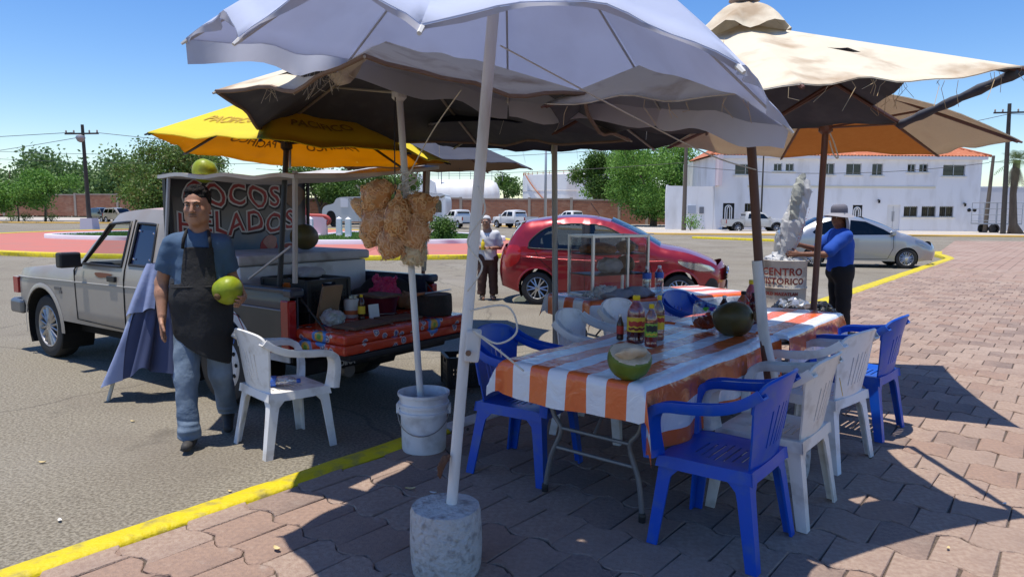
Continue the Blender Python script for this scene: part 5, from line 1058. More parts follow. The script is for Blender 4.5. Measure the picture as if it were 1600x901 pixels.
def wheel(par, x, y, r, w, rim=alloy, spokes=6, steel=False, side=1):
    t = bpy.data.objects.new('wheel', None); COL.objects.link(t); t.parent = par; t.location = (x, y, r); rr = r * .66; hw = w / 2
    MB().lathe([(rr, -hw + .01), (r * .80, -hw), (r * .95, -hw + .012), (r, -hw + .04), (r, hw - .04), (r * .95, hw - .012), (r * .80, hw), (rr, hw - .01)], 40, rot=(R(-90), 0, 0), cap=False).build('tyre', rub, t, smooth=True, angle=40)
    s = side; mb = MB(); mb.lathe([(rr * 1.01, hw - .012), (rr * .97, hw - .006), (rr * .92, hw - .02), (rr * .88, hw - .06)], 36, rot=(R(-90 * s), 0, 0), cap=False)
    if steel:
        mb.lathe([(rr * .9, hw - .06), (rr * .72, hw - .028), (rr * .5, hw - .035), (rr * .35, hw - .01), (rr * .24, hw - .008), (rr * .2, hw + .02), (.01, hw + .024)], 36, rot=(R(-90 * s), 0, 0), cap=False); mb.build('rim', rim, t, smooth=True, angle=35)
        for k in range(10): a = 2 * math.pi * k / 10; MB().lathe([(.018, 0), (.018, .006)], 8, (rr * .68 * math.cos(a), s * (hw - .03), rr * .68 * math.sin(a)), rot=(R(-90 * s), 0, 0)).build('rim_hole', wellm, t)
    else:
        mb.lathe([(rr * .28, hw - .045), (rr * .26, hw - .015), (rr * .1, hw - .01), (.005, hw - .01)], 24, rot=(R(-90 * s), 0, 0), cap=False)
        for k in range(spokes):
            for d in (-1, 1):
                a = 2 * math.pi * k / spokes; a0 = a + d * .10; a1 = a + d * .20; P = [(rr * .2 * math.cos(a0), s * (hw - .025), rr * .2 * math.sin(a0)), (rr * .95 * math.cos(a1), s * (hw - .028), rr * .95 * math.sin(a1))]; mb.tube(P, [rr * .085, rr * .075], 6, flat=.6)
        mb.build('rim', rim, t, smooth=True, angle=40)
        MB().lathe([(rr * .9, hw - .08), (.005, hw - .082)], 24, rot=(R(-90 * s), 0, 0), cap=False).build('brake_disc', dkp, t)
    return t
class Body:
    def __init__(s, segs, W, belt, tumble, rr=.07, taper=((9, 9, 0), (-9, -9, 0)), barrel=.03, nsub=5, zb=.3):
        s.W = W; s.belt = belt; s.tumble = tumble; s.rr = rr; s.taper = taper; s.segs = []; s.barrel = barrel; s.zb = zb
        for nm, pts in segs: s.segs.append((nm, smooth_poly(pts, nsub, closed=False) if nm != 'bottom' else list(pts)))
        s.out = [];
        for nm, p in s.segs: s.out += p[:-1]
        s.top = []
        for nm, p in s.segs:
            if nm != 'bottom': s.top += p
    def y(s, x, z):
        d = dist_poly((x, z), s.top, False); y = s.W / 2
        if z > s.belt: y -= .012 + s.tumble * (z - s.belt)
        else: y -= s.barrel * ((z - (s.belt * .72)) / s.belt) ** 2 * 2
        (f0, f1, ft), (r0, r1, rt) = s.taper
        if x > f0: y -= ft * ((x - f0) / (f1 - f0)) ** 2
        if x < r0: y -= rt * ((x - r0) / (r1 - r0)) ** 2
        if d < s.rr: y -= s.rr - math.sqrt(max(0, s.rr ** 2 - (s.rr - d) ** 2))
        return y
    def sides(s, t, m, holes, arches, step=.11, name='body_side'):
        H = list(holes) + [[(cx + r * math.cos(R(a)), cz + r * math.sin(R(a))) for a in range(0, 360, 12)] for cx, cz, r in arches]
        pv, T = sheet2d(s.out, H, step); Y = [s.y(*p) for p in pv]
        for sg, f in ((1, 1), (-1, -1)): raw(name, [(p[0], sg * y, p[1]) for p, y in zip(pv, Y)], [q[::f] for q in T], m, t)
        for cx, cz, r in arches:
            for sg in (1, -1):
                A = [(cx + r * math.cos(R(a)), cz + r * math.sin(R(a))) for a in range(-30, 211, 12)]; MB().grid(lambda a, q: (a[0], sg * (s.y(a[0], max(a[1], s.zb + .02)) - .32 * q - .002), a[1]), A, [0, 1]).build('wheel_arch', wellm, t)
    def lip(s, t, arches, m, w=.035, out=.012):
        for cx, cz, r in arches:
            for sg in (1, -1):
                A = [(math.cos(R(a)), math.sin(R(a))) for a in range(-14, 195, 11)]; MB().grid(lambda a, q: (cx + (r + w * q) * a[0], sg * (s.y(cx + (r + w * q) * a[0], max(cz + (r + w * q) * a[1], s.zb + .02)) + out * (1 if q in (0, .5) else .2)), cz + (r + w * q) * a[1]), A, [0, .5, 1]).build('arch_trim', m, t, smooth=True)
    def strip(s, t, m, crown, glassm=None, names={}, nt=10, gf=.9):
        for nm, P in s.segs:
            if nm == 'bottom': continue
            cr = crown.get(nm, .03); g = nm in ('windshield', 'backlight'); ts = [-1, -gf] + [-gf + 2 * gf * i / nt for i in range(1, nt)] + [gf, 1]; n = len(P)
            def f(i, u):
                p = P[i]; a = P[max(0, i - 1)]; b = P[min(n - 1, i + 1)]; dx, dz = b[0] - a[0], b[1] - a[1]; l = math.hypot(dx, dz) or 1; nx, nz = dz / l, -dx / l; k = cr * (1 - u * u); ye = s.y(*p)
                return (p[0] + nx * k, ye * u, p[1] + nz * k)
            sg_ = 1
            if g:
                MB().grid(f, range(n), ts[:2]).build('pillar', m, t, smooth=True); MB().grid(f, range(n), ts[-2:]).build('pillar', m, t, smooth=True); MB().grid(f, range(n), ts[1:-1]).build(nm if nm == 'windshield' else 'rear_window', glassm or tint, t, smooth=True)
            else: MB().grid(f, range(n), ts).build(names.get(nm, nm), m, t, smooth=True)
    def pane(s, t, poly, m, name='window', off=-.008, both=True, sides=(1, -1)):
        pv, T = sheet2d(poly, (), .2)
        for sg in sides: raw(name, [(x, sg * (s.y(x, z) + off), z) for x, z in pv], T, m, t)
    def line(s, t, pts, m, r=.006, name='panel_gap', off=.0, sides=(1, -1)):
        P = [];
        for a, b in zip(pts, pts[1:]): k = max(2, int(math.hypot(b[0] - a[0], b[1] - a[1]) / .08)); P += [(a[0] + (b[0] - a[0]) * i / k, a[1] + (b[1] - a[1]) * i / k) for i in range(k)]
        P.append(pts[-1])
        for sg in sides: MB().tube([(x, sg * (s.y(x, z) + off), z) for x, z in P], r, 5).build(name, m, t, smooth=True)
    def patch(s, t, poly, m, name, off=.006, th=.02, sides=(1, -1), step=.05):
        pv, T = sheet2d(poly, (), step)
        for sg in sides: mb = MB(); shell(pv, T, lambda x, z: (x, sg * (s.y(x, z) + off), z), lambda x, z: (x, sg * (s.y(x, z) + off - th), z), mb); mb.build(name, m, t, smooth=True, angle=50)
def seats(t, xs, z, W, h=.62):
    for x in xs:
        for y in (-W * .22, W * .22):
            mb = MB(); mb.box((x + .1, y, z + .1), (.5, .46, .2)); mb.box((x - .2, y, z + .1 + h / 2), (.16, .44, h), rot=(0, R(-12), 0)); o = mb.build('seat', seatm, t, bevel=.04); mb = MB(); mb.box((x - .3, y, z + .12 + h + .1), (.10, .26, .18), rot=(0, R(-10), 0)); mb.build('headrest', seatm, t, bevel=.03)
def plate(t, x, y, z, rz, m=None, ry=0): MB().box((x, y, z), (.012, .3, .15), rot=(0, ry, rz)).build('number_plate', m or mat('plate_white', (.65, .66, .62), .5), t)
# ---------------------------------------------------------------- near pickup (extended cab, boxy)
silv = mat('pickup_silver', (.33, .30, .265), .42, .2, col2=(.29, .265, .235), scale=3, dirt=(.30, .23, .17), dscale=2.2, damt=.55, coat=.2); faded = mat('faded_roof', (.50, .40, .36), .5, .1, col2=(.42, .32, .28), scale=3, dirt=(.40, .22, .17), dscale=2.5, damt=.6)
pk = thing('pickup_truck', 'old silver extended-cab pickup with open tailgate serving as the coconut stand', 'pickup', (-3.28, 7.41, 0), math.atan2(.571, -.821)); WB = 1.62
bd = Body([('front', [(2.36, .46), (2.385, .60), (2.38, .84), (2.35, .90)]), ('hood', [(2.35, .90), (2.27, .945), (1.7, 1.0), (1.2, 1.025), (.93, 1.04)]), ('windshield', [(.93, 1.04), (.63, 1.30), (.36, 1.535)]), ('roof', [(.36, 1.535), (.25, 1.585), (-.15, 1.62), (-.55, 1.61), (-.70, 1.58)]), ('cab_back', [(-.70, 1.58), (-.745, 1.50), (-.775, 1.06), (-.78, .44)]), ('bottom', [(-.78, .44), (2.36, .46)])], 1.68, 1.03, .28, .05, ((1.9, 2.4, .06), (-9, -10, 0)), .02)
w1 = [(.70, 1.075), (.33, 1.475), (-.06, 1.50), (-.06, 1.075)]; w2 = [(-.19, 1.10), (-.19, 1.49), (-.53, 1.48), (-.58, 1.10)]
AF = (WB, .35, .425)
bd.sides(pk, silv, [w1, w2], [AF]); bd.lip(pk, [AF], silv, .05, .014)
bd.strip(pk, silv, dict(front=.03, hood=.03, windshield=.05, roof=.035, cab_back=.01), clearg)
for o in KIDS(pk):
    if o.name.startswith('roof'): o.data.materials[0] = faded
bd.pane(pk, w1, clearg, sides=(-1,)); bd.pane(pk, w2, mat('blue_dark_pane', (.012, .018, .05), .12, spec=.6), 'quarter_window')
for w_ in (w1, w2): bd.line(pk, w_ + [w_[0]], dkp, .014, 'window_seal', .002)
for p_ in ((-.25, 1.42), (-.5, 1.40), (-.25, 1.16), (-.53, 1.16)): MB().lathe([(.012, 0), (.008, .006)], 8, (p_[0], bd.y(*p_) + .004, p_[1]), rot=(R(-90), 0, 0)).build('pane_bolt', chrome, pk)
bd.line(pk, [(-.13, .48), (-.13, 1.52)], wellm, .009); bd.line(pk, [(.83, .5), (.86, 1.0), (.80, 1.05)], wellm, .007); bd.line(pk, [(2.3, .86), (-.76, .90)], mat('pickup_crease', (.30, .29, .27), .5), .012, 'body_crease', -.004)
bd.line(pk, [(.83, .50), (-.13, .48)], wellm, .006); bd.line(pk, [(.36, 1.535), (-.68, 1.57)], dkp, .012, 'drip_rail', -.045)
for sg in (1, -1): MB().box((.08, sg * (bd.y(.08, .95) + .01), .955), (.15, .03, .055)).build('door_handle', dkp, pk, bevel=.008)
bd.patch(pk, smooth_poly([(-.02 + .12, 1.0), (.42, 1.0), (.36, .955), (.2, .965)], 3), mat('rust_patch', (.20, .085, .05), .9), 'rust_stain', .001, .004, (1,))
mb = MB(); mb.box((.66, .97, 1.12), (.11, .20, .15)); mb.build('mirror', dkp, pk, bevel=.02); MB().tube([(.68, .84, 1.06), (.67, .93, 1.08)], .018, 6).build('mirror_arm', dkp, pk)
for bx_, bz_, bw_ in ((1.24, .79, .15), (1.18, .755, .06)): MB().box((bx_, bd.y(bx_, bz_) + .004, bz_), (bw_, .006, .03)).build('badge', mat('badge_grey', (.12, .12, .13), .4, .6), pk, bevel=.002)
mb = MB(); mb.box((2.43, 0, .52), (.10, 1.66, .17)); mb.box((2.30, .82, .52), (.30, .07, .16)); mb.box((2.30, -.82, .52), (.30, .07, .16)); mb.build('front_bumper', mat('bumper_grey', (.16, .17, .19), .3, .7), pk, bevel=.03)
for sg in (1, -1): MB().box((2.36, sg * .70, .76), (.07, .22, .16)).build('headlight', hlm, pk); MB().box((2.335, sg * .795, .76), (.12, .06, .18)).build('turn_signal', tail, pk)
MB().box((2.375, 0, .76), (.05, 1.1, .18)).build('grille', dkp, pk)
mb = MB(); mb.box((.8, 0, .40), (3.1, 1.3, .16)); mb.box((.1, 0, .66), (1.7, 1.52, .4)); mb.build('underbody', wellm, pk); MB().box((.72, 0, .98), (.36, 1.45, .2)).build('dashboard', inter, pk, bevel=.05); MB().box((-.15, 0, .92), (.3, 1.3, .3)).build('bench_seat', seatm, pk, bevel=.06)
MB().tube([(.42 + .05 * math.sin(R(a)), .38 + .18 * math.cos(R(a)), 1.02 + .17 * math.sin(R(a))) for a in range(0, 361, 20)], .014, 6).build('steering_wheel', inter, pk)
for sg in (1, -1): wheel(pk, WB, sg * .70, .345, .225, mat('worn_alloy', (.42, .41, .40), .4, .7, dirt=(.12, .1, .09), dscale=12, damt=.6), 8, False, sg); wheel(pk, -WB, sg * .70, .345, .225, mat('white_steel_rim', (.62, .62, .63), .45, .1, dirt=(.25, .2, .17), dscale=12, damt=.5), 6, True, sg)
# bed
bedo = Body([('front', [(-.80, .46), (-.80, 1.02)]), ('roof', [(-.80, 1.02), (-1.6, 1.015), (-2.53, 1.0)]), ('cab_back', [(-2.53, 1.0), (-2.545, .47)]), ('bottom', [(-2.545, .47), (-.80, .46)])], 1.68, 3, 0, .018, barrel=.015)
AR = (-WB, .36, .435); bluem = mat('bed_blue_stripe', (.022, .03, .055), .35, .2, coat=.3, dirt=(.06, .06, .07), dscale=4, damt=.5); greym = mat('bed_grey_panel', (.035, .038, .042), .4, .2, coat=.2, dirt=(.08, .072, .066), dscale=4, damt=.5)
bedo.sides(pk, greym, [], [AR], .1, 'bed_side'); bedo.lip(pk, [AR], mat('arch_white', (.50, .52, .56), .4, col2=(.42, .44, .48), scale=5), .07, .008)
bedo.patch(pk, [(-2.54, .86), (-.81, .88), (-.81, 1.005), (-2.53, .985)], bluem, 'upper_stripe', .003, .01)
bedo.line(pk, [(-2.53, .865), (-.82, .885)], mat('pin_stripe', (.25, .26, .3), .4), .006, 'trim_line', .008)
bedo.line(pk, [(-2.06, .5), (-2.02, .62), (-1.9, .78), (-1.62, .845), (-1.3, .78), (-1.2, .62)], mat('pin_stripe_red', (.30, .06, .04), .5), .004, 'pin_stripe', .006); bedo.line(pk, [(-2.53, .54), (-2.06, .52)], mat('pin_stripe_red', (.30, .06, .04)), .004, 'pin_stripe', .006)
bedo.patch(pk, [(-2.53, .47), (-2.06, .47), (-2.06, .53), (-2.53, .55)], mat('rocker_white', (.48, .5, .54), .45, dirt=(.2, .17, .14), dscale=6, damt=.6), 'rocker_panel', .004, .01)
mb = MB()
for sg in (1, -1): mb.box((-1.67, sg * .775, 1.012), (1.74, .10, .035)); mb.box((-1.67, sg * .735, .78), (1.70, .02, .44))
mb.build('bed_rail', bluem, pk, bevel=.01)
MB().box((-1.67, 0, .545), (1.74, 1.48, .04)).build('bed_floor', dkp, pk); MB().box((-.83, 0, .78), (.04, 1.5, .46)).build('bed_front_wall', dkp, pk)
MB().box((-1.7, 0, .44), (1.7, 1.1, .16)).build('bed_frame', wellm, pk); mb = MB(); mb.box((-2.63, 0, .44), (.10, 1.62, .12)); mb.build('rear_bumper', mat('step_bumper_black', (.022, .022, .024), .55, .4, dirt=(.08, .07, .06), dscale=8, damt=.6), pk, bevel=.02)
for y_, w_ in ((.06, .20), (-.16, .06)): MB().box((-2.683, y_, .46), (.004, w_, .045)).build('sticker', mat('sticker_grey', (.22, .22, .23), .5), pk)
for txt, y, sz in (('MEDINA', .44, .065),):
    me = text_mesh(txt, sz, .001, bold=.002); obj('bumper_lettering', me, mat('sticker_white', (.6, .6, .6), .5), pk, (-2.684, y, .475 if txt == 'AUTOS' else .425), (R(90), 0, R(-90)))
for sg in (1, -1):
    tl = MB().box((-2.50, sg * .81, .755), (.10, .075, .38)).build('tail_light', tail, pk, bevel=.01); MB().box((-2.515, sg * .815, .54), (.075, .07, .045)).build('reverse_lens', mat('lens_clear', (.5, .45, .42), .2), tl)
    MB().box((-2.52, sg * .775, 1.0), (.12, .12, .07)).build('rail_cap', bluem, pk, bevel=.02)
MB().box((-2.81, 0, .545), (.50, 1.42, .045)).build('tailgate', dkp, pk, bevel=.01)
for sg in (1, -1): MB().tube([(-2.5, sg * .72, .98), (-2.98, sg * .70, .57)], .008, 5).build('tailgate_cable', dkp, pk)
mb = MB(); mb.lathe([(.05, 0), (.06, .4)], 10, (-2.2, .3, .33), rot=(0, R(-90), 0)); mb.build('exhaust', mat('exhaust_grey', (.2, .19, .18), .5, .6), pk)
pkM = Matrix.Translation(pk.location) @ Matrix.Rotation(pk.rotation_euler[2], 4, 'Z'); prz = pk.rotation_euler[2]
def inpk(x, y, z): return pkM @ Vector((x, y, z))
# ---- canopy over the bed with painted sign
cn = thing('stand_canopy', 'white sheet canopy over the pickup bed with a painted dessert sign', 'canopy', inpk(-1.7, 0, 1.05), prz); tarp = mat('dirty_white_sheet', (.56, .55, .53), .7, col2=(.48, .46, .43), scale=2.5, dirt=(.33, .22, .17), dscale=2.2, damt=.7, transl=.12)
mb = MB(); rf_ = lambda u, v: (-.92 + 1.85 * u, -.80 + 1.62 * v, .98 - .15 * v + .03 * math.sin(5 * u + 2) * math.sin(math.pi * v) - .05 * math.sin(math.pi * v) + .012 * math.sin(17 * u) + .05 * u * v)
us = [i / 20 for i in range(21)]; vs = [i / 14 for i in range(15)]; mb.grid(rf_, us, vs); mb.grid(lambda u, v: Vector(rf_(u, v)) - Vector((0, 0, .03)), us, vs)
mb.grid(lambda u, q: Vector(rf_(u, 1)) - Vector((0, 0, .03 * q)), us, (0, 1)); mb.grid(lambda v, q: Vector(rf_(0, v)) - Vector((0, 0, .03 * q)), vs, (0, 1)); mb.grid(lambda u, q: Vector(rf_(u, 0)) - Vector((0, 0, .03 * q)), us, (0, 1)); mb.build('roof_sheet', tarp, cn, smooth=True, angle=40)
alp = mat('grey_angle_iron', (.42, .42, .44), .5, .4); wdp = mat('grey_wood_post', (.40, .37, .34), .85, col2=(.5, .47, .43), scale=8, stretch=(1, 1, .2))
for nm, a, b, r_, m_ in (('post', (-.80, .74, .02), (-.86, .76, .86), .022, wdp), ('post', (-.80, -.72, .02), (-.84, -.74, .93), .022, wdp), ('post', (.86, .74, .03), (.86, .76, .86), .02, blackp), ('post', (.86, -.74, .03), (.86, -.76, .95), .02, blackp), ('brace', (.92, .80, .0), (.80, .79, .86), .016, alp), ('brace', (.62, .79, .02), (.15, .79, .10), .012, alp), ('brace', (-.25, .76, .02), (-.8, .77, .30), .010, alp)): MB().tube([a, b], r_, 6).build(nm, m_, cn)
# sign: painted panel across the front of the bed, facing the tailgate
sm_ = bpy.data.materials.new('sign_print'); sm_.use_nodes = True; N = sm_.node_tree.nodes; L = sm_.node_tree.links; tc = N.new('ShaderNodeTexCoord'); sp_ = N.new('ShaderNodeSeparateXYZ'); rp_ = N.new('ShaderNodeValToRGB'); L.new(tc.outputs['Generated'], sp_.inputs[0]); ns = N.new('ShaderNodeTexNoise'); ns.inputs['Scale'].default_value = 5; ns.inputs['Detail'].default_value = 6; L.new(tc.outputs['Generated'], ns.inputs[0]); ad = N.new('ShaderNodeMath'); ad.operation = 'MULTIPLY_ADD'; ad.inputs[1].default_value = .35; L.new(ns.outputs[0], ad.inputs[0]); L.new(sp_.outputs[2], ad.inputs[2]); L.new(ad.outputs[0], rp_.inputs[0])
cr = rp_.color_ramp; cr.elements[0].position = .15; cr.elements[0].color = (.03, .06, .13, 1); cr.elements[1].position = 1.15; cr.elements[1].color = (.03, .03, .035, 1)
for p_, c_ in ((.42, (.06, .13, .22, 1)), (.58, (.20, .21, .22, 1)), (.80, (.17, .15, .13, 1)), (.98, (.06, .05, .05, 1))): e = cr.elements.new(p_); e.color = c_
L.new(rp_.outputs[0], N['Principled BSDF'].inputs['Base Color']); N['Principled BSDF'].inputs['Roughness'].default_value = .45
sgn = MB().box((.905, 0, .44), (.02, 1.50, .88)).build('sign_panel', sm_, cn)
mr = mat('sign_red', (.34, .035, .03), .5, col2=(.26, .03, .03), scale=6); mw = mat('sign_white', (.60, .58, .56), .5); mk_ = mat('sign_shadow', (.02, .015, .015), .6)
for txt, z, sz, y in (('COCOS', .70, .28, .10), ('HELADOS', .44, .27, .04)):
    for m_, of, bo, ex in ((mk_, .008, .028, .0), (mw, .011, .018, .0), (mr, .014, .002, .0)):
        me = text_mesh(txt, sz, .001, bold=bo * .9, spacing=1.12)
        for i, v in enumerate(me.vertices): v.co.y += .02 * math.sin(v.co.x * 14) + .012 * math.sin(v.co.x * 31 + 2)
        obj('sign_lettering', me, m_, sgn, (.905 - of - .002 - (0), y - (.012 if m_ is mk_ else 0), z - (.012 if m_ is mk_ else 0)), (R(90), 0, R(-90)))
for k, (y, z, w, h_, c_) in enumerate(((-.28, .17, .10, .14, (.42, .05, .05)), (-.30, .25, .08, .07, (.5, .25, .2)), (-.52, .14, .14, .10, (.55, .53, .5)), (-.52, .18, .10, .05, (.35, .08, .06)), (.25, .15, .14, .12, (.45, .35, .2)), (.5, .2, .16, .14, (.2, .25, .1)), (-.60, .72, .14, .11, (.22, .13, .07)))):
    MB().prism(smooth_poly([(y + w * (1 + .15 * math.sin(3 * a + k)) * math.cos(a), z + h_ * (1 + .1 * math.cos(4 * a)) * math.sin(a)) for a in [i * 6.283 / 10 for i in range(10)]], 2), 'x', .891 - .0008 * k, .8945).build('painted_dessert', mat('dessert_paint_%d' % k, c_, .5, col2=tuple(x * .5 for x in c_), scale=18), sgn)
MB().box((.905, .765, .44), (.05, .03, .90)).build('sign_edge', blackp, sgn)
# ---------------------------------------------------------------- hatchback, saloon, pickups, SUVs
def hatch():
    redm = mat('metallic_red', (.30, .012, .02), .30, .35, coat=.8, col2=(.26, .010, .018), scale=2)
    t = thing('hatchback_car', 'shiny red hatchback parked behind the rear table', 'car', (1.78, 12.95, 0), R(-9.5)); X0 = -1.9
    b = Body([('front', [(1.86, .24), (1.90, .42), (1.885, .62), (1.83, .72)]), ('hood', [(1.83, .72), (1.70, .80), (1.35, .93), (.98, 1.0), (.86, 1.03)]), ('windshield', [(.86, 1.03), (.45, 1.26), (.02, 1.45)]), ('roof', [(.02, 1.45), (-.35, 1.515), (-.85, 1.515), (-1.35, 1.45), (-1.52, 1.41)]), ('backlight', [(-1.52, 1.41), (-1.68, 1.22), (-1.80, .98)]), ('rear', [(-1.80, .98), (-1.87, .80), (-1.90, .55), (-1.86, .30)]), ('bottom', [(-1.86, .30), (-1.5, .20), (1.5, .19), (1.86, .24)])], 1.66, .93, .30, .10, ((1.1, 1.9, .22), (-1.3, -1.9, .14)), .05)
    w1 = smooth_poly([(.58, .985), (.40, 1.12), (.05, 1.325), (-.20, 1.40), (-.33, 1.41), (-.36, .965)], 4, sharp=(0, 4, 5)); w2 = smooth_poly([(-.44, .965), (-.43, 1.415), (-.75, 1.41), (-1.10, 1.33), (-1.34, 1.14), (-1.38, 1.03), (-1.30, .985)], 4, sharp=(0, 1))
    A = [(1.20, .30, .335), (-1.22, .30, .335)]; b.sides(t, redm, [w1, w2], A, .10); b.lip(t, A, redm, .035, .008); b.strip(t, redm, dict(front=.16, hood=.06, windshield=.09, roof=.05, backlight=.07, rear=.12), glass('windshield_glass', (.50, .62, .66), .10, .02))
    for w_ in (w1, w2): b.pane(t, w_, glass('door_glass', (.38, .42, .43), .06, .02)); b.line(t, w_ + [w_[0]], dkp, .012, 'window_seal', .0)
    b.patch(t, [(-.33, .97), (-.47, .97), (-.46, 1.415), (-.32, 1.405)], dkp, 'door_post', .001, .012, step=.2)
    for ln in ([(-.40, .27), (-.40, .96)], [(.66, .30), (.74, .62), (.62, .98)], [(-1.28, .98), (-1.18, .80), (-.98, .62), (-.90, .40), (-.86, .25)], [(.66, .28), (-.86, .25)]): b.line(t, ln, wellm, .005)
    b.line(t, [(1.0, .80), (.2, .77), (-.8, .80), (-1.5, .84)], redm, .014, 'body_crease', -.004)
    for x in (-.12, -1.0):
        for sg in (1, -1): MB().box((x, sg * (b.y(x, .83) + .012), .83), (.17, .035, .035)).build('door_handle', redm, t, bevel=.012)
    for sg in (1, -1): mb = MB(); mb.box((.56, sg * .90, 1.04), (.13, .20, .13)); mb.build('mirror', redm, t, bevel=.04)
    for sg in (1, -1):
        P = smooth_poly([(1.80, .63), (1.70, .74), (1.40, .80), (1.16, .83), (1.30, .70), (1.55, .62)], 4); b.patch(t, P, hlm, 'headlight', .012, .03, (sg,)); b.patch(t, [(p[0] * .96 + .05, .71 + (p[1] - .71) * .75) for p in P], lampin, 'headlight_reflector', .004, .01, (sg,))
        P = smooth_poly([(-1.80, .66), (-1.62, .70), (-1.52, .84), (-1.56, 1.02), (-1.78, 1.0)], 4); b.patch(t, P, tail, 'tail_light', .012, .03, (sg,))
        b.patch(t, smooth_poly([(1.84, .27), (1.84, .46), (1.72, .52), (1.6, .34), (1.65, .26)], 3), dkp, 'bumper_insert', .006, .02, (sg,)); MB().lathe([(.045, 0), (.04, .02)], 12, (1.86, sg * .55, .38), rot=(0, R(90), R(25 * sg))).build('fog_light', hlm, t)
    mb = MB(); mb.grid(lambda y, z: (2.055 - .16 * (y / .8) ** 2 - .06 * (z - .55) ** 2 * 5 + .0, y, z), [-.42 + .84 * i / 8 for i in range(9)], [.46, .52, .58, .64, .69]); g = mb.build('grille', dkp, t, smooth=True)
    for k in range(4): MB().tube([(2.062 - .16 * (y / .8) ** 2, y, .485 + .05 * k) for y in [-.38 + .76 * i / 8 for i in range(9)]], .007, 5).build('grille_bar', chrome, g)
    MB().tube([(2.07 - .16 * (y / .8) ** 2, y, .46 + .42 * abs(y) ** 1.3) for y in [-.44 + .88 * i / 10 for i in range(11)]], .016, 6).build('grille_surround', chrome, t); MB().tube([(2.085, .075 * math.cos(R(a)), .60 + .075 * math.sin(R(a))) for a in range(0, 361, 24)], .012, 6).build('badge_ring', chrome, t); MB().box((2.085, 0, .60), (.02, .17, .03)).build('badge_bar', chrome, t)
    plate(t, 2.07, 0, .37, 0); mb = MB(); mb.box((.0, 0, .33), (2.0, 1.3, .2)); mb.box((-.2, 0, .52), (1.9, 1.36, .3)); mb.build('underbody', wellm, t); MB().box((.62, 0, .86), (.5, 1.36, .24)).build('dashboard', inter, t, bevel=.06); seats(t, (-.05, -.85), .50, 1.5)
    MB().tube([(-.2, 0, 1.565), (-.36, 0, 1.78)], .006, 5).build('antenna', dkp, t); MB().box((.25, 0, 1.26), (.05, .25, .08)).build('rear_view_mirror', dkp, t)
    MB().grid(lambda y, q: (-1.50 - .17 * q, y, 1.435 - .03 * q + .03 * (1 - (y / .6) ** 2)), [-.55 + 1.1 * i / 8 for i in range(9)], (0, .5, 1)).build('roof_spoiler', redm, t, smooth=True)
    for sg in (1, -1):
        for x in (1.20, -1.22): wheel(t, x, sg * .72, .29, .19, alloy, 6, False, sg)
    return t
hatch()
def saloon():
    sm = mat('silver_saloon', (.34, .36, .39), .3, .55, coat=.6); t = thing('saloon_car', 'silver saloon with tinted windows parked at the yellow kerb corner', 'car', (10.55, 22.2, 0), R(-12))
    b = Body([('front', [(2.16, .26), (2.2, .42), (2.17, .60), (2.10, .68)]), ('hood', [(2.10, .68), (1.9, .80), (1.5, .95), (1.22, 1.02)]), ('windshield', [(1.22, 1.02), (.75, 1.26), (.22, 1.45)]), ('roof', [(.22, 1.45), (-.3, 1.53), (-.75, 1.51), (-1.05, 1.44)]), ('backlight', [(-1.05, 1.44), (-1.4, 1.25), (-1.65, 1.08)]), ('rear', [(-1.65, 1.08), (-2.0, 1.04), (-2.12, .9), (-2.15, .5), (-2.1, .32)]), ('bottom', [(-2.1, .32), (-1.5, .22), (1.6, .21), (2.16, .26)])], 1.7, .96, .30, .10, ((1.3, 2.2, .22), (-1.5, -2.15, .14)), .05)
    w1 = [(.98, 1.0), (.72, 1.16), (.22, 1.385), (-.20, 1.43), (-.24, .98)]; w2 = [(-.31, .98), (-.28, 1.435), (-.7, 1.42), (-1.02, 1.34), (-1.28, 1.05), (-1.2, .99)]
    A = [(1.38, .30, .33), (-1.22, .30, .33)]; b.sides(t, sm, [w1, w2], A, .13); b.strip(t, sm, dict(front=.16, hood=.06, windshield=.09, roof=.05, backlight=.07, rear=.1), darkt)
    for w_ in (w1, w2): b.pane(t, w_, darkt)
    for ln in ([(-.28, .27), (-.28, .97)], [(.86, .3), (1.0, .62), (.98, 1.0)], [(.86, .28), (-.86, .25)]): b.line(t, ln, wellm, .006)
    for sg in (1, -1): MB().box((-.05, sg * (b.y(-.05, .86) + .012), .86), (.17, .03, .035)).build('door_handle', sm, t); MB().box((.95, sg * .92, 1.05), (.12, .2, .14)).build('mirror', sm, t, bevel=.03); b.patch(t, smooth_poly([(2.04, .62), (1.9, .74), (1.58, .86), (1.75, .68)], 3), hlm, 'headlight', .012, .03, (sg,)); b.patch(t, smooth_poly([(-2.08, .78), (-1.75, .84), (-1.75, 1.0), (-2.0, 1.0)], 3), tail, 'tail_light', .012, .03, (sg,))
    MB().grid(lambda x, y: (x, y, 1.03 + .062 + (1.45 - 1.02) / (.22 - 1.22) * (x - 1.22) * 0 - .23 * (x - 1.22) + .0), [1.25, 1.5, 1.8, 1.95], [-.5, 0, .5]).build('black_bonnet_cover', dkp, t, smooth=True) if False else None
    mb = MB(); mb.box((0, 0, .4), (2.6, 1.4, .3)); mb.build('underbody', wellm, t); seats(t, (0, -.85), .5, 1.5)
    for sg in (1, -1):
        for x in (1.38, -1.22): wheel(t, x, sg * .74, .30, .2, alloy, 9, False, sg)
saloon()
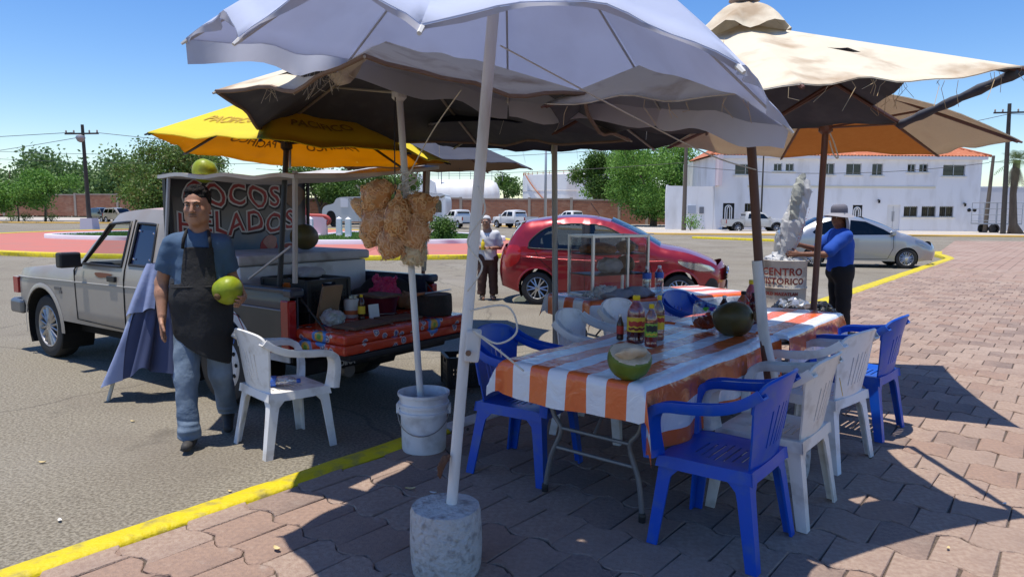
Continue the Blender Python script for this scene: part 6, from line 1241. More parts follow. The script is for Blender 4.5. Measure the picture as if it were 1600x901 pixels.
def far_pickup(label, x, y, rz, paint, dbl=True, sc_=1.0, dirty=False):
    m = paint; t = thing('distant_pickup', label, 'pickup', (x, y, 0), R(rz), group='pickups parked across the road'); t.scale = (sc_,) * 3
    b = Body([('front', [(2.55, .45), (2.6, .7), (2.55, .98)]), ('hood', [(2.55, .98), (2.4, 1.08), (1.6, 1.14), (1.35, 1.16)]), ('windshield', [(1.35, 1.16), (1.0, 1.42), (.68, 1.66)]), ('roof', [(.68, 1.66), (.2, 1.74), (-.5, 1.74), (-.85, 1.68)]), ('cab_back', [(-.85, 1.68), (-.98, 1.2), (-1.0, .5)]), ('bottom', [(-1.0, .5), (2.55, .45)])], 1.78, 1.12, .25, .06, ((1.9, 2.6, .12), (-9, -10, 0)), .02, 3)
    w1 = [(1.02, 1.17), (.6, 1.57), (.2, 1.62), (.2, 1.17)]; w2 = [(.1, 1.17), (.1, 1.62), (-.65, 1.6), (-.75, 1.17)]; A = [(1.72, .38, .44)]
    b.sides(t, m, [w1, w2], A, .2); b.strip(t, m, dict(front=.08, hood=.04, windshield=.06, roof=.04, cab_back=.02), darkt, nt=6)
    for w_ in (w1, w2): b.pane(t, w_, tint)
    bb = Body([('front', [(-1.03, .5), (-1.03, 1.13)]), ('roof', [(-1.03, 1.13), (-2.6, 1.12)]), ('cab_back', [(-2.6, 1.12), (-2.62, .52)]), ('bottom', [(-2.62, .52), (-1.03, .5)])], 1.78, 3, 0, .02, nsub=2); A2 = [(-1.6, .38, .44)]; bb.sides(t, m, [], A2, .25, 'bed_side')
    mb = MB(); mb.box((-2.6, 0, .82), (.05, 1.72, .58)); mb.build('tailgate', m, t); mb = MB(); mb.box((-1.8, 0, .8), (1.6, 1.7, .05)); mb.box((.4, 0, .55), (4, 1.4, .2)); mb.build('underbody', wellm, t); MB().box((-2.68, 0, .52), (.12, 1.7, .16)).build('rear_bumper', dkp if not dirty else chrome, t); MB().box((-.93, 0, 1.42), (.03, 1.25, .34), rot=(0, R(-14), 0)).build('rear_window', mat('dark_window_glass', (.012, .014, .018), .08), t); MB().box((2.6, 0, .6), (.12, 1.7, .26)).build('front_bumper', dkp if dirty else m, t)
    if dirty: b.lip(t, A, dkp, .09, .03); bb.lip(t, A2, dkp, .09, .03)
    for sg in (1, -1):
        MB().box((-2.6, sg * .84, .92), (.06, .1, .32)).build('tail_light', tail, t); MB().box((2.52, sg * .72, .85), (.1, .3, .18)).build('headlight', hlm, t); MB().box((1.05, sg * 1.0, 1.25), (.12, .2, .2)).build('mirror', m, t)
        for xx in (1.72, -1.6): wheel(t, xx, sg * .78, .37, .24, alloy, 6, False, sg)
    return t
wp = mat('white_car_paint', (.72, .72, .71), .3, coat=.6); sp0 = mat('silver_dusty_paint', (.50, .50, .49), .4, .3, dirt=(.42, .36, .3), dscale=1.5, damt=.5)
far_pickup('white double-cab pickup seen from behind left of the white-haired person', -5.1, 68.6, 118, wp); far_pickup('white double-cab pickup parked right of the white-haired person', .2, 69.5, 128, wp); far_pickup('white vehicle mostly hidden behind the red hatchback roof', 6.9, 82, 125, wp)
far_pickup('dusty silver double-cab pickup with black arches before the white building', 20.7, 61.2, -2, sp0, dirty=True, sc_=.98)
def suv(label, x, y, rz, m, h=1.0):
    t = thing('distant_suv', label, 'car', (x, y, 0), R(rz)); b = Body([('front', [(2.25, .4), (2.3, .7), (2.22, .95)]), ('hood', [(2.22, .95), (1.9, 1.06), (1.2, 1.14)]), ('windshield', [(1.2, 1.14), (.85, 1.4), (.5, 1.62 * h + .04)]), ('roof', [(.5, 1.62 * h + .04), (-.4, 1.76 * h), (-1.6, 1.74 * h), (-2.0, 1.66 * h)]), ('backlight', [(-2.0, 1.66 * h), (-2.15, 1.3), (-2.2, 1.15)]), ('rear', [(-2.2, 1.15), (-2.28, .8), (-2.25, .42)]), ('bottom', [(-2.25, .42), (2.25, .4)])], 1.8, 1.12, .22, .07, ((1.6, 2.3, .15), (-1.8, -2.3, .1)), .02, 3)
    ws = [[(.95, 1.17), (.5, 1.54 * h), (.1, 1.6 * h), (.1, 1.17)], [(0, 1.17), (0, 1.6 * h), (-.85, 1.62 * h), (-.9, 1.17)], [(-1.0, 1.17), (-.95, 1.62 * h), (-1.7, 1.58 * h), (-1.9, 1.17)]]; A = [(1.4, .36, .42), (-1.4, .36, .42)]; b.sides(t, m, ws, A, .22); b.strip(t, m, dict(front=.1, hood=.05, windshield=.07, roof=.05, backlight=.05, rear=.06), darkt, nt=6)
    for w_ in ws: b.pane(t, w_, darkt)
    MB().box((0, 0, .5), (3.6, 1.4, .25)).build('underbody', wellm, t)
    for sg in (1, -1):
        MB().box((2.2, sg * .66, .84), (.1, .3, .16)).build('headlight', hlm, t); MB().box((-2.22, sg * .75, .95), (.08, .14, .3)).build('tail_light', tail, t); MB().box((.95, sg * 1.0, 1.2), (.12, .2, .18)).build('mirror', m, t)
        for xx in (1.4, -1.4): wheel(t, xx, sg * .78, .36, .22, alloy, 6, False, sg)
suv('dark grey car parked by the far left pole', -49.8, 87, -38, mat('dark_grey_paint', (.045, .05, .055), .3, .4, coat=.6)); suv('tan four-wheel-drive parked right of the dark grey car', -46.2, 84, -32, mat('tan_paint', (.30, .27, .22), .35, .3, coat=.5))
suv('dark blue car roof glimpsed behind the cab of the silver pickup', -30.5, 88, 10, mat('dark_blue_paint', (.015, .02, .05), .3, .3, coat=.6), .92)
# white trailer-bus on the far side
tb = thing('white_bus', 'white rounded bus with arched windows behind the hanging snack bags', 'bus', (-8.1, 72, 0), R(0)); P = smooth_poly([(-1.7, .45), (1.5, .45), (1.6, 2.4), (1.45, 3.1), (1.1, 3.35), (-1.5, 3.35), (-1.75, 3.1)], 4, sharp=(0, 1)); MB().prism(P, 'y', -2.5, 4.5).build('body', mat('bus_white', (.74, .75, .76), .4), tb)
for x in (-.2, .85): pw = smooth_poly([(x - .36, 1.5), (x + .36, 1.5), (x + .36, 2.4), (x + .2, 2.7), (x - .2, 2.7), (x - .36, 2.4)], 3, sharp=(0, 1)); MB().prism(pw, 'y', -2.53, -2.48).build('window', mat('dark_window_glass', (.012, .014, .018), .08), tb)
for x in (-1.2, 1.2): wheel(tb, x, -1.8, .42, .3)
tl_ = thing('grey_trailer', 'pale grey rounded trailer between the tree and the snack bags', 'trailer', (-15.6, 71, 0)); P = smooth_poly([(-3.0, .55), (3.0, .55), (3.0, 2.8), (2.2, 2.95), (-1.2, 2.9), (-1.9, 2.3), (-2.9, 1.9)], 4, sharp=(0, 1, 2)); MB().prism(P, 'y', -1.2, 1.2).build('body', mat('trailer_grey', (.52, .54, .53), .5, .2), tl_); MB().box((-.8, -1.22, 2.35), (.75, .05, .8)).build('window', mat('white_pane', (.7, .7, .72), .4), tl_); MB().prism(smooth_poly([(-2.6, .56), (-1.7, .56), (-1.75, 1.3), (-2.1, 1.6), (-2.5, 1.4)], 3), 'y', -1.23, -1.2).build('wheel_opening', wellm, tl_)
for x in (-1.9, 1.5): wheel(tl_, x, -1.0, .4, .25)
# luggage cart by the palm
ct = thing('cage_trailer', 'wire-sided cart parked behind the palm at the right edge', 'cart', (41.0, 60.5, 0)); gi = mat('galvanised_mast', (.36, .39, .43), .5, .5)
for z in (1.1, 1.6, 2.1, 2.6): MB().tube([(-1.6, -.8, z), (1.6, -.8, z), (1.6, .8, z), (-1.6, .8, z), (-1.6, -.8, z)], .03, 5).build('rail', gi, ct)
for x in (-1.6, -.5, .5, 1.6):
    for y in (-.8, .8): MB().tube([(x, y, .8), (x, y, 2.6)], .03, 5).build('stanchion', gi, ct)
MB().box((0, 0, .85), (3.2, 1.6, .12)).build('bed', gi, ct); wheel(ct, -.6, -.7, .42, .25); wheel(ct, -.6, .7, .42, .25)
# ================================================================ GOODS ON THE PICKUP, SNACK BAGS, DRUM AND CRATES
MB().box((-1.35, 0, .87), (.8, 1.40, .60)).build('x', None) if False else None
ch = thing('white_chest', 'big white wooden ice chest with a thick lid in the pickup bed', 'chest', inpk(-1.35, 0, .57), prz); chm = mat('chest_white', (.64, .66, .70), .55, col2=(.57, .59, .63), scale=4, dirt=(.28, .26, .25), dscale=5, damt=.5, bump=.1, bscale=30)
MB().box((0, 0, .29), (.80, 1.40, .58)).build('chest_body', chm, ch, bevel=.01); mb = MB(); mb.box((0, 0, .63), (.86, 1.46, .085)); mb.build('lid', mat('lid_worn_white', (.46, .46, .48), .6, col2=(.38, .37, .37), scale=4, dirt=(.2, .17, .15), dscale=7, damt=.6), ch, bevel=.02)
MB().tube([(-.405, .18, .0), (-.405, .19, .3), (-.404, .175, .56)], .004, 4).build('crack', wellm, ch)
coconut('brown coconut resting on the lid of the white ice chest', inpk(-1.55, -.12, 1.25 + .125), .118, brc, (0, R(10), R(60)), 1.15)
coconut('green coconut sitting on top of the stand canopy', inpk(-.98, .50, 1.885 + .082), .105, yg, (R(10), R(15), R(-10)), 1.05)
# tailgate board wrapped in printed red oilcloth
pmt = bpy.data.materials.new('red_print_oilcloth'); pmt.use_nodes = True; N = pmt.node_tree.nodes; L = pmt.node_tree.links; b_ = N['Principled BSDF']; tc = N.new('ShaderNodeTexCoord'); vo = N.new('ShaderNodeTexVoronoi'); vo.inputs['Scale'].default_value = 11; vo.inputs['Randomness'].default_value = .8
ns = N.new('ShaderNodeTexNoise'); ns.inputs['Scale'].default_value = 60; mxv = N.new('ShaderNodeMix'); mxv.data_type = 'VECTOR'; mxv.inputs[0].default_value = .03; L.new(tc.outputs['Object'], mxv.inputs[4]); L.new(ns.outputs['Color'], mxv.inputs[5]); L.new(mxv.outputs[1], vo.inputs['Vector'])
rp_ = N.new('ShaderNodeValToRGB'); cr = rp_.color_ramp; cr.interpolation = 'CONSTANT'; cr.elements[0].position = 0; cr.elements[0].color = (.55, .5, .45, 1); cr.elements[1].position = .30; cr.elements[1].color = (.62, .06, .02, 1)
e = cr.elements.new(.13); e.color = (.03, .05, .22, 1); e = cr.elements.new(.22); e.color = (.6, .55, .5, 1); L.new(vo.outputs['Distance'], rp_.inputs[0])
v2 = N.new('ShaderNodeTexVoronoi'); v2.inputs['Scale'].default_value = 3.2; L.new(mxv.outputs[1], v2.inputs['Vector']); r3 = N.new('ShaderNodeValToRGB'); c3 = r3.color_ramp; c3.interpolation = 'CONSTANT'; c3.elements[0].color = (.12, .35, .05, 1); c3.elements[1].position = .24; c3.elements[1].color = (0, 0, 0, 0)
e = c3.elements.new(.08); e.color = (.7, .4, .05, 1); e = c3.elements.new(.15); e.color = (.1, .25, .55, 1); L.new(v2.outputs['Distance'], r3.inputs[0]); mx = N.new('ShaderNodeMix'); mx.data_type = 'RGBA'; L.new(r3.outputs[1], mx.inputs[0]); L.new(rp_.outputs[0], mx.inputs[6]); L.new(r3.outputs[0], mx.inputs[7]); L.new(mx.outputs[2], b_.inputs['Base Color']); b_.inputs['Roughness'].default_value = .2; b_.inputs['Specular IOR Level'].default_value = .6
n2 = N.new('ShaderNodeTexNoise'); n2.inputs['Scale'].default_value = 14; L.new(tc.outputs['Object'], n2.inputs[0]); bp = N.new('ShaderNodeBump'); bp.inputs['Strength'].default_value = .5; bp.inputs['Distance'].default_value = .02; L.new(n2.outputs[0], bp.inputs['Height']); L.new(bp.outputs[0], b_.inputs['Normal'])
bo = thing('serving_board', 'thick serving board wrapped in printed red oilcloth on the open tailgate', 'serving board', inpk(-2.74, .06, .57), prz)
MB().box((0, 0, .04), (.66, 1.42, .078)).build('lower_pad', pmt, bo, bevel=.02); MB().box((-.005, 0, .12), (.67, 1.43, .078)).build('upper_pad', pmt, bo, bevel=.022)
wood = mat('worn_board', (.13, .075, .045), .8, col2=(.20, .13, .085), scale=5, stretch=(1, 6, 1), dirt=(.05, .035, .025), dscale=6, damt=.6, bump=.3, bscale=40); PT = .732
for l, x, y, w, d_, a in (('worn brown chopping board on the red oilcloth nearest the bumper', -2.86, .40, .24, .42, 5), ('second worn board lying behind the first on the red oilcloth', -2.84, -.02, .22, .34, -8)):
    tag(MB().box((0, 0, .012), (w, d_, .022)).build('chopping_board', wood, loc=inpk(x, y, PT), rot=(0, 0, prz + R(a)), bevel=.004), l, 'chopping board')
st = thing('chopping_stump', 'round dark tree-stump chopping block at the end of the tailgate', 'chopping block', inpk(-2.86, -.42, PT), prz); MB().lathe([(.165, 0), (.172, .03), (.168, .15), (.163, .175)], 28, wob=lambda a, z: 1 + .03 * math.sin(3 * a + 1) + .02 * math.sin(7 * a)).build('bark_side', mat('wet_bark', (.022, .014, .010), .8, col2=(.045, .028, .02), scale=12, bump=.6, bscale=40), st, smooth=True, angle=50); MB().lathe([(.16, .1765), (.02, .180)], 28, wob=lambda a, z: 1 + .03 * math.sin(3 * a + 1) + .02 * math.sin(7 * a)).build('cut_face', mat('scarred_wood', (.16, .10, .065), .85, col2=(.08, .05, .03), scale=14, bump=.5, bscale=60), st)
kn = thing('machete', 'machete with orange-brown handle lying across the chopping stump', 'knife', inpk(-2.86, -.36, PT + .186), prz + R(96)); MB().prism([(-.36, -.012), (-.34, .022), (.06, .024), (.06, -.012)], 'z', 0, .004).build('blade', mat('worn_steel', (.42, .44, .46), .35, .8), kn); MB().tube([(.06, .005, .004), (.13, .006, .004), (.20, .0, .004)], [.014, .016, .018], 8, flat=.7).build('handle', mat('orange_handle', (.40, .13, .04), .6), kn)
kn = thing('dark_knife', 'short dark-bladed knife lying on the boards', 'knife', inpk(-2.66, .02, PT + .03), prz + R(60)); MB().prism([(-.16, -.018), (-.12, .02), (.03, .018), (.03, -.015)], 'z', 0, .004).build('blade', mat('dull_steel', (.18, .19, .19), .5, .6), kn); MB().tube([(.03, 0, .004), (.14, 0, .004)], [.012, .014], 8, flat=.7).build('handle', blackp, kn)
def crate(label, loc, rz, w, d_, h, m, slots=True, handle=True):
    t = thing('plastic_crate', label, 'crate', loc, rz); th = .012
    def wall(nm, W, mapf):
        holes = [rrect(min(.16, W * .35), .04, .012, 3, (0, h - .05))] if handle else []
        rows = 4; cols = max(4, int(W / .032))
        for r_ in range(rows):
            for c_ in range(cols):
                x = (c_ + .5 - cols / 2) * (W - .05) / cols; z = .04 + (h - .13) * (r_ + .5) / rows; holes.append([(x - .005, z - (h - .16) / rows / 2.3), (x + .005, z - (h - .16) / rows / 2.3), (x + .005, z + (h - .16) / rows / 2.3), (x - .005, z + (h - .16) / rows / 2.3)])
        pv, T = sheet2d([(-W / 2, 0), (W / 2, 0), (W / 2, h), (-W / 2, h)], holes); mb = MB(); shell(pv, T, lambda a, z: mapf(a, z, 0), lambda a, z: mapf(a, z, th), mb); mb.build(nm, m, t)
    for s in (-1, 1): wall('crate_wall', w - .03, lambda a, z, o, s=s: (a, s * (d_ / 2 - o), z)); wall('crate_wall', d_ - .03, lambda a, z, o, s=s: (s * (w / 2 - o), a, z))
    for sx in (-1, 1):
        for sy in (-1, 1): MB().box((sx * (w / 2 - .006), sy * (d_ / 2 - .006), h / 2), (.036, .036, h)).build('corner_post', m, t, bevel=.008)
    mb = MB()
    for s in (-1, 1): mb.box((0, s * (d_ / 2), h - .008), (w - .03, .03, .018)); mb.box((s * (w / 2), 0, h - .0085), (.03, d_ - .03, .018))
    mb.build('rim', m, t); MB().box((0, 0, .008), (w - .03, d_ - .03, .012)).build('crate_floor', m, t); return t
blk = mat('black_crate_plastic', (.014, .014, .016), .5, col2=(.022, .022, .024), scale=8)
crate('empty black plastic crate on the asphalt beyond the bucket', (-.42, 6.58, 0), R(16), .42, .32, .29, blk)
crate('lower black plastic crate standing on the pickup bed floor', inpk(-2.13, .34, .567), prz + R(3), .56, .44, .25, blk)
crate('black plastic crate full of oranges stacked uppermost in the pickup bed', inpk(-2.13, .34, .818), prz + R(1), .56, .44, .25, blk)
org = mat('orange_peel', (.62, .20, .02), .5, bump=.15, bscale=90)
for i, (x, y, z) in enumerate(((-2.02, .45, .985), (-2.10, .36, .99), (-2.22, .48, .98), (-2.0, .30, .985), (-2.12, .24, .985), (-2.24, .30, .985), (-1.95, .40, .905), (-2.16, .44, .905), (-2.28, .40, .905), (-2.08, .28, .905), (-2.25, .22, .905))):
    S = MB(); S.lathe([(.003, -.040), (.02, -.036), (.036, -.018), (.041, 0), (.036, .019), (.02, .035), (.003, .038)], 16); tag(S.build('orange', org, loc=inpk(x, y, z), smooth=True), 'whole orange piled in the black crate in the pickup bed', 'orange', 'oranges in the black crate')
MB().box((0, 0, 0), (.0, 0, 0)).mesh() if False else None
tag(MB().box((0, 0, .155), (.02, .20, .31)).build('cardboard_piece', mat('cardboard', (.24, .15, .085), .9, col2=(.30, .2, .12), scale=8), loc=inpk(-2.46, .42, PT - .0), rot=(0, R(-18), prz + R(0))), 'brown cardboard flap leaning against the black crate', 'cardboard')
lump('grey_rag', 'grey-white rag bundled on top of the black crate', 'cloth', inpk(-1.98, .16, 1.045), [((0, 0, .03), (.12, .09, .05)), ((-.08, .04, .04), (.07, .06, .04))], mat('grey_rag', (.32, .33, .34), .9, col2=(.42, .42, .42), scale=10), wob=.02, fr=40, seed=12)
lump('pink_bag', 'bright pink plastic bag with knotted handles in the pickup bed', 'bag', inpk(-2.28, -.42, .74), [((0, 0, .10), (.15, .12, .11)), ((.02, .02, .20), (.07, .06, .08)), ((-.07, .02, .25), (.03, .03, .07)), ((.09, 0, .24), (.025, .025, .06))], mat('pink_film', (.62, .05, .16), .3, col2=(.5, .04, .14), scale=9, transl=.25), wob=.018, fr=42, seed=13, h=.018, crisp=.005)
lump('clear_bag', 'clear plastic bag with green print slumped on the red oilcloth', 'bag', inpk(-2.60, .46, PT), [((0, 0, .04), (.10, .12, .06)), ((.03, -.10, .05), (.07, .08, .06))], mat('milky_film', (.52, .53, .52), .25, col2=(.62, .62, .62), scale=14, transl=.2, dirt=(.18, .36, .08), dscale=9, damt=.5), wob=.018, fr=50, seed=14, h=.018, crisp=.005)
lump('brown_paper', 'crumpled brown paper and coconut husk behind the stump', 'paper', inpk(-2.45, -.55, .735), [((0, 0, .07), (.1, .09, .08)), ((.03, .12, .05), (.07, .07, .06))], mat('kraft_paper', (.27, .16, .08), .9, col2=(.36, .24, .13), scale=14, bump=.4, bscale=40), wob=.02, fr=45, seed=15, h=.018, crisp=.005)
tb_ = thing('maroon_tub', 'maroon plastic tub with a wooden cover beside the stump', 'tub', inpk(-2.52, -.12, PT), prz); MB().lathe([(.13, 0), (.14, .02), (.16, .15), (.168, .155)], 30).build('tub_wall', mat('maroon_plastic', (.11, .012, .022), .4), tb_, smooth=True, angle=50); MB().box((0, 0, .168), (.30, .26, .02)).build('wooden_cover', wood, tb_)
jr = thing('white_jar', 'clear jar with a white and orange label between the bottles and tub', 'jar', inpk(-2.46, .14, PT), prz); MB().lathe([(.06, 0), (.066, .02), (.066, .14), (.055, .16)], 24).build('jar_wall', mat('jar_white', (.58, .56, .53), .3), jr, smooth=True, angle=50); MB().lathe([(.067, .03), (.0675, .035), (.0675, .06), (.067, .065)], 24, cap=False).build('label_band', mat('label_orange', (.6, .16, .05), .5), jr); MB().lathe([(.058, .16), (.06, .165), (.058, .185), (.01, .187)], 24).build('lid', glass('clear_plastic', (.86, .86, .86), .10, .08), jr)
p_ = inpk(-2.62, .18, PT); bottle('dark sauce bottle with yellow cap and yellow label on the red oilcloth', p_.x, p_.y, p_.z, .21, .030, brownl, capy, laby, tall); p_ = inpk(-2.44, .30, PT); bottle('yellow-capped bottle standing against the black crate', p_.x, p_.y, p_.z, .22, .032, mat('pale_oil', (.42, .40, .30), .2), capy, None, tall)
tag(MB().box((0, 0, .06), (.10, .012, .12), rot=(R(8), 0, 0)).build('menu_card', mat('white_card', (.66, .66, .64), .6), loc=inpk(-2.66, .08, PT), rot=(0, 0, prz + R(85))), 'small white card leaning behind the sauce bottle', 'card')
lump('dark_sack', 'black sack slumped along the far side of the pickup bed', 'sack', inpk(-2.15, -.58, .57), [((0, 0, .18), (.30, .12, .26)), ((-.25, 0, .14), (.15, .12, .2))], mat('black_sack', (.016, .016, .018), .7), wob=.02, fr=20, seed=16)
# ---- snack bags hung on the bucket pole
chipm = {'ring': mat('orange_ring_snack', (.86, .42, .14), .7, col2=(.9, .52, .22), scale=40, transl=.45), 'stick': mat('orange_stick_snack', (.84, .42, .17), .7, col2=(.9, .52, .25), scale=40, transl=.45), 'pale': mat('pale_noodle_snack', (.86, .68, .42), .7, col2=(.86, .56, .3), scale=30, transl=.3)}
film = glass('snack_film', (.97, .96, .94), .02, .15)
def snack(label, c, sx, sz, ang_, kind, seed, taper=.3):
    t = thing('snack_sack', label, 'snack bag', c, group='snack bags hanging on the bucket pole'); t.rotation_euler = (0, ang_, 0); r2 = np.random.default_rng(seed); d_ = .058
    S = SDF((-sx - .04, -.12, -sz - .04), (sx + .04, .12, sz + .05), .008); S.ell((0, 0, -sz * .25), (sx, d_, sz * .72), None, .03).cone((0, 0, .1 * sz), (0, 0, sz * .95), sx * .62, .02, .04, sq=((0, 1, 0), .5)); S.cone((0, 0, -sz * .4), (sx * .92, 0, -sz * .92), .05, .008, .03, sq=((0, 1, 0), .6)).cone((0, 0, -sz * .4), (-sx * .92, 0, -sz * .92), .05, .008, .03, sq=((0, 1, 0), .6)).box((0, 0, -sz * .88), (sx * .8, .006, .02), .005, None, .03)
    S.build('bag_film', film, t, deform=lambda V: wobble(V, .006, 50, seed))
    core = SDF((-sx - .04, -.12, -sz - .04), (sx + .04, .12, sz + .05), .01); core.ell((0, 0, -sz * .22), (sx * .86, d_ * .80, sz * .64), None, .03).cone((0, 0, .1 * sz), (0, 0, sz * .7), sx * .48, .015, .04, sq=((0, 1, 0), .5)).cone((0, 0, -sz * .4), (sx * .78, 0, -sz * .78), .045, .008, .03, sq=((0, 1, 0), .6)).cone((0, 0, -sz * .4), (-sx * .78, 0, -sz * .78), .045, .008, .03, sq=((0, 1, 0), .6))
    fo = core.build('snack_filling', chipm[kind], t, deform=lambda V: wobble(V, .006, 70, seed + 1)); vs = fo.data.vertices; mb = MB(); n = 110 if kind == 'ring' else 170
    for q in r2.choice(len(vs), n):
        nm = np.array(vs[int(q)].normal); p = np.array(vs[int(q)].co) + nm * .002; a_ = np.cross(nm, r2.normal(size=3)); a_ /= np.linalg.norm(a_) + 1e-9; b_ = np.cross(nm, a_)
        if kind == 'ring': rr = r2.uniform(.011, .016); tl = r2.uniform(-.4, .4); mb.tube([p + a_ * rr * math.cos(a) + b_ * rr * math.sin(a) + nm * rr * tl * math.sin(a) for a in np.linspace(0, 6.28, 10)], .0042, 5, cap=False)
        else: L_ = r2.uniform(.02, .038); cv = r2.uniform(-.012, .012); mb.tube([p + a_ * L_ * u + b_ * cv * (1 - u * u) * 2 - nm * .010 * u * u for u in (-1, -.5, 0, .5, 1)], .0038, 5)
    tag(mb.build('snack_piece', mat('snack_piece_' + kind, {'ring': (.92, .56, .26), 'stick': (.92, .58, .32), 'pale': (.9, .76, .52)}[kind], .6, transl=.2), t, smooth=True), kind='stuff'); MB().tube([(0, 0, sz * .85), (.004, 0, sz * 1.05)], [.008, .004], 6).build('knot', ropem, t); return t
for l, x, z, sx, sz, a, kd, y in (('bag of ring snacks at the upper left of the hanging cluster', -.855, 1.665, .135, .115, R(-62), 'ring', 4.40), ('bag of ring snacks in the centre front of the hanging cluster', -.70, 1.56, .085, .165, R(4), 'ring', 4.345), ('bag of snack sticks pointing right in the hanging cluster', -.545, 1.60, .115, .135, R(62), 'ring', 4.40), ('bag of curly snack strips at the middle left of the cluster', -.85, 1.525, .12, .125, R(-38), 'stick', 4.40),
    ('bag of snack strips hanging at the bottom left of the cluster', -.755, 1.41, .095, .15, R(-12), 'stick', 4.385), ('bag of snack strips hanging at the lower right of the cluster', -.595, 1.475, .115, .14, R(22), 'stick', 4.375), ('bag of pale noodle snacks lowest on the bucket pole', -.60, 1.345, .085, .125, R(10), 'pale', 4.42), ('small bag of ring snacks half hidden at the far left of the cluster', -.90, 1.44, .07, .10, R(-30), 'ring', 4.47), ('half-hidden snack bag behind the left side of the cluster', -.945, 1.60, .06, .08, R(-60), 'ring', 4.47)):
    snack(l, (x, y, z + .05), sx, sz, a, kd, int(1000 * sx + 100 * z))
cord('black cord holding the snack bags up to the parasol', [(-.72, 4.40, 1.70), (-.725, 4.42, 2.0), (-.72, 4.44, 2.35)], .004); bpy.data.objects['cord.004'].data.materials[0] = blackp
# ---- folded blue canvas draped over a stand beside the pickup
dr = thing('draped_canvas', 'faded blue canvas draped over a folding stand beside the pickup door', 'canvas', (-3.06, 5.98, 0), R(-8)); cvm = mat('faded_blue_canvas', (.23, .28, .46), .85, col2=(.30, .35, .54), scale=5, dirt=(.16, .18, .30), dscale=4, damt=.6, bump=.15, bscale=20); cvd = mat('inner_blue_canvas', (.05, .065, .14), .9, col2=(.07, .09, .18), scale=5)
def drp(a, v, o=0.0, lift=0.0):
    w = .035 + .20 * (v ** .85) * (1 + .22 * math.sin(1.7 * a + .6)); fold = (.055 * math.sin(a * 5.2 + 1.8 * v) + .03 * math.sin(a * 9.3 + 4 * v)) * v; return (.06 - .17 * v + (w + fold + o) * math.cos(a) * 1.15, (w + fold + o) * math.sin(a) * .85, 1.17 - (.96 - lift) * v - .07 * math.sin(a * 2.1 + .5) * v - .02 * math.sin(a * 7) * v)
lin = lambda a, b, n: [a + (b - a) * i / n for i in range(n + 1)]
MB().grid(lambda a, v: drp(a, v), lin(-3.9, -2.05, 40), lin(0, 1, 20)).build('canvas_outer', cvm, dr, smooth=True)
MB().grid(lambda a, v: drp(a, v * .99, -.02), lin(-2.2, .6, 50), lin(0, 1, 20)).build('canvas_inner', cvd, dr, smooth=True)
MB().grid(lambda a, v: drp(a, v, .015, .02), lin(.3, 2.5, 40), lin(0, 1, 20)).build('canvas_outer', cvm, dr, smooth=True)
MB().grid(lambda a, v: drp(a, v * .42, .03), lin(-2.6, -.9, 30), lin(0, 1, 12)).build('canvas_collar', cvm, dr, smooth=True)
for a, b in (((-.10, -.05, .9), (-.36, -.12, 0)), ((.05, .05, .9), (.22, .22, 0)), ((.05, .0, .9), (.10, .26, 0))): MB().tube([a, b], .016, 8).build('stand_leg', mat('pale_stand_leg', (.5, .52, .5), .5), dr)
# ---- trash drum with stencilled lettering, sack and black bags
dm = thing('trash_drum', 'dented white oil drum with red stencilled lettering used for trash', 'drum', (3.42, 8.95, PLAZA)); drm = mat('drum_paint', (.55, .50, .42), .6, col2=(.48, .42, .34), scale=4, dirt=(.12, .065, .04), dscale=3.2, damt=.95, bump=.2, bscale=20)
prof = [(.285, 0), (.292, .015), (.285, .03), (.285, .28), (.297, .30), (.285, .32), (.285, .58), (.297, .60), (.285, .62), (.285, .90), (.297, .925), (.297, .94), (.285, .945), (.278, .94), (.276, .3)]
MB().lathe(prof, 48, cap=False, wob=lambda a, z: 1 + .006 * math.sin(3 * a + 6 * z)).build('drum_wall', drm, dm, smooth=True, angle=50); MB().lathe([(.284, .02), (.01, .02)], 40, cap=False).build('drum_bottom', drm, dm)
def round_text(txt, r, z, sz, par, m, a0=-90, sp=1.05):
    me = text_mesh(txt, sz, .0005, bold=.003, spacing=sp)
    for v in me.vertices: a = R(a0) + v.co.x / r; v.co = ((r + .003 + v.co.z) * math.cos(a), (r + .003 + v.co.z) * math.sin(a), z + v.co.y)
    obj('stencil_lettering', me, m, par)
rs = mat('stencil_red', (.20, .025, .02), .7, col2=(.3, .08, .05), scale=20)
for txt, z, sz in (('CENTRO', .80, .125), ('HISTORICO', .685, .105), ('OLD MAZATLAN', .53, .052)): round_text(txt, .288 if txt != 'HISTORICO' else .290, z - (.0 if txt == 'CENTRO' else .0), sz, dm, rs, -112)
lump('trash_heap', 'crumpled white plastic rubbish filling the top of the drum', 'rubbish', (3.42, 8.95, PLAZA + .84), [((0, 0, .05), (.25, .25, .14)), ((.12, -.1, .1), (.12, .1, .1))], white_film, wob=.03, fr=18, seed=21, h=.035, crisp=.010)
tf = mat('black_bin_film', (.015, .015, .016), .25, spec=.7)
lump('black_bag', 'shiny black bin bag slumped on the ground before the drum', 'bag', (3.28, 8.35, PLAZA), [((0, 0, .22), (.28, .22, .28)), ((.2, .05, .15), (.2, .2, .2))], tf, wob=.03, fr=22, seed=22, h=.032, crisp=.010); lump('black_bag', 'smaller black bin bag between the brown pole and the legs', 'bag', (3.72, 8.45, PLAZA), [((0, 0, .20), (.2, .18, .27))], tf, wob=.035, fr=24, seed=23, h=.032, crisp=.010); lump('silver_wrapper', 'crumpled silvery wrapping on top of the black bin bag', 'wrapper', (3.32, 8.30, PLAZA + .40), [((0, 0, .04), (.2, .12, .07))], mat('silver_foil', (.45, .46, .47), .3, .6), wob=.03, fr=30, seed=24, h=.03, crisp=.010)
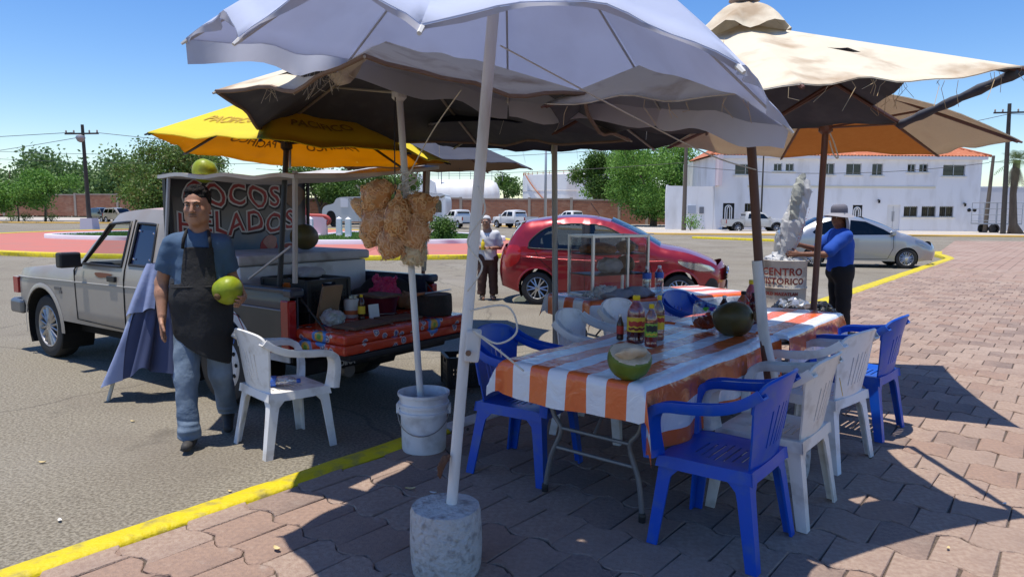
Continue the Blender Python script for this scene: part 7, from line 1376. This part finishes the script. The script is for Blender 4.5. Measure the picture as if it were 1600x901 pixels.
# ================================================================ PEOPLE
def vec(*a): return np.array(a, float)
def hand(S, wrist, d, n, side, curl=.3, s=1.0, spread=.10, thumb=.6):
    """d: finger direction, n: palm normal, side: direction from little finger to thumb"""
    d = d / np.linalg.norm(d); n = n - d * (n @ d); n /= np.linalg.norm(n); t = side - d * (side @ d) - n * (side @ n); t /= np.linalg.norm(t); w = np.array(wrist, float); k = .008
    S.cone(w, w + d * .03 * s, .026 * s, .03 * s, .015, sq=(n, .75))
    for a in (-.026, -.009, .009, .026): S.cone(w + d * .03 * s + t * a * s * .8, w + d * .085 * s + t * a * s, .015 * s, .0125 * s, .012)
    for a, L_ in ((.030, .068), (.010, .078), (-.010, .073), (-.029, .057)):
        p = w + d * .088 * s + t * a * s; dd = d + t * a * spread * 20; c = curl
        for f, r_ in ((.45, .0100), (.32, .0092), (.23, .0082)):
            dd = dd / np.linalg.norm(dd); q = p + dd * L_ * f * s; S.cone(p, q, r_ * s, (r_ - .0006) * s, .004); p = q; dd = dd * math.cos(c) + n * math.sin(c); c *= 1.1
    p = w + d * .028 * s + t * .028 * s; dd = d * .55 + t * .75 + n * thumb * .5; dd /= np.linalg.norm(dd); q = p + dd * .042 * s; S.cone(p, q, .0145 * s, .0115 * s, .01); dd = dd * .6 + d * .6 + n * .25; dd /= np.linalg.norm(dd); q2 = q + dd * .03 * s; S.cone(q, q2, .0115 * s, .0095 * s, .005); S.cone(q2, q2 + dd * .022 * s, .0095 * s, .008 * s, .004)
class Head:
    def __init__(s, c, yaw, pitch=0, roll=0, k=1.0): s.c = np.array(c, float); s.M = np.array(Euler((pitch, roll, yaw), 'XYZ').to_matrix()); s.e = (pitch, roll, yaw); s.k = k
    def p(s, x, y, z): return s.c + s.M @ (np.array([x, y, z]) * s.k)
    def ell(s, S, c, r, k=.015, op='add', rot=None):
        e = s.e
        if rot: e = tuple((Euler(s.e).to_matrix() @ Euler(rot).to_matrix()).to_euler())
        S.ell(s.p(*c), np.array(r) * s.k, e, k, op)
    def face(s, S):   # face looks along local -y; centre of head at origin
        E = s.ell; E(S, (0, .012, .030), (.074, .094, .088), .02); E(S, (0, -.018, -.035), (.058, .068, .072), .03); E(S, (0, -.050, -.078), (.034, .032, .030), .03)
        E(S, (.042, -.052, -.018), (.024, .026, .026), .02); E(S, (-.042, -.052, -.018), (.024, .026, .026), .02); E(S, (.055, -.01, -.06), (.018, .04, .03), .03); E(S, (-.055, -.01, -.06), (.018, .04, .03), .03)
        E(S, (0, -.080, .034), (.055, .014, .010), .012); E(S, (.031, -.096, .012), (.019, .013, .011), .012, 'cut'); E(S, (-.031, -.096, .012), (.019, .013, .011), .012, 'cut')
        S.cone(s.p(0, -.086, .022), s.p(0, -.104, -.018), .0095 * s.k, .0135 * s.k, .010); E(S, (.013, -.093, -.022), (.009, .011, .008), .006); E(S, (-.013, -.093, -.022), (.009, .011, .008), .006)
        E(S, (0, -.084, -.046), (.024, .010, .006), .006); E(S, (0, -.083, -.055), (.021, .010, .0065), .006); E(S, (0, -.094, -.0505), (.022, .006, .0018), .003, 'cut')
        for x in (.074, -.074): E(S, (x, .008, -.005), (.009, .019, .031), .006); E(S, (x * 1.08, -.0, -.003), (.006, .010, .018), .004, 'cut')
        S.cone(s.p(0, .018, -.07), s.p(0, .03, -.15), .052 * s.k, .058 * s.k, .03)
    def eyes(s, par, brow, iris=(.05, .03, .02), brown=True):
        for x in (.031, -.031):
            c = s.p(x, -.078, .012); mb = MB(); mb.lathe([(.001, -.0115), (.008, -.008), (.0115, 0), (.008, .008), (.001, .0115)], 14, c); e = mb.build('eye', mat('eye_white', (.5, .46, .42), .3), par, smooth=True); d = s.M @ np.array([.0, -1, -.05]); MB().lathe([(.0052, 0), (.004, .002), (.0005, .0028)], 10, c + d * .0102, rot=tuple(Vector(d).to_track_quat('Z', 'Y').to_euler())).build('iris', mat('iris_dark', iris, .2), e)
            MB().tube([s.p(x * .45, -.094, .030), s.p(x, -.0955, .0365), s.p(x * 1.6, -.080, .031)], [.005, .006, .003], 6, flat=.6).build('eyebrow', brow, par, smooth=True)
            MB().tube([s.p(x - .017 * (1 if x > 0 else -1), -.0865, .013), s.p(x, -.0915, .0205), s.p(x + .018 * (1 if x > 0 else -1), -.080, .012)], [.0014, .0026, .0014], 6).build('eyelash_line', mat('lash_dark', (.03, .018, .014), .8), par, smooth=True)
        MB().tube([s.p(-.024, -.088, -.0505), s.p(-.008, -.0945, -.0495), s.p(.008, -.0945, -.0495), s.p(.024, -.088, -.0505)], .0016, 5).build('mouth_line', mat('mouth_dark', (.09, .03, .025), .7), par, smooth=True)
def skin(n, c, c2, d_): return mat(n, c, .5, col2=c2, scale=14, dirt=d_, dscale=22, damt=.4, bump=.12, bscale=90, spec=.35)
cut_z0 = lambda z: (lambda X, Y, Z, D: z - Z)
# ---------------------------------------------------------------- the vendor
V0 = thing('person', 'man in blue T-shirt and black apron walking forward with a green coconut', 'person', (-2.15, 4.88, 0), R(17)); V0.scale = (.92, .95, 1)
sk = skin('tan_skin', (.37, .19, .12), (.43, .235, .155), (.28, .13, .08))
hd = Head((.0, -.035, 1.635), R(-12), R(3), 0, 1.13)
sR, eR, wR = vec(-.185, .0, 1.385), vec(-.275, .045, 1.12), vec(-.265, -.05, .905); sL, eL, wL = vec(.165, .01, 1.38), vec(.215, .11, 1.12), vec(.30, -.10, 1.03)
hpR, kR, aR = vec(-.095, .0, .86), vec(-.115, -.10, .47), vec(-.10, -.165, .10); hpL, kL, aL = vec(.10, .01, .86), vec(.115, .02, .48), vec(.135, .22, .155)
S = SDF((-.50, -.40, .70), (.50, .35, 1.82), .0055)
S.cone((0, .0, .78), (0, .01, 1.10), .13, .14, .05, sq=((0, 1, 0), .75)).cone((0, .01, 1.1), (-.01, .005, 1.34), .14, .13, .06, sq=((0, 1, 0), .72)).cone((-.13, .01, 1.38), (.12, .01, 1.38), .06, .06, .05).cone((0, .015, 1.38), (0, .0, 1.52), .065, .058, .03)
for a, b, c in ((sR, eR, wR), (sL, eL, wL)): S.cone(a, b, .055, .045, .03); S.cone(b, b + (c - b) * .35, .046, .047, .02); S.cone(b + (c - b) * .3, c, .047, .031, .02)
hd.face(S)
hand(S, wR, vec(.02, -.10, -.98), vec(.95, -.1, 0), vec(.15, -1, -.1), .22, 1.08, .06); CO = vec(.205, -.225, 1.085)
hand(S, wL + vec(.0, -.01, -.01), vec(-.10, -.95, -.10), vec(-.90, -.1, .42), vec(.40, -.1, .9), .42, 1.12, .09, .9)
S.build('body', sk, V0, relax=1)
hd.eyes(V0, mat('dark_brow', (.015, .012, .01), .9))
MB().tube([hd.p(-.028, -.088, -.041), hd.p(-.012, -.099, -.035), hd.p(0, -.101, -.034), hd.p(.012, -.099, -.035), hd.p(.028, -.088, -.041)], [.002, .0045, .0045, .0045, .002], 6, flat=.7).build('moustache', mat('grey_moustache', (.16, .13, .11), .9), V0, smooth=True)
hairm = mat('dark_hair', (.010, .009, .009), .85, col2=(.05, .045, .04), scale=60, amt=.5, spec=.15, bump=.9, bscale=140)
H = SDF((-.2, -.2, 1.50), (.2, .2, 1.84), .0055); hd.ell(H, (0, .022, .043), (.083, .096, .086), 0)
for i in range(60):
    r2 = random.Random(i); a = r2.uniform(0, 6.28); q = r2.uniform(.2, 1); z = .05 + .075 * math.sqrt(1 - q * q * .8); hd.ell(H, (.068 * q * math.cos(a), .018 + .080 * q * math.sin(a), z), (.017, .017, .015), .006)
Mi = hd.M; cc_ = hd.c
def hairline(X, Y, Z, D):
    lx = (X - cc_[0]) * Mi[0, 0] + (Y - cc_[1]) * Mi[1, 0] + (Z - cc_[2]) * Mi[2, 0]; ly = (X - cc_[0]) * Mi[0, 1] + (Y - cc_[1]) * Mi[1, 1] + (Z - cc_[2]) * Mi[2, 1]; lz = (X - cc_[0]) * Mi[0, 2] + (Y - cc_[1]) * Mi[1, 2] + (Z - cc_[2]) * Mi[2, 2]
    line = np.where(ly < -.02, .066 + .0 * lx, np.where(ly < .03, .066 - (ly + .02) * 1.7, -.035)); return line - lz
H.func(hairline); H.build('hair', hairm, V0, 0)
shm = mat('blue_tshirt', (.06, .11, .19), .9, col2=(.048, .09, .155), scale=5, bump=.35, bscale=14, dirt=(.07, .12, .2), dscale=4, damt=.4); S = SDF((-.46, -.3, .78), (.46, .3, 1.56), .0065)
S.cone((0, -.005, .80), (0, -.02, 1.02), .168, .182, .06, sq=((0, 1, 0), .78)).cone((0, -.02, 1.02), (-.01, .0, 1.33), .182, .162, .06, sq=((0, 1, 0), .74)).cone((-.13, .01, 1.385), (.115, .01, 1.385), .066, .066, .05).cone((0, .012, 1.40), (0, .008, 1.465), .085, .072, .03)
for a, b in ((sR, eR), (sL, eL)): S.cone(a, a + (b - a) * .70, .068, .074, .05)
for a, b in ((sR, eR), (sL, eL)):
    d_ = (b - a) / np.linalg.norm(b - a); e = a + (b - a) * .72; S.cone(e + d_ * .09, e + d_ * .14, .12, .12, 0, 'cut')
S.ell((0, -.015, 1.50), (.062, .07, .055), None, .01, 'cut'); S.func(cut_z0(.82)); S.build('t_shirt', shm, V0, 1, deform=lambda V: wobble(V, .007, 22, 3))
dn = mat('faded_jeans', (.10, .145, .215), .9, col2=(.19, .25, .33), scale=4, amt=.9, bump=.3, bscale=30, dirt=(.26, .31, .37), dscale=5, damt=.45); S = SDF((-.30, -.36, .05), (.34, .42, .96), .007)
S.cone((-.07, 0, .86), (.07, 0, .86), .125, .125, .05, sq=((0, 1, 0), .85)).cone((-.06, 0, .93), (.06, 0, .93), .12, .12, .05, sq=((0, 1, 0), .85))
for hp_, k_, a_ in ((hpR, kR, aR), (hpL, kL, aL)): S.cone(hp_, k_, .105, .082, .05); S.cone(k_, a_, .082, .072, .03)
S.cone(aR + vec(0, 0, .03), aR + vec(0, 0, .0), .08, .078, .01); S.func(lambda X, Y, Z, D: np.where(X < .02, .075 - Z, .14 - Z)); S.build('jeans', dn, V0, 1, deform=lambda V: wobble(V, .008, 26, 5) + np.stack([0 * V[:, 0], .004 * np.sin(V[:, 2] * 130) * (V[:, 2] < .22), 0 * V[:, 0]], 1))
for x, z in ((-.105, .70), (.13, .62)):
    mb = MB(); 
    for k in range(7): mb.tube([(x - .035 + .004 * k, -.125 - (.0 if x < 0 else -.02) - .012 * k * 0, z + .012 * k), (x, -.137 + (.03 if x > 0 else 0), z + .012 * k + .003), (x + .035, -.125 + (.03 if x > 0 else 0), z + .012 * k)], .0035, 4)
    mb.build('frayed_patch', mat('frayed_denim', (.42, .45, .48), .95), V0)
shoem = mat('dark_shoe', (.035, .033, .033), .7, col2=(.06, .055, .05), scale=15); sole = mat('grey_sole', (.18, .17, .16), .8)
def shoe(a, d, tilt, par, m=shoem):
    S = SDF((a[0] - .2, a[1] - .22, max(0, a[2] - .16)), (a[0] + .2, a[1] + .22, a[2] + .1), .006); d = np.array(d, float); d /= np.linalg.norm(d); b = a + vec(0, 0, -.045); dz = vec(0, 0, tilt); S.cone(b - d * .03, b + d * .13 - dz, .044, .036, .02, sq=((0, 0, 1), .85)).cone(b - d * .03, b + vec(0, 0, .05), .046, .042, .02); zf = a[2] - .095; S.func(lambda X, Y, Z, D: zf - (tilt / .16) * ((X - a[0]) * d[0] + (Y - a[1]) * d[1] + .03) - Z); o = S.build('shoe', m, par); return o
shoe(aR + vec(0, .0, -.005), (-.05, -1, 0), 0, V0); shoe(aL, (.08, -1, 0), .06, V0)
# apron: a shell on the front of torso and thighs
apm = mat('black_apron', (.016, .016, .018), .85, col2=(.026, .026, .028), scale=6, bump=.35, bscale=16); S = SDF((-.34, -.40, .52), (.40, .16, 1.44), .0065)
S.cone((0, -.012, .80), (0, -.02, 1.02), .178, .192, .06, sq=((0, 1, 0), .80)).cone((0, -.02, 1.02), (-.01, .0, 1.33), .192, .168, .06, sq=((0, 1, 0), .75)).cone((.02, -.03, .62), (.02, -.02, .86), .172, .178, .08, sq=((0, 1, 0), .84))
def apcut(X, Y, Z, D):
    sh = np.abs(D - .006) - .0055; wide = np.where(Z > 1.12, .125 - .10 * (Z - 1.12) + .0, .235); lo = .62 + .10 * np.clip(-(X - .05) / .2, -1, 1) ; cx = np.where(Z > 1.12, .005, .015); return np.maximum.reduce([sh, np.abs(X - cx) - wide, Y - .045, lo - Z, Z - 1.37])
S.func(apcut, 'set'); ap = S.build('apron', apm, V0, 1, deform=lambda V: wobble(V, .005, 20, 7) + np.stack([0 * V[:, 0], -.018 * np.sin(V[:, 0] * 22 + 1) * np.clip((1.0 - V[:, 2]) / .4, 0, 1), 0 * V[:, 0]], 1))
for x in (-1, 1): MB().tube([(x * .095, -.135, 1.36), (x * .088, -.125, 1.42), (x * .075, -.06, 1.475), (x * .06, .04, 1.49)], [.015, .015, .014, .013], 6, flat=.3).build('apron_strap', apm, ap, smooth=True)
MB().tube([(-.18, -.13, 1.10), (-.06, -.168, 1.105), (.08, -.168, 1.105), (.2, -.12, 1.10)], .006, 6).build('apron_seam', apm, ap, smooth=True)
coconut('shiny green coconut held in the vendor\'s left hand', tuple(Matrix.Translation((-2.15, 4.88, 0)) @ Matrix.Rotation(R(17), 4, 'Z') @ Vector((CO[0] * .92, CO[1] * .95, CO[2]))), .095, yg, (R(15), R(-20), R(70)), 1.02)
# ---------------------------------------------------------------- white-haired person in the road
P2 = thing('person', 'white-haired person in a white T-shirt and brown trousers holding a yellow bottle', 'person', (-.45, 13.05, 0), R(8)); sk2 = skin('brown_skin', (.32, .17, .11), (.36, .2, .13), (.26, .12, .08)); h2 = Head((-.03, -.03, 1.43), R(-22), R(10), 0, .95)
S = SDF((-.36, -.36, 0), (.36, .26, 1.62), .009); h2.face(S); S.cone((0, 0, .78), (0, 0, 1.2), .12, .11, .05, sq=((0, 1, 0), .8)).cone((0, 0, 1.15), (-.02, .01, 1.36), .08, .05, .05)
for s_ in (-1, 1):
    sh_, el, wr = vec(s_ * .16, .02, 1.2), vec(s_ * .23, .03, .96), vec(s_ * .06 - .02, -.18, .96); S.cone(sh_, el, .045, .038, .03); S.cone(el, wr, .038, .026, .02); hand(S, wr, vec(-s_ * .9, -.3, .05), vec(-.2 * s_, -.1, 1) * s_ * 1.0, vec(0, -1, .1), .5, .95); S.cone((s_ * .08, 0, .45), (s_ * .09, .01, .05), .05, .04, .02); S.cone((s_ * .09, .03, .05), (s_ * .10, -.12, .035), .038, .032, .02)
S.build('body', sk2, P2); h2.eyes(P2, mat('grey_brow', (.3, .3, .3), .9))
H = SDF((-.2, -.2, 1.30), (.2, .2, 1.62), .008); h2.ell(H, (0, .018, .04), (.083, .098, .087), 0); Mi, cc_ = h2.M, h2.c * 1; 
H.func(lambda X, Y, Z, D: hairline(X, Y, Z, D)); H.build('hair', mat('white_hair', (.62, .62, .62), .8, col2=(.45, .45, .45), scale=60, bump=.8, bscale=120), P2, 1, deform=lambda V: wobble(V, .004, 90, 2))
S = SDF((-.34, -.3, .68), (.34, .3, 1.34), .009); S.cone((0, 0, .74), (0, 0, 1.1), .175, .165, .06, sq=((0, 1, 0), .78)).cone((-.12, .015, 1.2), (.12, .015, 1.2), .07, .07, .06).cone((0, .01, 1.2), (0, .01, 1.28), .08, .07, .03)
for s_ in (-1, 1): S.cone((s_ * .16, .02, 1.2), (s_ * .225, .03, 1.02), .072, .075, .04)
S.func(cut_z0(.74)); S.build('t_shirt', mat('white_tshirt', (.62, .63, .66), .9, col2=(.55, .56, .6), scale=5), P2, deform=lambda V: wobble(V, .006, 24, 4))
S = SDF((-.3, -.25, .06), (.3, .25, .88), .009); S.cone((-.05, 0, .76), (.05, 0, .76), .15, .15, .05, sq=((0, 1, 0), .82))
for s_ in (-1, 1): S.cone((s_ * .085, 0, .74), (s_ * .115, .0, .11), .10, .078, .02)
S.func(cut_z0(.10)); S.build('trousers', mat('brown_trousers', (.065, .032, .024), .9, col2=(.085, .045, .034), scale=6), P2, deform=lambda V: wobble(V, .006, 24, 6))
for s_ in (-1, 1): shoe(vec(s_ * .1, .02, .095), (s_ * .1, -1, 0), 0, P2, mat('dark_sandal', (.05, .04, .035), .8))
yb = thing('yellow_bottle', 'small yellow bottle in the hands of the white-haired person', 'bottle', (-.53, 12.83, .93)); MB().lathe([(.03, 0), (.034, .01), (.034, .13), (.02, .15), (.016, .16)], 16).build('bottle_wall', mat('yellow_plastic', (.75, .55, .02), .4), yb, smooth=True); MB().lathe([(.018, .16), (.018, .185), (.008, .19)], 12).build('cap', mat('yellow_plastic', (.75, .55, .02)), yb)
# ---------------------------------------------------------------- person with hat emptying a sack into the drum
P3 = thing('person', 'person in a grey sun hat, blue T-shirt and black trousers holding a sack', 'person', (4.12, 8.92, PLAZA), R(0)); h3 = Head((-.06, -.04, 1.47), R(-66), R(8), 0, .98); sk3 = skin('dark_tan_skin', (.19, .085, .05), (.23, .11, .07), (.15, .07, .04))
S = SDF((-.75, -.40, 0), (.40, .40, 1.70), .010); h3.face(S); S.cone((0, 0, .80), (0, 0, 1.18), .12, .12, .05).cone((0, 0, 1.2), (-.04, -.01, 1.40), .08, .05, .05)
for s_, wr in ((-1, vec(-.58, -.16, 1.02)), (1, vec(-.45, .16, 1.12))):
    sh_ = vec(-.02, s_ * .17, 1.25); el = vec(-.28, s_ * .20, 1.02) if s_ < 0 else vec(-.2, .24, 1.06); S.cone(sh_, el, .048, .04, .03); S.cone(el, wr, .04, .027, .02); hand(S, wr, vec(-.95, 0, .0), vec(0, -s_ * 1.0, -.2), vec(0, 0, 1), .5, 1.0)
for s_ in (-1, 1): S.cone((.02, s_ * .09, .5), (.03, s_ * .1, .06), .05, .04, .02); S.cone((.05, s_ * .1, .05), (-.10, s_ * .11, .035), .038, .032, .02)
S.build('body', sk3, P3); h3.eyes(P3, mat('dark_brow', (.015, .012, .01), .9))
H = SDF((-.25, -.22, 1.30), (.2, .2, 1.66), .009); h3.ell(H, (0, .025, .02), (.086, .098, .095), 0); Mi, cc_ = h3.M, h3.c; H.func(lambda X, Y, Z, D: hairline(X, Y, Z, D) - .03); H.build('hair', mat('black_hair', (.01, .01, .01), .6), P3)
S = SDF((-.38, -.34, .72), (.30, .34, 1.42), .009); S.cone((0, 0, .80), (0, 0, 1.12), .175, .180, .06, sq=((1, 0, 0), .85)).cone((-.02, -.13, 1.26), (-.02, .13, 1.26), .075, .075, .06).cone((-.03, 0, 1.28), (-.035, 0, 1.36), .075, .065, .03)
S.cone((-.02, -.17, 1.25), (-.22, -.195, 1.07), .078, .082, .04).cone((-.02, .17, 1.25), (-.16, .23, 1.10), .075, .078, .04); S.func(cut_z0(.80)); S.build('t_shirt', mat('royal_blue_tshirt', (.012, .075, .40), .85, col2=(.010, .055, .30), scale=5, bump=.2, bscale=18), P3, deform=lambda V: wobble(V, .008, 22, 8))
S = SDF((-.26, -.3, .06), (.30, .3, .94), .009); S.cone((.01, -.05, .80), (.01, .05, .80), .15, .15, .05)
for s_ in (-1, 1): S.cone((.015, s_ * .09, .78), (.04, s_ * .10, .10), .11, .075, .04)
S.func(cut_z0(.09)); S.build('trousers', mat('black_trousers', (.010, .010, .012), .9), P3, deform=lambda V: wobble(V, .006, 22, 9))
for s_ in (-1, 1): shoe(vec(.05, s_ * .1, .095), (-1, 0, 0), 0, P3)
htm = mat('grey_sun_hat', (.13, .125, .15), .9, col2=(.17, .165, .19), scale=9); hbr = mat('pale_hat_brim', (.26, .255, .28), .9, col2=(.3, .295, .32), scale=9); c_ = h3.p(0, .01, .055)
MB().lathe([(.098, 0), (.098, .05), (.092, .085), (.07, .105), (.01, .11)], 28, c_, rot=(R(4), R(-6), 0)).build('hat_crown', htm, P3, smooth=True, angle=60)
MB().grid(lambda a, q: c_ + np.array([(.096 + .085 * q) * math.cos(a), (.096 + .085 * q) * math.sin(a), .004 - .045 * q + .012 * math.sin(2 * a + 1) * q]), [i * 2 * math.pi / 36 for i in range(37)], [0, .5, 1]).build('hat_brim', hbr, P3, smooth=True)
MB().grid(lambda u, v: c_ + np.array([.085 + .035 * v + .02 * math.sin(3 * v), (u - .5) * .26, .0 - .24 * v + .01 * math.sin(14 * u)]) + np.array([-.09 * (2 * u - 1) ** 2, 0, 0]), [i / 12 for i in range(13)], [i / 8 for i in range(9)]).build('neck_flap', hbr, P3, smooth=True)
# the sack being emptied
sk_ = thing('woven_sack', 'tall white woven sack being emptied upside down into the drum', 'sack', (3.47, 8.86, PLAZA + .90)); sk_.scale = (.72, .9, 1.06); swm = mat('white_woven', (.56, .55, .52), .7, col2=(.62, .61, .59), scale=9, bump=.3, bscale=12, transl=.12); swd = mat('olive_grey_sack', (.33, .33, .27), .75, col2=(.40, .40, .34), scale=6, bump=.3, bscale=12)
def crumple(V, sd): return jitter(wobble(V, .012, 14, sd), .006, sd)
S = SDF((-.45, -.3, -.1), (.5, .3, 1.05), .055); S.cone((-.10, 0, .02), (.0, -.01, .42), .12, .185, .05, sq=((0, 1, 0), .55)).cone((.0, -.01, .42), (.16, 0, .84), .185, .17, .08, sq=((0, 1, 0), .45)); S.build('sack_cloth', swm, sk_, 0, deform=lambda V: crumple(V, 1), flat=True)
S = SDF((-.45, -.3, .2), (.5, .3, 1.2), .055); S.cone((-.02, -.06, .50), (.05, -.06, .84), .09, .11, .06, sq=((0, 1, 0), .5)).cone((.05, -.05, .84), (.12, -.03, 1.0), .11, .075, .06, sq=((0, 1, 0), .5)); S.build('sack_fold', swd, sk_, 0, deform=lambda V: crumple(V, 2), flat=True)
S = SDF((-.4, -.25, -.2), (.2, .25, .5), .04); S.cone((-.24, -.02, .34), (-.14, 0, -.02), .04, .06, .05, sq=((0, 1, 0), .6)).cone((-.14, 0, -.02), (0, 0, .08), .07, .1, .05, sq=((0, 1, 0), .7)); S.build('sack_mouth', swm, sk_, 0, deform=lambda V: crumple(V, 3), flat=True)
rd = mat('faded_red_print', (.42, .14, .12), .7)
for k in range(3):
    me = text_mesh('- - - - - - -', .07, .0, shear=.2); obj('sack_print', me, rd, sk_, (.06 + .05 * k, -.135, .30 + .11 * k), (R(90), R(-62), 0))
